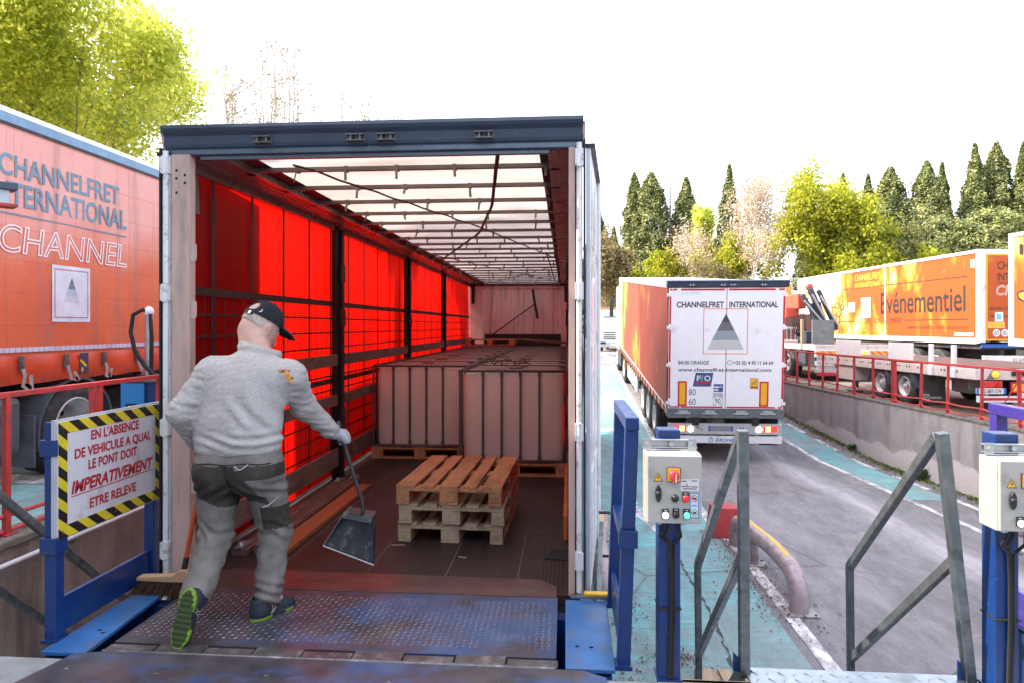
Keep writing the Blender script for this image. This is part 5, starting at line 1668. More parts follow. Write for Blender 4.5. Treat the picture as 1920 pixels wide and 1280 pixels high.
for r0, r1 in ((.6, .63),):
    n = 20
    for i in range(n):
        a0 = R(-20) + R(215) * i / n; a1 = R(-20) + R(215) * (i + 1) / n
        q = [V(RX - .55, 1.72 + r * math.cos(a), .5 + r * math.sin(a)) for r in (r0, r1) for a in (a0, a1)]
        w2 = [p + V(.56, 0, 0) for p in q]
        mb.add([q[0], q[1], q[3], q[2], w2[0], w2[1], w2[3], w2[2]], [(0, 1, 2, 3), (4, 7, 6, 5), (0, 4, 5, 1), (1, 5, 6, 2), (2, 6, 7, 3), (3, 7, 4, 0)])
mb.box((RX - .5, 1.04, .18), (RX + .0, 1.07, .75))
mb.build('mudguard', m_fender, lt)
mb = MB(); mb.box((RX - .62, -1.0, .35), (RX - .02, .92, .98)); mb.build('fuel_tank', m_fender, lt, bevel=.08)
mb = MB(); mb.box((RX - .5, 2.75, .55), (RX - .05, 3.6, .9)); mb.box((RX - .1, 2.9, .9), (RX - .02, 2.97, 1.1)); mb.build('side_locker', m_dark, lt, bevel=.02)
mb = MB(); mb.box((RX - .02, 2.4, 1.1), (RX + .0, 2.48, 1.15)); mb.build('side_marker_lamp', m_orange, lt)
mb = MB(); mb.box((.05, -3.1, .45), (RX - .05, -.9, 3.6)); mb.build('cab', m_white, lt, bevel=.1)
wheelset(lt, .26, RX - .26, -2.1, .52, .52, .35)

# ------------------------------------------------------------------ box trailers on the right-hand yard
UL = (0, -1, 0)
m_box1 = flame_print('flame_print_box', (.4, .075, .016), white_at=(6.8, 11.0, .3), fine=.9, strength=.925)  # far end whitened: partly flame print, partly sun glare put into the colour
m_box2 = flame_print('flame_print_rear', (.5, .1, .025), strength=.93, fine=1.6)
m_boxink = MT('brown_black_print', (.02, .012, .012), .5)
m_goldink = MT('gold_print', (.75, .45, .03), .5)
b1 = thing('box_trailer', 'orange flame printed box trailer with large dark lettering on its long side', 'trailer', yard(14.0, 20.4, UP), TH)
mb = MB(); mb.box((0.02, .03, 1.28), (2.48, 13.0, 3.96)); mb.build('body', m_box1, b1)
mb = MB()
mb.box((-.01, 0, 1.24), (.16, .06, 4.0)); mb.box((2.34, 0, 1.24), (2.51, .06, 4.0)); mb.box((.16, 0, 3.88), (2.34, .06, 4.0))
mb.box((-.012, .0601, 1.22), (.05, .19, 4.0)); mb.box((-.01, .19, 3.93), (.06, 13.0, 4.0)); mb.box((-.012, .19, 1.2), (.06, 13.0, 1.36)); mb.box((2.44, .1, 3.93), (2.51, 13, 4.0))
mb.box((-.01, 12.95, 1.2), (2.51, 13.02, 4.0)); mb.box((-.006, 5.2, 1.36), (.02, 5.24, 3.93))
mb.build('white_frame', m_white, b1, bevel=.006)
mb = MB(); mb.box((.0, .06, 4.0), (2.5, 13, 4.03)); mb.build('roof', m_white, b1)
mb = MB(); mb.box((.161, -.01, 1.3), (2.339, .029, 3.879)); rd = mb.build('rear_door', m_box2, b1)
mb = MB(); frame2(mb, (0, -.012, 0), U, Z, .165, 2.335, 1.305, 3.875, .035, 0); mb.build('yellow_edge_tape', m_yelst, rd, fix=False)
mb = MB()
mb.text('CHANNELFRET', (.5, -.0125, 3.42), U, Z, .24, 1.6, 'L', 0, bold=.01); mb.text('INTERNATIONAL', (.5, -.0125, 3.08), U, Z, .24, 1.7, 'L', 0, bold=.01)
rect(mb, (0, -.0125, 0), U, Z, .5, 2.2, 3.0, 3.02, 0)
mb.text('84100 ORANGE', (.28, -.0125, 2.2), U, Z, .1, .95, 'L', 0); mb.text('www.channelfret-international.com', (.28, -.0125, 1.98), U, Z, .11, 2.0, 'L', 0)
mb.build('lettering', m_boxink, rd, fix=False)
mb = MB(); mb.text('CHANNEL', (.46, -.0125, 2.65), U, Z, .3, 1.75, 'L', 0, outline=.016, shear=.2); mb.build('outlined_lettering', m_whiteclean, rd, fix=False)
mb = MB()
rect(mb, (0, -.013, 0), U, Z, .42, .67, 1.86, 2.14, 1); rect(mb, (0, -.014, 0), U, Z, .47, .61, 1.92, 2.08, 4)
STB = [m_ink, m_whiteclean, m_yelst, MT('pale_orange', (.75, .45, .2), .5), MT('aqua_print', (.15, .5, .55), .5)]
mb.build('aqua_sticker', STB, rd, fix=False)
mb = MB()
rect(mb, (0, -.013, 0), U, Z, .21, .72, 1.66, 1.85, 3); rect(mb, (0, -.014, 0), U, Z, .235, .695, 1.69, 1.82, 2)
mb.build('marker_board', STB, rd, fix=False)
for x, s in ((.47, '60'), (.72, '80')):
    mb = MB(); mb.disc((x, -.013, 1.52), (0, -1, 0), .11, 24, 1); mb.text(s, (x, -.0145, 1.45), U, Z, .14, .14, 'C', 0); mb.build('speed_plate', STB, rd, fix=False)
FB = -.0035
mb = MB()
mb.text('Evénementiel', (FB + .02, 5.55, 2.2), UL, Z, .82, 4.85, 'L', 0, bold=.012)
rect(mb, (FB + .02, 0, 0), UL, Z, -11.3, -.6, 3.24, 3.27, 0)
mb.text('DECORS - SON - LUMIERE', (FB + .02, 7.35, 1.82), UL, Z, .22, 3.2, 'L', 0)
rect(mb, (FB + .02, 0, 0), UL, Z, -8.75, -7.5, 1.9, 1.93, 0); rect(mb, (FB + .02, 0, 0), UL, Z, -4.0, -.6, 1.92, 1.945, 0)
mb.text('www.channelfret-international.com', (FB + .02, 3.75, 1.62), UL, Z, .15, 3.15, 'L', 0, bold=-.003)
mb.build('lettering', m_boxink, b1, fix=False)
mb = MB()
mb.text('CHANNELFRET', (FB + .02, 7.5, 3.55), UL, Z, .26, 1.9, 'L', 0); mb.text('INTERNATIONAL', (FB + .02, 7.5, 3.25), UL, Z, .22, 1.9, 'L', 0)
mb.build('gold_lettering', m_goldink, b1, fix=False)
mb = MB(); rect(mb, (FB + .015, 0, 0), UL, Z, -7.0, -6.3, 2.05, 2.85, 4); pyramid(mb, (FB + .012, 6.65, 2.2), UL, Z, .34, .5, (0, 1, 2, 3))
rect(mb, (FB + .015, 0, 0), UL, Z, -8.0, -7.5, 2.3, 2.7, 4)
mb.build('triangle_emblem', m_p + [m_whiteclean], b1, fix=False)
mb = MB()
for y, z, s, r in ((8.75, 2.55, .55, .5), (9.1, 2.15, .6, -.2), (10.6, 1.95, .5, .4), (11.2, 2.7, .45, 1.2), (11.9, 3.3, .5, .9)):
    butterfly(mb, (FB + .02, y, z), UL, Z, s, r, 0, 1)
mb.build('butterfly_print', [MT('butterfly_orange', (.75, .3, .04), .5, var=.3, scale=8), m_boxink], b1, fix=False)
mb = MB(); rect(mb, (FB + .004, 0, 0), UL, Z, -1.2, -.3, 1.42, 1.52, 0, 0); rect(mb, (FB + .004, 0, 0), UL, Z, -.45, -.25, 3.5, 3.75, 0, 0); mb.build('data_label', m_cream, b1, fix=False)
mb = MB(); mb.box((.1, .1, 1.05), (2.4, 12.9, 1.2)); mb.box((.7, .2, .75), (.85, 12, 1.05)); mb.box((1.65, .2, .75), (1.8, 12, 1.05)); mb.build('chassis', m_dark, b1)
mb = MB(); mb.box((.06, .02, 1.1), (2.44, .09, 1.2)); mb.build('blue_sill', MT('strong_blue_paint', (.02, .1, .4), .4), b1)
mb = MB(); mb.box((.08, -.01, .62), (2.42, .06, .86)); lb = mb.build('light_bar', m_white, b1, bevel=.01)
mb = MB(); mb.text('ES 629 RR', (1.25, -.013, .68), U, Z, .1, .55, 'C', 0); rect(mb, (0, -.012, 0), U, Z, .9, 1.6, .65, .8, 1); mb.build('number_plate', [m_ink, m_cream], lb, fix=False)
for y in (2.2, 3.5, 4.8): wheelset(b1, .22, 2.28, y, .5, .5, .38)

b2 = thing('box_trailer', 'orange printed box trailer cropped by the right edge of the view', 'trailer', yard(12.6, 7.0, UP), TH)
mb = MB(); mb.box((.02, .05, 1.28), (2.48, 10.3, 3.98)); mb.build('body', flame_print('flame_print_box_two', (.42, .08, .018), strength=.94, fine=.8), b2)
mb = MB(); mb.box((-.01, 10.15, 1.24), (2.51, 10.32, 4.06)); mb.box((-.012, 0, 1.24), (.06, 10.15, 1.4)); mb.box((-.01, 0, 3.96), (2.51, 10.15, 4.05)); mb.build('white_frame', m_white, b2, bevel=.006)
mb = MB(); butterfly(mb, (-.0, 9.55, 2.35), UL, Z, .55, .3, 0, 1); rect(mb, (-.002, 0, 0), UL, Z, -9.95, -9.85, 3.5, 3.75, 1); mb.build('butterfly_print', [_MC['butterfly_orange'], m_boxink], b2, fix=False)
mb = MB(); mb.box((.1, .1, 1.0), (2.4, 10.2, 1.2)); mb.build('chassis', m_dark, b2)
for y in (1.5, 2.8, 8.2): wheelset(b2, .22, 2.28, y, .5, .5, .38)

# ------------------------------------------------------------------ low flatbed trailer parked along the red railing
ft = thing('flatbed_trailer', 'low white flatbed trailer with small twin wheels parked behind the red railing', 'trailer', yard(8.72, 12.85, UP), TH)
m_fw = MT('flatbed_white', (.62, .58, .56), .45, var=.06, dirt=(.4, .34, .3), dirt_amt=.3, dirt_scale=5)
mb = MB(); mb.box((0, .0, .72), (2.45, 6.1, .93)); mb.build('bed_frame', m_fw, ft, bevel=.01)
mb = MB(); mb.box((.02, .02, .931), (2.43, 6.08, .95)); mb.build('deck', m_plank, ft)
mb = MB()
for i in range(14):
    for d in (0, .1): mb.box((-.002, .5 + i * .4 + d, .83), (.0, .54 + i * .4 + d, .87))
mb.build('lashing_slot', m_hole, ft)
for y0, y1 in ((4.25, 5.5), (2.0, 2.95)):
    mb = MB(); mb.box((-.012, y0, .95), (.02, y1, 1.36)); mb.build('side_panel', m_white, ft, bevel=.006)
for y in (1.35, .62):
    mb = MB(); mb.box((-.03, y - .05, .78), (.03, y + .05, 1.36)); mb.box((-.04, y - .07, .72), (-.005, y + .07, .9)); mb.build('stake', m_white, ft, bevel=.006)
for yw in (2.42, 3.42):
    wheelset(ft, .19, 2.26, yw, .39, .39, .28, dish=.09)
    mb = MB(); n = 14
    for i in range(n):
        a0, a1 = math.pi * i / n, math.pi * (i + 1) / n
        q = [V(.0, yw + .45 * math.cos(a), .39 + .45 * math.sin(a)) for a in (a0, a1)]
        mb.add([q[0], q[1], q[1] + V(.36, 0, 0), q[0] + V(.36, 0, 0)], [(0, 1, 2, 3)])
    mb.build('mudguard', m_fender, ft)
mb = MB(); mb.box((.02, 1.66, .12), (.5, 1.69, .76)); mf = mb.build('mudflap', MT('dusty_mudflap', (.06, .065, .065), .7, var=.2, dirt=(.14, .14, .13), dirt_amt=.4), ft)
mb = MB(); frame2(mb, (0, 1.657, 0), U, Z, .03, .15, .17, .29, .012, 0); mb.bar((.06, 1.656, .19), (.12, 1.656, .27), .014, .001); mb.text('Lecitrailer', (.18, 1.657, .2), U, Z, .05, .24, 'L', 0, bold=.02); mb.build('lettering', m_whiteclean, mf, fix=False)
mb = MB(); mb.box((.3, .6, .4), (.55, 1.2, .72)); mb.build('air_tank', m_galv, ft, bevel=.05)
mb = MB(); mb.box((.05, 4.6, .35), (.5, 5.5, .7)); mb.build('side_box', m_fw, ft, bevel=.01)
for y in (5.2,):
    mb = MB(); mb.box((.3, y - .06, .1), (.42, y + .06, .7)); mb.box((.22, y - .14, 0), (.5, y + .14, .06)); mb.build('support_leg', m_galv, ft)
mb = MB(); mb.bar((1.22, 6.1, .62), (1.22, 8.1, .6), .12, .1); mb.bar((.3, 6.1, .62), (1.22, 7.4, .6), .08, .08); mb.bar((2.1, 6.1, .62), (1.22, 7.4, .6), .08, .08); mb.build('drawbar', m_dark, ft)
mb = MB(); mb.lathe([(.0001, .05), (.055, .05), (.065, .03), (.065, 0)], (.37, 0, .83), (0, -1, 0), 20, 0); mb.lathe([(.08, .02), (.085, 0)], (.37, 0, .83), (0, -1, 0), 20, 1); mb.build('amber_lamp', [emit('amber_lamp', (1, .3, .03), .5), m_blackpl], ft)
mb = MB(); mb.box((.12, -.02, .58), (.5, .06, .7)); mb.build('tail_lamp', MT('tail_red', (.6, .02, .02), .25, coat=.5), ft, bevel=.01)
mb = MB(); mb.prism([(.2, 0), (.34, 0), (.27, .12)], (0, -.01, .72), U, Z, .006, 0); mb.build('triangle_reflector', m_galv, ft)
mb = MB(); mb.prism([(.36, 0), (.48, 0), (.42, .1)], (0, -.03, .59), U, Z, .006, 0); mb.build('triangle_reflector', m_redrefl, ft)
mb = MB(); mb.box((.0, -.03, .46), (.56, -.015, .57), 0); rect(mb, (0, -.031, 0), U, Z, .0, .05, .46, .57, 1); rect(mb, (0, -.031, 0), U, Z, .51, .56, .46, .57, 1); mb.text('GZ-887-CW', (.28, -.032, .48), U, Z, .072, .4, 'C', 2, bold=.01); mb.build('number_plate', [m_cream, MT('plate_strip_blue', (.05, .15, .5), .5), m_ink], ft, fix=False)
mb = MB(); mb.box((.06, -.01, .3), (2.4, .06, .42), 0); rect(mb, (0, -.012, 0), U, Z, .12, 2.38, .335, .385, 1); mb.build('bumper', [m_white, m_redrefl], ft, fix=False)
for x in (.66, 1.6):
    mb = MB(); mb.box((x, -.02, .48), (x + .5, .0, .68), 0); rect(mb, (0, -.021, 0), U, Z, x + .03, x + .47, .51, .65, 1); mb.build('marker_board', [m_redrefl, m_ambref], ft, fix=False)
mb = MB(); mb.box((.68, -.03, .8), (1.05, -.002, .88)); mb.build('lock_handle', m_blackpl, ft)

# ------------------------------------------------------------------ crane lorry behind the flatbed
cl = thing('crane_lorry', 'flatbed crane lorry with folded red and dark blue loading crane', 'lorry', yard(9.45, 21.3, UP), TH)
mb = MB(); mb.box((0, 0, .98), (2.5, 6.6, 1.16)); mb.build('bed_frame', m_fw, cl, bevel=.01)
mb = MB(); mb.box((.03, .05, 1.161), (2.47, 6.5, 1.185)); mb.build('deck', m_plank, cl)
mb = MB(); mb.box((.0, -.02, .78), (2.5, .02, 1.0)); rb = mb.build('rear_beam', m_white, cl)
g = N('chevron_red_yellow')
x, y, z = g.xyz()
st = g.math('LESS_THAN', g.math('FRACT', g.math('MULTIPLY', g.math('ADD', x, g.math('MULTIPLY', z, 1.2)), 4.6)), .5)
m_chev = g.done(g.bsdf(g.mix(st, (.8, .42, .03), (.72, .12, .09)), .4))
for x in (.04, 1.72):
    mb = MB(); mb.box((x, -.03, .81), (x + .68, -.0205, .97)); mb.build('chevron_board', m_chev, rb)
for x in (.9, 1.52):
    mb = MB(); mb.lathe([(.0001, .06), (.07, .05), (.085, 0)], (x, -.021, .89), (0, -1, 0), 18, 0); mb.build('amber_lamp', _MC['amber_lamp'], rb)
mb = MB(); mb.text('9', (1.36, -.022, .83), U, Z, .13, .07, 'L', 0); mb.build('lettering', m_ink, rb, fix=False)
mb = MB(); mb.box((.0, -.015, .52), (.72, .0, .66), 0); mb.text('FB-186-XZ', (.36, -.017, .545), U, Z, .1, .55, 'C', 1); mb.build('number_plate', [m_cream, m_ink], cl, fix=False)
mb = MB(); mb.box((.0, -.02, .3), (2.5, .05, .38)); mb.box((.1, .05, .35), (2.4, .1, .8)); mb.build('underrun_bar', m_galvlight, cl)
mb = MB(); mb.box((.05, -.03, .2), (.6, .0, .3)); mb.build('tail_lamp', m_redrefl, cl)
mb = MB(); mb.box((.1, .2, .45), (2.4, 6.5, .97)); mb.build('chassis', m_dark, cl)
for y in (2.2, 9.2): wheelset(cl, .2, 2.3, y, .5, .5, .36)
mb = MB(); mb.box((.0, .7, .45), (.3, 1.4, .95)); mb.build('side_locker', MT('slate_locker', (.06, .07, .09), .5), cl, bevel=.02)
mb = MB(); mb.box((.03, .25, 1.19), (.67, .3, 1.92)); mb.box((.67, .24, 1.1), (.72, .31, 1.92)); mb.build('dropside_panel', MT('grey_dropside', (.2, .22, .22), .5, var=.15, dirt=(.14, .15, .15), dirt_amt=.4, dirt_st=(1, 1, 4)), cl, bevel=.004)
mb = MB(); mb.box((-.03, .9, 1.0), (.05, 1.0, 1.95)); mb.build('timber_stake', m_woodpale, cl, bevel=.004)
lad = thing('ladder', 'aluminium ladder lying on the crane lorry bed beside the crane', 'ladder', yard(9.55, 23.2, UP + 1.19), TH)
mb = MB()
for z in (.05, .48): mb.bar((0, -.4, z), (0, 3.4, z), .03, .06)
mb.build('ladder_rail', m_galvlight, lad)
for i in range(10):
    mb = MB(); mb.cyl((0, -.2 + i * .36, .05), (0, -.2 + i * .36, .48), .02, 8); mb.build('rung', m_galvlight, lad)
m_crd = MT('crane_slate_blue', (.05, .075, .11), .35, .2, var=.2)
m_crr = MT('crane_red', (.62, .1, .06), .4, var=.08)
mb = MB()
mb.box((.15, .9, 1.19), (1.0, 1.7, 1.55)); mb.bar((.75, 1.3, 1.5), (.55, 1.3, 2.5), .34, .3, up=(0, 1, 0)); mb.build('crane_column', m_crd, cl, bevel=.03)
for i, (a, b2, w) in enumerate((((.9, 1.0, 1.5), (.28, 1.0, 2.95), .16), ((.75, 1.0, 1.6), (.02, 1.0, 2.75), .13), ((1.15, 1.0, 1.6), (.55, 1.0, 2.9), .12))):
    mb = MB(); mb.bar(a, b2, w, w); mb.build('crane_boom', m_crd, cl, bevel=.015)
    mb = MB(); mb.cyl(V(*a) + V(.02, -.12, .1), V(*b2) + V(.02, -.12, -.2), .035, 10); mb.build('hydraulic_ram', m_galvlight, cl)
mb = MB(); mb.lathe([(.02, -.08), (.11, -.08), (.11, .08), (.02, .08)], (.28, 1.05, 3.0), (0, 1, 0), 18); mb.build('boom_knuckle', m_crr, cl, bevel=.01)
mb = MB(); mb.bar((.15, 1.3, 2.55), (-.2, 4.2, 2.45), .3, .5); mb.box((-.3, 1.5, 2.0), (.15, 3.4, 2.35)); mb.build('main_boom', m_crr, cl, bevel=.03)
mb = MB(); mb.box((-.15, 2.6, 2.75), (.35, 3.4, 3.2)); mb.build('operator_box', MT('crane_orange', (.8, .36, .08), .4), cl, bevel=.02)
mb = MB()
for k in range(7): mb.tube([(-.1 + .06 * k, 1.6, 2.2), (-.12 + .06 * k, 1.4, 1.8 + .05 * k), (.0 + .06 * k, 1.5, 1.5), (.2 + .04 * k, 1.6, 1.35)], .018, 6)
mb.build('hose', m_black, cl)
mb = MB(); mb.box((.1, 6.9, .7), (2.4, 9.9, 3.2)); mb.build('cab', m_white, cl, bevel=.1)
mb = MB(); mb.box((-.0, 5.9, 1.19), (2.5, 6.0, 2.2)); mb.build('headboard', m_plank, cl)

# ------------------------------------------------------------------ trees
def leafmat(name, cols, trans=.35, rough=.6, tcol=None):
    g = N(name)
    at = g.n('ShaderNodeAttribute', attribute_name='leafvar')
    oi = g.n('ShaderNodeObjectInfo')
    c = g.mix(g.ramp(at.outputs['Fac'], 0, .5), cols[0], cols[1])
    c = g.mix(g.ramp(at.outputs['Fac'], .5, 1), c, cols[2])
    p = g.bsdf(c, rough, 0, .3)
    t = g.n('ShaderNodeBsdfTranslucent')
    g.link(g.mix(.5, c, tcol or cols[2]), t.inputs['Color'])
    m = g.n('ShaderNodeMixShader')
    m.inputs[0].default_value = trans
    g.link(p, m.inputs[1]); g.link(t.outputs[0], m.inputs[2])
    return g.done(m.outputs[0])


m_lf_yel = leafmat('spring_plane_leaf', ((.2, .32, .04), (.52, .6, .06), (.85, .82, .2)), .6)
m_lf_grn = leafmat('bright_green_leaf', ((.14, .19, .02), (.36, .4, .03), (.62, .57, .06)), .45)
m_lf_cyp = leafmat('cypress_scale_leaf', ((.045, .075, .03), (.17, .2, .065), (.42, .38, .15)), .16, .75)
m_lf_dry = leafmat('dry_olive_leaf', ((.12, .1, .04), (.26, .21, .09), (.42, .33, .16)), .3)
m_lf_pale = leafmat('pale_blossom', ((.4, .3, .2), (.6, .48, .36), (.72, .62, .52)), .3)
m_bark = MT('pale_bark', (.26, .21, .17), .85, var=.35, scale=8, bump=.4, bscale=25)
m_barkpale = MT('whitish_bark', (.5, .44, .38), .8, var=.25, scale=8)
m_barkd = MT('dark_bark', (.1, .08, .065), .9, var=.3, scale=8)


def leaves(name, mat, parent, P, S, nrm=None, seed=0, asp=.6, up=.3, var=None):
    """P (n,3) positions, S (n,) sizes: one small folded leaf face each"""
    rg = np.random.default_rng(seed)
    n = len(P)
    d = rg.normal(size=(n, 3))
    if nrm is not None: d = d * .75 + nrm
    d[:, 2] += up
    d /= np.linalg.norm(d, axis=1)[:, None]
    r = rg.normal(size=(n, 3))
    a = np.cross(d, r); a /= np.linalg.norm(a, axis=1)[:, None]
    b2 = np.cross(d, a)
    S = S[:, None]
    q = np.stack([P - a * S, P - b2 * S * asp + d * S * .15, P + a * S, P + b2 * S * asp + d * S * .15], 1).reshape(-1, 3)
    me = bpy.data.meshes.new(name)
    me.vertices.add(4 * n); me.loops.add(4 * n); me.polygons.add(n)
    me.vertices.foreach_set('co', q.astype(np.float32).ravel())
    me.loops.foreach_set('vertex_index', np.arange(4 * n, dtype=np.int32))
    me.polygons.foreach_set('loop_start', np.arange(0, 4 * n, 4, dtype=np.int32))
    me.update(calc_edges=True)
    at = me.attributes.new('leafvar', 'FLOAT', 'FACE')
    at.data.foreach_set('value', np.clip(rg.normal(.45, .25, n) if var is None else var + rg.normal(0, .16, n), 0, 1).astype(np.float32))
    me.materials.append(mat)
    o = bpy.data.objects.new(name, me)
    COL.objects.link(o)
    o.parent = parent
    return o


def branches(rg, start, direc, length, rad, depth, spread=.6, up=.15, kids=3, tips=None, mb=None, minr=.008, seg=4, wob=.16):
    p = Vector(start); d = Vector(direc).normalized()
    path = [p.copy()]; rads = [rad]
    for i in range(seg):
        d = (d + Vector((rg.uniform(-1, 1), rg.uniform(-1, 1), rg.uniform(-1, 1) + up)) * wob).normalized()
        p = p + d * (length / seg)
        path.append(p.copy()); rads.append(max(minr, rad * (1 - .55 * (i + 1) / seg)))
    mb.tube(path, rads, 6 if rad > .05 else 3, caps=False)
    if depth == 0:
        tips.append((path[-1], d)); tips.append((path[-2], d))
        return
    for k in range(kids):
        f = rg.uniform(.35, 1) if k else 1
        i = min(seg, max(1, int(round(f * seg))))
        sd = Vector((rg.gauss(0, 1), rg.gauss(0, 1), rg.gauss(0, .6) + up)).normalized()
        nd = (d + sd * spread * rg.uniform(.6, 1.3)).normalized()
        branches(rg, path[i], nd, length * rg.uniform(.6, .82), rads[i] * .68, depth - 1, spread, up, kids, tips, mb, minr, seg, wob)


def cypress(loc, h, r, label, seed, shape=0, lean=0.0, group='dark cypresses behind the yard'):
    t = thing('cypress_tree', label, 'tree', loc, 0, group)
    rg = np.random.default_rng(seed)
    r *= 1.24
    n = int(3000 + 900 * h * r)
    u = rg.random(n)
    if shape == 0:      # slim column
        prof = np.interp(u, [0, .06, .3, .7, .9, 1], [.35, .75, 1, .86, .5, .06])
    elif shape == 1:    # cone
        prof = np.interp(u, [0, .08, .3, .6, .85, 1], [.55, .95, 1, .68, .3, .03])
    else:               # blunt crown
        prof = np.interp(u, [0, .1, .5, .8, .93, 1], [.5, .8, 1, .95, .6, .15])
    th = rg.random(n) * 2 * np.pi
    lump = 1 + .16 * np.sin(th * 3 + u * 17 + seed) + .12 * np.sin(th * 5 - u * 31 + seed * 2) + .1 * np.sin(u * 60 + th * 2)
    rr_ = r * prof * lump * (1 - .5 * rg.random(n) ** 3)
    # plume tips
    k = (rg.random(n) < .22)
    rr_ = np.where(k, rr_ * (1 + .22 * rg.random(n)), rr_)
    P = np.stack([rr_ * np.cos(th) + lean * u * h, rr_ * np.sin(th), .6 + u * (h - .6) + np.where(k, .25, 0) * rg.random(n)], 1)
    nr = np.stack([np.cos(th), np.sin(th), np.full(n, .7)], 1)
    leaves('crown', m_lf_cyp, t, P, rg.uniform(.06, .16, n) * (0.8 + .02 * h), nr, seed, .55, .3)
    mb = MB(); mb.tube([(0, 0, 0), (lean * h * .4, 0, h * .45), (lean * h * .9, 0, h * .92)], [.2, .13, .02], 8); mb.build('trunk', m_barkd, t)
    return t


def broadleaf(loc, h, r, label, seed, mat, n_leaf, size, depth=4, spread=.75, bark=None, group=None, trunk=.22, kids=3, fill=1.0, first=.3, name='broadleaf_tree', lean=(0, 0), up=.15, minr=.012):
    """forked trunk and limbs, then leaves round the twig ends; scaled so that the crown is h high and r wide"""
    t = thing(name, label, 'tree', loc, 0, group)
    rg = random.Random(seed)
    tips = []
    mb = MB()
    h0 = h * first
    p1 = V(lean[0] * h0, lean[1] * h0, h0)
    mb.tube([V(0, 0, 0), p1 * .5 + V(rg.uniform(-.1, .1), 0, 0), p1], [trunk, trunk * .85, trunk * .75], 10)
    for k in range(kids + 1):
        a = 2 * math.pi * k / (kids + 1) + rg.uniform(-.4, .4)
        d = V(math.cos(a) * spread + lean[0], math.sin(a) * spread + lean[1], .9)
        branches(rg, p1 - V(0, 0, rg.uniform(0, h0 * .3)), d, h * .3, trunk * .6, depth - 1, spread, up, kids, tips, mb, minr)
    T = np.array([tuple(p) for p, d in tips])
    c = T[:, :2].mean(0)
    rad = np.percentile(np.hypot(T[:, 0] - c[0], T[:, 1] - c[1]), 92)
    zt = np.percentile(T[:, 2], 99)
    sx, sz = r / rad, (h - h0) / (zt - h0)
    sq = lambda p: ((p[0]) * (1 + (sx - 1) * min(1, max(0, p[2] / h0))), (p[1]) * (1 + (sx - 1) * min(1, max(0, p[2] / h0))), p[2] if p[2] < h0 else h0 + (p[2] - h0) * sz)
    mb.v = [sq(p) for p in mb.v]
    T = np.array([sq(p) for p in T])
    mb.build('trunk', bark or m_bark, t)
    if n_leaf:
        ng = np.random.default_rng(seed)
        idx = ng.integers(0, len(T), n_leaf)
        P = T[idx] + ng.normal(size=(n_leaf, 3)) * (.5 * (h - h0) + r) * .05 * fill
        leaves('crown', mat, t, P, ng.uniform(.6, 1.3, n_leaf) * size, None, seed, .65, .4, np.clip(ng.normal(.45, .26, len(T)), 0, 1)[idx])
    return t


# big spring-green plane trees over the left lorry
broadleaf((-22.9, 26.5, UP), 16.0, 7.0, 'large yellow green tree rising over the left orange lorry', 21, m_lf_yel, 85000, .1, 5, .9, trunk=.45, fill=.72, first=.12)
broadleaf((-34, 32.0, UP), 22, 9.0, 'tall yellow green tree filling the top left corner of the view', 5, m_lf_yel, 60000, .13, 5, .9, trunk=.45, fill=.75, first=.18)
# two unseen trees added behind the lorry to shade the road by the trailer
for i, (x, y) in enumerate(((-12.6, 9.5), (-15.2, 15.8))):
    t = thing('added_shade_tree', ('unseen tall tree added behind the left lorry to shade the road', 'second unseen tree added to shade the road, farther from the dock')[i], 'tree', (x, y, UP))
    ng = np.random.default_rng(70 + i)
    n = 15000
    q = ng.normal(size=(n, 3)); q /= np.linalg.norm(q, axis=1)[:, None]
    q *= (ng.random(n) ** .4)[:, None]
    leaves('crown', m_lf_yel, t, q * np.array((5.0, 4.4, 2.9)) + np.array((2.2 * i, 0, 16.9)), ng.uniform(.12, .25, n), None, 5, .65, .4)
    mb = MB(); mb.tube([(0, 0, 0), (.2, .1, 6), (0, 0, 13), (.1, 0, 17)], [.4, .3, .2, .08], 10)
    for k in range(9):
        a = k * .7
        mb.tube([(0, 0, 11 + k * .3), (1.6 * math.cos(a), 1.4 * math.sin(a), 14.6 + k * .1), (3.8 * math.cos(a), 3.3 * math.sin(a), 15.8 + k * .2)], [.14, .09, .03], 6)
    mb.build('trunk', m_bark, t)
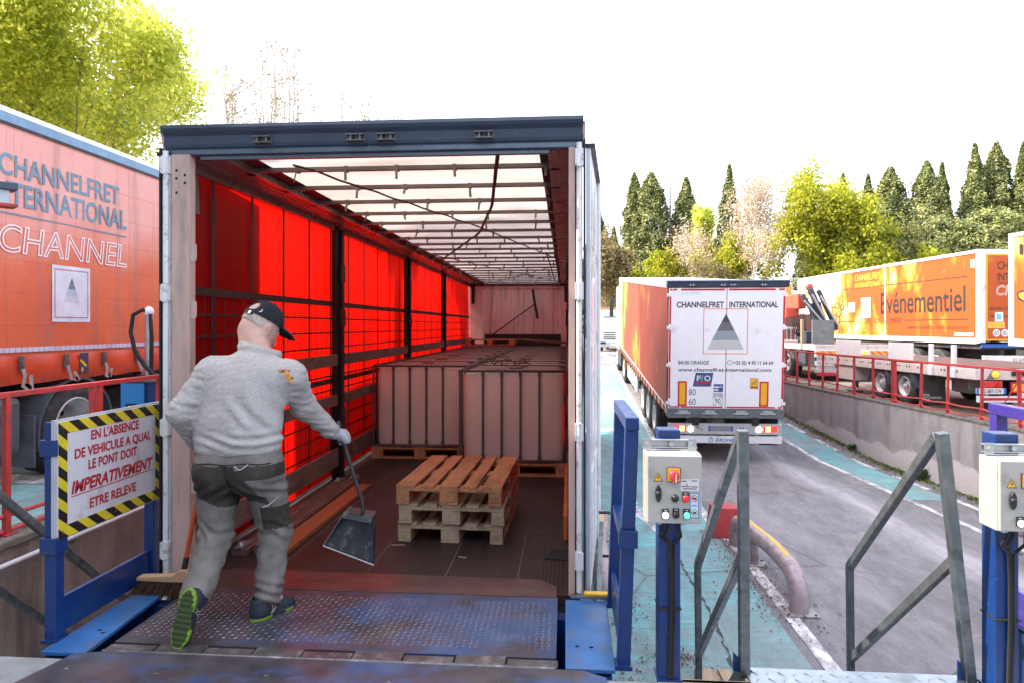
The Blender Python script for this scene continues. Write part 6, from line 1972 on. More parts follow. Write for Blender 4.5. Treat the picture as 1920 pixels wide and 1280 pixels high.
# sparse trees above the docked trailer's roof
def bare_tree(loc, h, r, label, seed, limbs, n_leaf, size):
    """upright open crown: long thin limbs fanning from a short trunk, short twigs, few leaves"""
    t = thing('bare_tree', label, 'tree', loc)
    rg = random.Random(seed)
    mb = MB()
    mb.tube([(0, 0, 0), (.1, 0, h * .2), (0, 0, h * .42)], [.24, .19, .13], 8)
    pts = []
    for k in range(limbs):
        a = 2 * math.pi * k / limbs + rg.uniform(-.4, .4)
        f = rg.uniform(.15, 1)
        e = V(math.cos(a) * r * f, math.sin(a) * r * f, h * (1 - .32 * f * rg.uniform(.5, 1.1)))
        s0 = V(0, 0, h * rg.uniform(.24, .42))
        P = []
        for i in range(9):
            u = i / 8
            p = s0.lerp(e, u) + V(math.cos(a), math.sin(a), 0) * (r * .16 * math.sin(u * math.pi)) + V(rg.uniform(-.12, .12), rg.uniform(-.12, .12), 0) * (u > 0)
            P.append(p)
        mb.tube(P, [.1 - .07 * i / 8 for i in range(9)], 4, caps=False)
        for i in range(2, 9):
            for q in range(3):
                d = V(rg.gauss(0, 1), rg.gauss(0, 1), rg.uniform(.3, 1.6)).normalized() * rg.uniform(.5, 1.5)
                m = P[i] + d * .5 + V(rg.uniform(-.1, .1), rg.uniform(-.1, .1), .05)
                mb.tube([P[i], m, P[i] + d], [.034, .028, .018], 3, caps=False)
                pts += [m, P[i] + d, P[i] + d * .75]
                d2 = V(rg.gauss(0, 1), rg.gauss(0, 1), .6).normalized() * rg.uniform(.3, .7)
                mb.tube([m, m + d2], [.022, .016], 3, caps=False)
                pts.append(m + d2)
    mb.build('trunk', m_barkpale, t)
    T = np.array([tuple(p) for p in pts])
    ng = np.random.default_rng(seed)
    P = T[ng.integers(0, len(T), n_leaf)] + ng.normal(size=(n_leaf, 3)) * .13
    leaves('crown', m_lf_dry, t, P, ng.uniform(.05, .1, n_leaf) * size, None, seed, .65, .3)
bare_tree((-17.5, 40, UP), 18.8, 4.2, 'sparse tall tree with small yellow leaves above the trailer roof', 33, 22, 2600, 1.0)
bare_tree((-12.9, 41, UP), 17.4, 2.2, 'nearly bare slim tree right of the sparse yellow leaved tree', 36, 9, 500, .9)
bare_tree((-10.9, 40, UP), 14.6, 2.4, 'low bare crown just showing over the middle of the trailer roof', 41, 14, 500, .8)
CY = [  # x, y, height, radius, shape, label
    (6.0, 60, 14.9, .85, 0, 'slimmest cypress, left of a close pair over the white truck'),
    (7.3, 59, 14.7, 1.35, 0, 'right and fuller cypress of the close pair over the white truck'),
    (2.9, 62, 12.6, 1.4, 1, 'dark pointed conifer just right of the open trailer door'),
    (4.5, 64, 10.8, 1.0, 1, 'short dark conifer between the trailer door and the cypress pair'),
    (10.4, 60, 14.4, 1.9, 1, 'broad cone cypress right of the thin bare pole'),
    (15.0, 64, 16.4, 1.3, 1, 'cypress tip rising behind the pale blossom tree'),
    (23.9, 61, 14.7, 1.25, 1, 'pointed cypress behind the right shoulder of the bright green trees'),
    (21.6, 63, 15.2, .9, 1, 'thin cypress tip behind the brightest green tree'),
    (26.0, 61, 14.6, 1.2, 1, 'dark cypress left end of the wide ragged clump'),
    (27.4, 60, 15.0, 1.35, 0, 'middle cypress of the wide ragged clump'),
    (28.7, 62, 14.6, 1.2, 1, 'right end cypress of the wide ragged clump'),
    (29.8, 59, 15.2, 1.15, 0, 'column cypress left of the narrow gap of sky'),
    (31.9, 61, 15.5, 1.2, 1, 'leaning cypress just right of the narrow gap of sky'),
    (33.9, 59.5, 16.7, 1.4, 1, 'tall golden lit cypress right of the gap of sky'),
    (35.9, 60, 16.9, 1.15, 0, 'tall slim cypress two from the right edge'),
    (37.4, 59, 16.6, 1.3, 1, 'tall cypress at the right edge above the cropped box trailer'),
]
for i, (x, y, h, r, s, lb) in enumerate(CY):
    cypress((x, y, UP), h, r, lb, 50 + i, s, lean=.012 if 'leaning' in lb else 0)
broadleaf((3.1, 52, UP), 8.4, 2.0, 'olive yellow tree directly above the white truck', 61, m_lf_dry, 9000, .13, 4, .8, trunk=.18)
broadleaf((5.6, 54, UP), 6.0, 2.0, 'low yellow lit bush tree in front of the cypress pair', 62, m_lf_grn, 7000, .13, 4, .8, trunk=.15, first=.2)
broadleaf((7.9, 55, UP), 7.4, 1.5, 'yellow green tree at the foot of the right paired cypress', 63, m_lf_grn, 6000, .13, 4, .7, trunk=.15)
broadleaf((11.3, 57, UP), 11.4, .9, 'bright yellow young tree against the broad cone cypress', 64, m_lf_yel, 5000, .13, 4, .5, trunk=.14, first=.5, up=.4)
broadleaf((13.0, 54, UP), 8.2, 2.6, 'low spreading yellow green tree under the pale blossom tree', 65, m_lf_grn, 9000, .14, 4, .9, trunk=.2)
broadleaf((13.9, 53, UP), 13.0, 4.8, 'pale blossoming tree with whitish trunk behind the departing lorry', 66, m_lf_pale, 15000, .085, 5, .7, bark=m_barkpale, trunk=.3, first=.2, name='blossom_tree', minr=.03)
broadleaf((11.9, 50, UP), 6.3, 2.6, 'flat topped brown tree with bare leaning trunk behind the lorry roof', 67, m_lf_dry, 6000, .09, 4, 1.1, trunk=.18, first=.45, lean=(-.25, 0), up=.0)
broadleaf((18.3, 51, UP), 12.4, 2.9, 'large bright yellow green tree left of the crane lorry boxes', 68, m_lf_grn, 22000, .13, 5, .8, trunk=.28, first=.22)
broadleaf((20.8, 50, UP), 10.2, 2.5, 'bright yellow green tree over the front of the lettered box trailer', 69, m_lf_grn, 18000, .13, 5, .8, trunk=.26, first=.22)
broadleaf((24.0, 51, UP), 9.8, 2.2, 'olive tree with bare pale limbs over the middle of the lettered box trailer', 70, m_lf_cyp, 8000, .12, 4, .9, bark=m_barkpale, trunk=.22, minr=.025)
broadleaf((25.8, 50, UP), 7.0, 2.0, 'low green tree at the foot of the column cypress', 71, m_lf_grn, 7000, .13, 4, .9, trunk=.2)
for i, (x, y, h, lb) in enumerate(((29.6, 57, 10.4, 'dark rounded evergreen below the tall golden cypress'), (33.2, 56, 10.8, 'dark rounded evergreen beside the cropped box trailer roof'), (25.0, 57, 9.8, 'dark evergreen shade tree under the blunt cypress clump'), (12.2, 62, 9.6, 'dark evergreen behind the pale blossom tree'))):
    cypress((x, y, UP), h, 2.4, lb, 90 + i, 2, group='dark evergreens filling the gaps')
t = thing('bare_pole', 'thin bare grey trunk standing alone between cypresses', 'pole', (8.75, 58, UP))
mb = MB(); mb.tube([(0, 0, 0), (.05, 0, 6), (-.02, 0, 10), (0, 0, 13.4)], [.13, .11, .09, .05], 8); mb.build('trunk', m_barkd, t)
mb = MB()
rr = random.Random(4)
for k in range(16):
    z = 4 + k * .55
    a = rr.choice((-1, 1))
    mb.tube([(0, 0, z), (a * rr.uniform(.2, .5), rr.uniform(-.2, .2), z + .3), (a * rr.uniform(.4, .9), rr.uniform(-.3, .3), z + rr.uniform(.1, .8))], [.025, .018, .008], 4)
mb.build('twig', m_barkd, t)

# ------------------------------------------------------------------ the man: smooth bodies grown from distance fields
from mathutils.bvhtree import BVHTree


def d_cone(P, a, b, ra, rb):
    a, b = np.array(a, float), np.array(b, float)
    ab = b - a
    t = np.clip(((P - a) @ ab) / (ab @ ab), 0, 1)
    return np.linalg.norm(P - a - t[:, None] * ab, axis=1) - (ra + (rb - ra) * t)


def d_ell(P, c, r, M=None):
    q = P - np.array(c, float)
    if M is not None: q = q @ M
    r = np.array(r, float)
    k0 = np.linalg.norm(q / r, axis=1)
    k1 = np.linalg.norm(q / (r * r), axis=1)
    return k0 * (k0 - 1) / np.maximum(k1, 1e-9)


def smin(a, b, k):
    h = np.clip(.5 + .5 * (b - a) / k, 0, 1)
    return b + (a - b) * h - k * h * (1 - h)


def sunion(ds, k):
    r = ds[0]
    for d in ds[1:]: r = smin(r, d, k)
    return r


def folds(P, f, seed, stretch=(1, 1, 1)):
    rg = np.random.default_rng(seed)
    Q = P * np.array(stretch) * f
    o = np.zeros(len(P))
    w = np.sin(Q @ rg.normal(size=3) + rg.uniform(0, 6)) * .8
    for i in range(6):
        d = rg.normal(size=3); d /= np.linalg.norm(d)
        o += np.sin((Q @ d) * (1 + .35 * i) + rg.uniform(0, 6) + w * 1.6) / (1 + .4 * i)
    return o / 3


def grow(fn, lo, hi, h):
    """surface nets over a grid -> verts, quads"""
    lo, hi = np.array(lo, float), np.array(hi, float)
    n = np.ceil((hi - lo) / h).astype(int) + 1
    ax = [lo[i] + h * np.arange(n[i]) for i in range(3)]
    G = np.stack(np.meshgrid(*ax, indexing='ij'), -1).reshape(-1, 3)
    F = fn(G).reshape(n)
    S = F < 0
    c = np.zeros(n - 1, int)
    for dx in (0, 1):
        for dy in (0, 1):
            for dz in (0, 1):
                c += S[dx:n[0] - 1 + dx, dy:n[1] - 1 + dy, dz:n[2] - 1 + dz]
    act = (c > 0) & (c < 8)
    idx = -np.ones(n - 1, int)
    idx[act] = np.arange(act.sum())
    I = np.argwhere(act)
    acc = np.zeros((len(I), 3)); cnt = np.zeros(len(I))
    cor = [(0, 0, 0), (1, 0, 0), (0, 1, 0), (1, 1, 0), (0, 0, 1), (1, 0, 1), (0, 1, 1), (1, 1, 1)]
    for a in range(8):
        for b2 in range(a + 1, 8):
            A, B = np.array(cor[a]), np.array(cor[b2])
            if np.abs(A - B).sum() != 1: continue
            fa = F[tuple((I + A).T)]; fb = F[tuple((I + B).T)]
            m = (fa < 0) != (fb < 0)
            t = np.where(m, fa / np.where(m, fa - fb, 1), 0)
            acc += np.where(m[:, None], A + t[:, None] * (B - A), 0)
            cnt += m
    Vv = lo + (I + acc / cnt[:, None]) * h
    quads = []
    for k in range(3):
        e = [0, 0, 0]; e[k] = 1
        sl0 = tuple(slice(0, n[i] - e[i]) for i in range(3))
        sl1 = tuple(slice(e[i], n[i]) for i in range(3))
        cr = np.argwhere(S[sl0] != S[sl1])
        u, v = (k + 1) % 3, (k + 2) % 3
        ok = (cr[:, u] > 0) & (cr[:, v] > 0) & (cr[:, u] < n[u] - 1) & (cr[:, v] < n[v] - 1)
        cr = cr[ok]
        du = np.zeros(3, int); du[u] = 1
        dv = np.zeros(3, int); dv[v] = 1
        q = np.stack([idx[tuple((cr - du - dv).T)], idx[tuple((cr - dv).T)], idx[tuple(cr.T)], idx[tuple((cr - du).T)]], 1)
        flip = S[tuple(cr.T)]
        q[~flip] = q[~flip][:, ::-1]
        quads.append(q)
    return Vv, np.concatenate(quads)


def skin_obj(name, Vv, Q, mats, parent, mi=None):
    me = bpy.data.meshes.new(name)
    n = len(Q)
    me.vertices.add(len(Vv)); me.loops.add(4 * n); me.polygons.add(n)
    me.vertices.foreach_set('co', Vv.astype(np.float32).ravel())
    me.loops.foreach_set('vertex_index', Q.astype(np.int32).ravel())
    me.polygons.foreach_set('loop_start', np.arange(0, 4 * n, 4, dtype=np.int32))
    me.update(calc_edges=True)
    for m in mats: me.materials.append(m)
    if mi is not None: me.polygons.foreach_set('material_index', mi.astype(np.int32))
    me.polygons.foreach_set('use_smooth', np.ones(n, bool))
    me.validate()
    o = bpy.data.objects.new(name, me)
    COL.objects.link(o)
    o.parent = parent
    return o


man = thing('person', 'man in grey fleece and black cap stepping into the trailer with broom and dustpan', 'person', (-1.8, 3.7, 0))
MO = np.array([-1.8, 3.7, 0])
L_ = lambda *a: tuple(np.array(a) - MO)

shL, elL, wrL = L_(-2.025, 3.785, 1.355), L_(-2.165, 3.70, 1.135), L_(-2.175, 3.90, .92)
shR, elR, wrR = L_(-1.58, 3.825, 1.335), L_(-1.575, 4.0, 1.15), L_(-1.462, 4.185, .965)
hipL, knL, anL = L_(-1.975, 3.765, .80), L_(-1.985, 3.75, .43), L_(-1.935, 3.445, .205)
hipR, knR, anR = L_(-1.735, 3.80, .80), L_(-1.69, 3.875, .43), L_(-1.66, 3.70, .10)
HC = L_(-1.815, 3.955, 1.622)
HM = (Matrix.Rotation(R(-28), 3, 'Z') @ Matrix.Rotation(R(-33), 3, 'X') @ Matrix.Rotation(R(9), 3, 'Y'))
HMn = np.array(HM) * 1.19     # local head units are drawn 1.19 times life template
def hl(x, y, z): return tuple(np.array(HC) + HMn @ np.array((x, y, z)))

# hands gripping a handle: C centre, hd handle direction, fd forearm direction
def hand_sdf(P, C, hd, wr, fd, side):
    C, hd, fd = np.array(C), np.array(hd) / np.linalg.norm(hd), np.array(fd) / np.linalg.norm(fd)
    fd = fd - hd * (fd @ hd); fd /= np.linalg.norm(fd)
    s = np.cross(hd, fd) * side
    ds = [d_cone(P, wr, C + s * .034 - fd * .02, .036, .032), d_cone(P, C + s * .034 - fd * .015 - hd * .026, C + s * .034 - fd * .015 + hd * .026, .024, .022)]
    body = sunion(ds, .02)
    for i in range(4):
        o = hd * ((i - 1.5) * .0225)
        l = (.94, 1.06, 1.0, .84)[i]
        K = C + o + s * .03 + fd * .012
        p1 = C + o + fd * .036 * l + s * .012
        p2 = C + o + fd * .028 * l - s * .02
        p3 = C + o - s * .028 - fd * .006
        f = np.minimum(np.minimum(d_cone(P, K, p1, .0128, .0118), d_cone(P, p1, p2, .0118, .0108)), d_cone(P, p2, p3, .0108, .0095))
        body = smin(body, f, .006)
    t0, t1, t2 = C + s * .03 - fd * .03 - hd * .035, C + s * .0 - fd * .025 - hd * .05, C - s * .024 + fd * .006 - hd * .047
    th = np.minimum(d_cone(P, t0, t1, .017, .0135), d_cone(P, t1, t2, .0135, .0105))
    return smin(body, th, .012)

GR = L_(-1.415, 4.25, .915); GRd = (.32, .0, -.95)
GL = L_(-2.152, 3.955, .87); GLd = (-.196, 0, -.98)

def body_sdf(P):
    q = (P - np.array(HC)) @ HMn / 1.4161
    head = sunion([d_ell(q, (0, -.005, .01), (.076, .098, .108)), d_ell(q, (0, .03, -.055), (.06, .072, .072)), d_cone(q, (0, .07, -.1), (0, .04, -.1), .022, .03)], .035)
    nose = smin(d_cone(q, (0, .094, .008), (0, .116, -.034), .009, .014), d_ell(q, (0, .104, -.04), (.019, .014, .01)), .01)
    head = smin(head, nose, .012)
    for sx in (-1, 1):
        head = np.maximum(head, -d_ell(q, (sx * .03, .105, .012), (.019, .018, .012)))
        head = smin(head, d_ell(q, (sx * .03, .083, .012), (.0135, .0135, .0115)), .003)
        ear = np.maximum(d_ell(q, (sx * .083, -.012, -.018), (.014, .026, .036)), -d_ell(q, (sx * .098, -.006, -.016), (.01, .014, .022)))
        head = smin(head, ear, .008)
    head = np.maximum(head, -d_ell(q, (0, .113, -.068), (.024, .012, .0025)))
    nb = L_(-1.795, 3.865, 1.43)
    neck = d_cone(P, nb, hl(0, -.028, -.05), .092, .078)
    tor = sunion([d_ell(P, L_(-1.855, 3.77, .86), (.2, .13, .14)), d_ell(P, L_(-1.84, 3.80, 1.2), (.21, .12, .24)), d_cone(P, L_(-1.98, 3.79, 1.36), L_(-1.63, 3.83, 1.35), .055, .055)], .08)
    limbs = [d_cone(P, a, b2, r0, r1) for a, b2, r0, r1 in ((shL, elL, .055, .045), (elL, wrL, .042, .03), (shR, elR, .055, .045), (elR, wrR, .042, .03), (hipL, knL, .09, .055), (knL, anL, .055, .04), (hipR, knR, .09, .055), (knR, anR, .055, .04))]
    hands = np.minimum(d_cone(P, wrL, GL, .028, .02), d_cone(P, wrR, GR, .028, .02))
    feet = np.minimum(d_cone(P, anL, L_(-1.93, 3.36, .1), .038, .03), d_cone(P, anR, L_(-1.62, 3.8, .05), .038, .03))
    b = sunion([tor, neck] + limbs + [hands, feet], .03)
    return smin(b, head, .02)

g = N('skin')
c = g.mix(g.ramp(g.noise(14, 5), .35, .65), (.52, .3, .24), (.6, .37, .3))
p_ = g.bsdf(c, .5, 0, .4, g.bump(g.noise(160, 3), .08, .002))
m_skin = g.done(p_)
m_eye = MT('eye_white', (.7, .68, .66), .2)
Vv, Q = grow(body_sdf, (-.5, -.55, -.02), (.5, .68, 1.82), .011)
# finer head
body = skin_obj('body', Vv, Q, [m_skin], man)
sm = body.modifiers.new('smooth', 'SMOOTH'); sm.factor = .4; sm.iterations = 2

# short pale hair under the cap
def hair_sdf(P):
    q = (P - np.array(HC)) @ HMn / 1.4161
    d = d_ell(q, (0, -.007, .008), (.0795, .1, .111))
    d = np.maximum(d, q[:, 1] - .035 - q[:, 2] * .3)
    d = np.maximum(d, -(q[:, 2] + .035 + q[:, 1] * .15))
    return d + folds(P, 260, 3) * .0008
Vv, Q = grow(hair_sdf, np.array(HC) - .15, np.array(HC) + .16, .0055)
skin_obj('hair', Vv, Q, [MT('short_grey_blond_hair', (.46, .37, .32), .8, var=.25, scale=60, bump=.4, bscale=220)], man)

def cap_sdf(P):
    q = (P - np.array(HC)) @ HMn / 1.4161
    o = d_ell(q, (0, -.002, .03), (.0865, .108, .1))
    o = np.maximum(o, -d_ell(q, (0, -.002, .03), (.082, .103, .096)))
    zc = .028 + .1 * q[:, 1]
    o = np.maximum(o, zc - q[:, 2])
    o = np.maximum(o, -np.maximum(d_ell(q, (0, -.115, .06), (.04, .06, .03)), .046 + .1 * q[:, 1] - q[:, 2]))
    br = d_ell(q, (0, .105, .03), (.082, .098, .03))
    br = np.maximum(br, -d_ell(q, (0, .105, .022), (.085, .105, .03)))
    br = np.maximum(br, .07 - q[:, 1])
    btn = d_ell(q, (0, 0, .131), (.009, .009, .005))
    return np.minimum(smin(o, br, .006), btn) + np.where(np.abs(np.sin(np.arctan2(q[:, 0], q[:, 1]) * 3)) < .05, .0006, 0)
Vv, Q = grow(cap_sdf, np.array(HC) - .16, np.array(HC) + .24, .005)
cap = skin_obj('cap', Vv, Q, [MT('black_navy_cap', (.008, .01, .02), .75, var=.3, bump=.25, bscale=260)], man)
mb = MB()
pts = [hl(.05 * math.sin(a), -.005 - .112 * math.cos(a * .8), .033 - .02) for a in np.linspace(-1, 1, 9)]
for a, b2 in zip(pts, pts[1:]): mb.bar(a, b2, .003, .014, up=tuple(HMn @ np.array((0, 0, 1))))
mb.build('cap_strap', m_black, cap)
mb = MB(); mb.obox(hl(.028, -.112, .014), (.02, .004, .018), HM.copy()); mb.build('buckle', m_galvlight, cap)
mb = MB(); mb.obox(hl(.066, -.083, .045), (.004, .004, .016), HM.copy()); mb.obox(hl(.062, -.086, .037), (.008, .004, .004), HM.copy()); mb.build('cap_mark', m_whiteclean, cap)

# fleece
def fleece_sdf(P):
    x, y, z = P[:, 0], P[:, 1], P[:, 2]
    tor = sunion([d_ell(P, L_(-1.86, 3.765, .95), (.242, .172, .13)), d_ell(P, L_(-1.862, 3.77, 1.06), (.238, .175, .17)), d_ell(P, L_(-1.842, 3.80, 1.22), (.246, .172, .2)), d_ell(P, L_(-1.81, 3.83, 1.34), (.235, .14, .12)), d_cone(P, shL, shR, .082, .08)], .07)
    sl = sunion([d_cone(P, shL, elL, .088, .074), d_cone(P, elL, wrL, .073, .05)], .03)
    sr = sunion([d_cone(P, shR, elR, .088, .076), d_cone(P, elR, wrR, .074, .052)], .03)
    d = smin(smin(tor, sl, .045), sr, .045)
    col = np.maximum(d_cone(P, L_(-1.80, 3.855, 1.40), L_(-1.79, 3.885, 1.485), .14, .1), (P - np.array(L_(-1.79, 3.885, 1.505))) @ np.array((.28, .12, .95)))
    d = smin(d, col, .03)
    tc = (P - np.array(L_(-1.79, 3.885, 1.478)))
    ta = np.array((.27, .12, .95)); ta = ta / np.linalg.norm(ta)
    hh = tc @ ta
    rr_ = np.linalg.norm(tc - hh[:, None] * ta, axis=1)
    d = smin(d, np.sqrt((rr_ - .108) ** 2 + (hh * .6) ** 2) - .0195, .004)
    inner = d_cone(P, L_(-1.80, 3.87, 1.40), L_(-1.79, 3.90, 1.58), .09, .108)
    d = np.maximum(d, -inner)
    # cloth folds: rings above the hem, drag lines from the armpit, bunching at the elbows
    hem = np.exp(-((z - .985) / .05) ** 2)
    f = hem * .009 * np.sin(z * 105 + 2.6 * np.sin(x * 11 + 1) + x * 9) * (.5 + .5 * np.sin(x * 6 + 1.2))
    f += .009 * folds(P, 15, 4, (1.5, 1, .5)) * np.clip((1.32 - z) * 4, 0, 1)
    f += .009 * np.exp(-(((x - .1) * .9) ** 2 + (z - 1.17) ** 2) / .014) * np.sin((x * 1.0 + z * .7) * 52 + 1.5 * np.sin(z * 17 + x * 9))
    arm = np.minimum(sl, sr)
    f += np.where(arm < tor, .006 * folds(P, 34, 9, (1, 1, 1.6)), 0)
    d = d + f + .0022 * folds(P, 75, 6)
    zc = .918 - .03 * np.abs(x + .06) / .25 + .012 * np.sin(x * 20)
    d = np.where(arm < tor - .0, d, np.maximum(d, zc - z))
    # sleeves end at the wrist
    for w, e in ((wrL, elL), (wrR, elR)):
        a = np.array(w) - np.array(e); a /= np.linalg.norm(a)
        t = (P - np.array(w)) @ a
        d = np.where((np.linalg.norm(P - np.array(w), axis=1) < .14), np.maximum(d, t - .006), d)
    return d
g = N('grey_heather_fleece')
n1 = g.noise(120, 4, .75, (.4, .8, 1.4), .5)
n2 = g.noise(9, 4, .6)
c = g.mix(g.ramp(n1, .32, .68), (.33, .308, .295), (.55, .52, .5))
c = g.mix(g.math('MULTIPLY', g.ramp(n2, .35, .7), .3), c, (.38, .35, .34))
h = g.math('ADD', n1, g.math('MULTIPLY', g.noise(160, 3), .5))
m_fleece = g.done(g.bsdf(c, .95, 0, .15, g.bump(h, .5, .005)))
Vv, Q = grow(fleece_sdf, (-.52, -.24, .8), (.42, .58, 1.56), .0075)
fl = skin_obj('fleece_jumper', Vv, Q, [m_fleece], man)
bv_fl = BVHTree.FromPolygons([tuple(v) for v in Vv], [tuple(q) for q in Q])

# trousers
def trous_sdf(P):
    x, y, z = P[:, 0], P[:, 1], P[:, 2]
    pel = sunion([d_ell(P, L_(-1.855, 3.765, .86), (.236, .165, .13)), d_ell(P, L_(-1.96, 3.70, .80), (.125, .115, .13)), d_ell(P, L_(-1.75, 3.715, .80), (.125, .115, .13))], .05)
    l = sunion([d_cone(P, hipL, knL, .128, .092), d_cone(P, knL, anL, .09, .076)], .03)
    r = sunion([d_cone(P, hipR, knR, .126, .092), d_cone(P, knR, anR, .09, .072)], .03)
    d = smin(smin(pel, l, .04), smin(pel, r, .04), .025)
    seam = np.exp(-((x + .055) / .012) ** 2) * (z > .7) * (y < 0.05)
    f = .007 * folds(P, 22, 12, (1, 1, 1.3)) + .009 * folds(P, 30, 15, (.8, .8, 1.7)) * np.clip((.62 - z) * 3, 0, 1)
    f += .006 * np.exp(-((z - .46) / .07) ** 2) * np.sin(z * 95 + x * 46 + 2 * np.sin(x * 33))
    f += .008 * np.exp(-((z - .14) / .06) ** 2) * np.sin(z * 125 + y * 40 + x * 30) * (x > -.05)
    f += .008 * np.exp(-((z - .70) / .05) ** 2) * np.sin((z + np.abs(x + .055) * .6) * 95)
    d = d + f + seam * .008
    d = np.maximum(d, z - .955)
    for an, kn in ((anL, knL), (anR, knR)):
        a = np.array(an) - np.array(kn); a /= np.linalg.norm(a)
        t = (P - np.array(an)) @ a
        d = np.where(np.linalg.norm(P - np.array(an), axis=1) < .16, np.maximum(d, t - .03), d)
    return d
Vv, Q = grow(trous_sdf, (-.4, -.42, .02), (.3, .36, 1.0), .0075)
C = Vv[Q].mean(1)
x, y, z = C.T
edge = .64 + .03 * np.sin(x * 18) - .25 * np.clip(x + .055, 0, 1)
dark = (z < .86) & (z > edge) & (y < .12 + .0 * x)
dark &= ~((x > .10 - .5 * (z - .7)) & (z < .78))
pocket = (x > .085) & (z > .47) & (z < .60) & (x > -.05)
kneeb = (z < .36) & (z > .30) & (x > .2)
mi = np.where(dark | pocket, 1, 0)
def cloth(name, a, b2):
    g = N(name)
    c = g.mix(g.ramp(g.noise(12, 5), .3, .7), a, b2)
    c = g.mix(g.math('MULTIPLY', g.ramp(g.noise(4, 6, .7), .5, .7), .35), c, tuple(q * .6 for q in a))
    return g.done(g.bsdf(c, .85, 0, .25, g.bump(g.noise(300, 2), .2, .002)))
m_tl, m_td = cloth('light_grey_workwear', (.135, .124, .112), (.2, .185, .17)), cloth('dark_grey_workwear', (.036, .031, .025), (.06, .053, .045))
tro = skin_obj('work_trousers', Vv, Q, [m_tl, m_td], man, mi)
bv_tr = BVHTree.FromPolygons([tuple(v) for v in Vv], [tuple(q) for q in Q])


def decal(bv, pts, w, name, mat, parent, lift=.003):
    """narrow cloth strip laid on the garment, hit from behind (-y) at local x, z"""
    mb = MB()
    hits = []
    for (px_, pz_) in pts:
        r = bv.ray_cast(Vector((px_, -1.2, pz_)), Vector((0, 1, 0)))
        if r[0] is not None: hits.append((r[0] + r[1].normalized() * 0 + Vector((0, -lift, 0))))
    for a, b2 in zip(hits, hits[1:]): mb.bar(a, b2, .002, w, up=(.3, 0, 1))
    if len(hits) > 1: return mb.build(name, mat, parent)


m_trim = MT('pale_trim', (.5, .5, .5), .5)
decal(bv_tr, [(.0, .862), (.03, .84), (.05, .85), (.075, .87)], .006, 'pocket_trim', m_trim, tro)
decal(bv_tr, [(.0, .862), (-.0, .845), (.02, .835)], .012, 'pocket_flap', m_tl, tro)
decal(bv_tr, [(.1, .605), (.13, .615), (.16, .64), (.175, .655)], .006, 'pocket_trim', m_trim, tro)
decal(bv_tr, [(-.28 + .03 * i, .868 - .004 * math.sin(i)) for i in range(17)], .008, 'waist_seam', m_td, tro)
decal(bv_tr, [(-.055, .86 - .02 * i) for i in range(8)], .004, 'seat_seam', m_td, tro)
# embroidered mark on the right shoulder
mb = MB()
rr = random.Random(9)
for k, (dx, dz, s, mi_) in enumerate(((-.035, .03, .012, 0), (-.02, .026, .014, 1), (-.008, .034, .01, 0), (0, .018, .014, 2), (.004, .004, .016, 0), (.012, -.008, .016, 2), (.02, -.02, .015, 0), (.03, -.028, .012, 2), (.012, .026, .009, 1), (.03, -.012, .009, 1), (-.03, .02, .008, 2))):
    r = bv_fl.ray_cast(Vector((.235 + dx, -1.2, 1.345 + dz)), Vector((0, 1, 0)))
    if r[0] is None: continue
    p = r[0] + r[1] * .0025
    u = r[1].orthogonal().normalized(); v = r[1].cross(u)
    mb.add([p + (u * math.cos(a * 1.05) + v * math.sin(a * 1.05)) * s * rr.uniform(.5, 1.1) for a in range(6)], [tuple(range(6))], mi_)
mb.build('embroidered_mark', [MT('thread_orange', (.6, .16, .02), .8), MT('thread_brown', (.1, .05, .03), .8), MT('thread_amber', (.65, .3, .03), .8)], fl, fix=False)

# gloves
m_glove = MT('grey_work_glove', (.42, .43, .45), .85, var=.25, scale=25, dirt=(.2, .2, .22), dirt_amt=.4, dirt_scale=18, bump=.4, bscale=120)
fR, fL = np.array(wrR) - np.array(elR), np.array(wrL) - np.array(elL)
for C0, hd, w0, fd, sd in ((GR, GRd, wrR, fR, 1), (GL, GLd, wrL, fL, -1)):
    def gl(P):
        d = hand_sdf(P, C0, hd, w0, fd, sd)
        a = fd / np.linalg.norm(fd)
        cuff = d_cone(P, np.array(w0) - a * .03, np.array(w0) + a * .02, .046, .04)
        return smin(d, cuff, .012) + .0018 * folds(P, 90, 8)
    lo = np.minimum(C0, w0) - .1; hi = np.maximum(C0, w0) + .1
    Vv, Q = grow(gl, lo, hi, .0045)
    skin_obj('glove', Vv, Q, [m_glove], man)

# shoes (built once, placed twice)
def shoe_sdf(P):
    d = sunion([d_ell(P, (0, .05, .05), (.041, .055, .055)), d_ell(P, (.002, .13, .04), (.042, .11, .05)), d_ell(P, (.004, .215, .032), (.047, .07, .036)), d_cone(P, (0, .055, .06), (0, .05, .105), .046, .047)], .035)
    sole = np.maximum(sunion([d_ell(P, (0, .06, .012), (.044, .07, .05)), d_ell(P, (.005, .2, .012), (.051, .088, .05)), d_cone(P, (0, .06, .012), (.005, .2, .012), .038, .04)], .02), np.maximum(P[:, 2] - .024, -P[:, 2]))
    d = np.maximum(d, -P[:, 2])
    d = np.minimum(d, sole)
    d = np.maximum(d, -d_cone(P, (0, .055, .07), (0, .045, .14), .036, .04))
    tread = np.where(P[:, 2] < .008, .003 * (np.sin(P[:, 1] * 240) > .3), 0)
    return d + tread
Vs, Qs = grow(shoe_sdf, (-.07, -.03, -.012), (.07, .31, .14), .005)
Cs = Vs[Qs].mean(1)
lime = (Cs[:, 2] > .006) & (Cs[:, 2] < .02) & ((Cs[:, 1] < .07) | (np.abs(np.sin(Cs[:, 1] * 22)) > .75))
sole = (Cs[:, 2] <= .022) & ~lime
under = (Cs[:, 2] <= .006)
mi_s = np.where(lime, 1, np.where(under, 3, np.where(sole, 2, 0)))
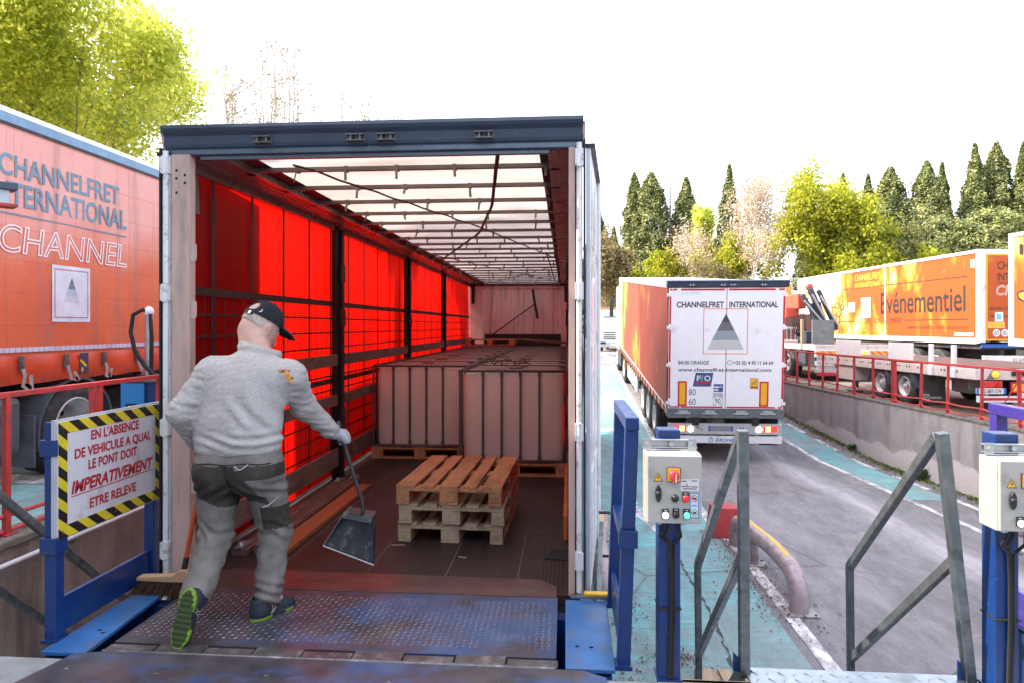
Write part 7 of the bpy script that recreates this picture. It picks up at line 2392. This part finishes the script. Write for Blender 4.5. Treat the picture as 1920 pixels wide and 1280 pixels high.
und = under & (np.abs(Cs[:, 1] - .13) > .05) & (((Cs[:, 1] - .06) / .055) ** 2 + (Cs[:, 0] / .036) ** 2 > 1) & (((Cs[:, 1] - .2) / .075) ** 2 + ((Cs[:, 0] - .005) / .043) ** 2 > 1)
mi_s = np.where(und, 1, mi_s)
smats = [MT('dark_navy_shoe', (.018, .024, .04), .6, var=.3, bump=.2, bscale=200), MT('lime_sole', (.16, .3, .015), .5), MT('black_sole', (.012, .012, .012), .7), MT('olive_tread', (.035, .06, .012), .8)]
for name_, heel, toe, up in (('shoe', L_(-1.71, 3.615, 0.001), L_(-1.585, 3.865, 0.001), (0, 0, 1)), ('shoe', L_(-1.918, 3.352, .275), L_(-1.945, 3.275, .02), (0.1, 1, -.25))):
    yv = (Vector(toe) - Vector(heel)).normalized()
    zv = Vector(up); zv = (zv - yv * zv.dot(yv)).normalized()
    xv = yv.cross(zv)
    M4 = Matrix((xv, yv, zv)).transposed()
    Mn = np.array(M4)
    o = skin_obj(name_, Vs @ Mn.T + np.array(heel), Qs, smats, man, mi_s)
    mb = MB()
    P0 = lambda a, b2, c2: Vector(heel) + M4 @ Vector((a, b2, c2))
    for k in range(4):
        yy = .1 + k * .024
        zz = .098 - k * .011
        mb.tube([P0(-.026, yy, zz - .012), P0(0, yy + .012, zz + .004), P0(.026, yy, zz - .012)], .0045, 6)
    mb.build('laces', MT('lime_lace', (.25, .6, .03), .6), o)
    mb = MB()
    for s2 in (-1, 1):
        for k in range(2): mb.tube([P0(s2 * .047, .085 + k * .016, .03), P0(s2 * .046, .105 + k * .016, .05), P0(s2 * .042, .1 + k * .016, .07)], .0025, 5)
    mb.build('reflective_trim', m_trim, o)

# ------------------------------------------------------------------ broom and dustpan in his hands
t = thing('broom', 'orange handled broom with dark bristles held behind the man at left', 'broom', (-2.29, 3.955, .1))
mb = MB(); mb.cyl((0, 0, .09), (.185, 0, 1.0), .0135, 12); mb.build('handle', MT('orange_broom_handle', (.62, .1, .02), .35), t)
mb = MB(); mb.lathe([(.0135, .06), (.017, .055), (.017, -.02)], (.0, 0, .075), (.196, 0, .98), 12); mb.build('ferrule', m_black, t)
mb = MB()
P = [(-.29, -.012), (-.295, .0), (-.28, .014), (-.06, .026), (-.02, .062), (.02, .062), (.05, .026), (.1, .014), (.1, -.014), (-.1, -.016)]
mb.prism(P, (0, .03, 0), (1, 0, 0), (0, 0, 1), .06); mb.build('broom_block', MT('pale_beech', (.5, .3, .17), .5, var=.1, scale=9), t, bevel=.008)
mb = MB()
rr = random.Random(8)
for k in range(1500):
    x0, y0 = rr.uniform(-.275, .09), rr.uniform(-.024, .024)
    fx = (x0 + .09) * .22 - .03 + rr.gauss(0, .008)
    fy = y0 * .8 + rr.gauss(0, .01)
    l = rr.uniform(.085, .1)
    a = V(x0, y0, -.012); b2 = V(x0 + fx, y0 + fy, -.012 - l)
    sd = V(.0012, 0, 0) if k % 2 else V(0, .0012, 0)
    mb.add([a - sd, a + sd, b2 + sd * .7, b2 - sd * .7], [(0, 1, 2, 3)])
mb.build('bristles', MT('dark_brown_bristle', (.09, .045, .02), .7, var=.7, scale=50), t, fix=False)

t = thing('dustpan', 'long handled dark metal dustpan hanging from the man\'s gloved right hand', 'dustpan', (-1.3, 4.25, .1))
m_pan = MT('scuffed_dark_galvanised_pan', (.05, .058, .065), .35, .7, var=.3, scale=8, dirt=(.38, .33, .24), dirt_amt=.22, dirt_scale=9)
mb = MB(); mb.tube([(-.145, 0, .92), (-.115, 0, .815), (-.06, .005, .63), (-.02, .01, .5), (.005, .015, .43), (.015, .02, .34)], .0125, 10); mb.build('handle', MT('grey_steel_tube', (.08, .075, .08), .4, .5), t)
A, B, C_, D = V(-.09, .06, .36), V(.09, .06, .33), V(.095, -.02, .015), V(-.235, -.02, .13)
a1, b1_, = A + V(0, -.1, -.012), B + V(0, -.1, -.012)
mb = MB()
mb.add([A, B, C_, D], [(0, 1, 2, 3)]); mb.add([A, a1, D], [(0, 1, 2)]); mb.add([B, C_, b1_], [(0, 1, 2)]); mb.add([A, B, b1_, a1], [(0, 1, 2, 3)])
mb.add([a1, b1_, b1_ + V(-.005, -.012, -.03), a1 + V(-.005, -.012, -.03)], [(0, 1, 2, 3)])
o = mb.build('pan', m_pan, t)
s2 = o.modifiers.new('thick', 'SOLIDIFY'); s2.thickness = .003
mb = MB(); mb.tube([D, C_], .005, 6); mb.tube([A + V(0, -.1, -.012), D], .003, 6); mb.build('pan_rim', m_galvlight, t)
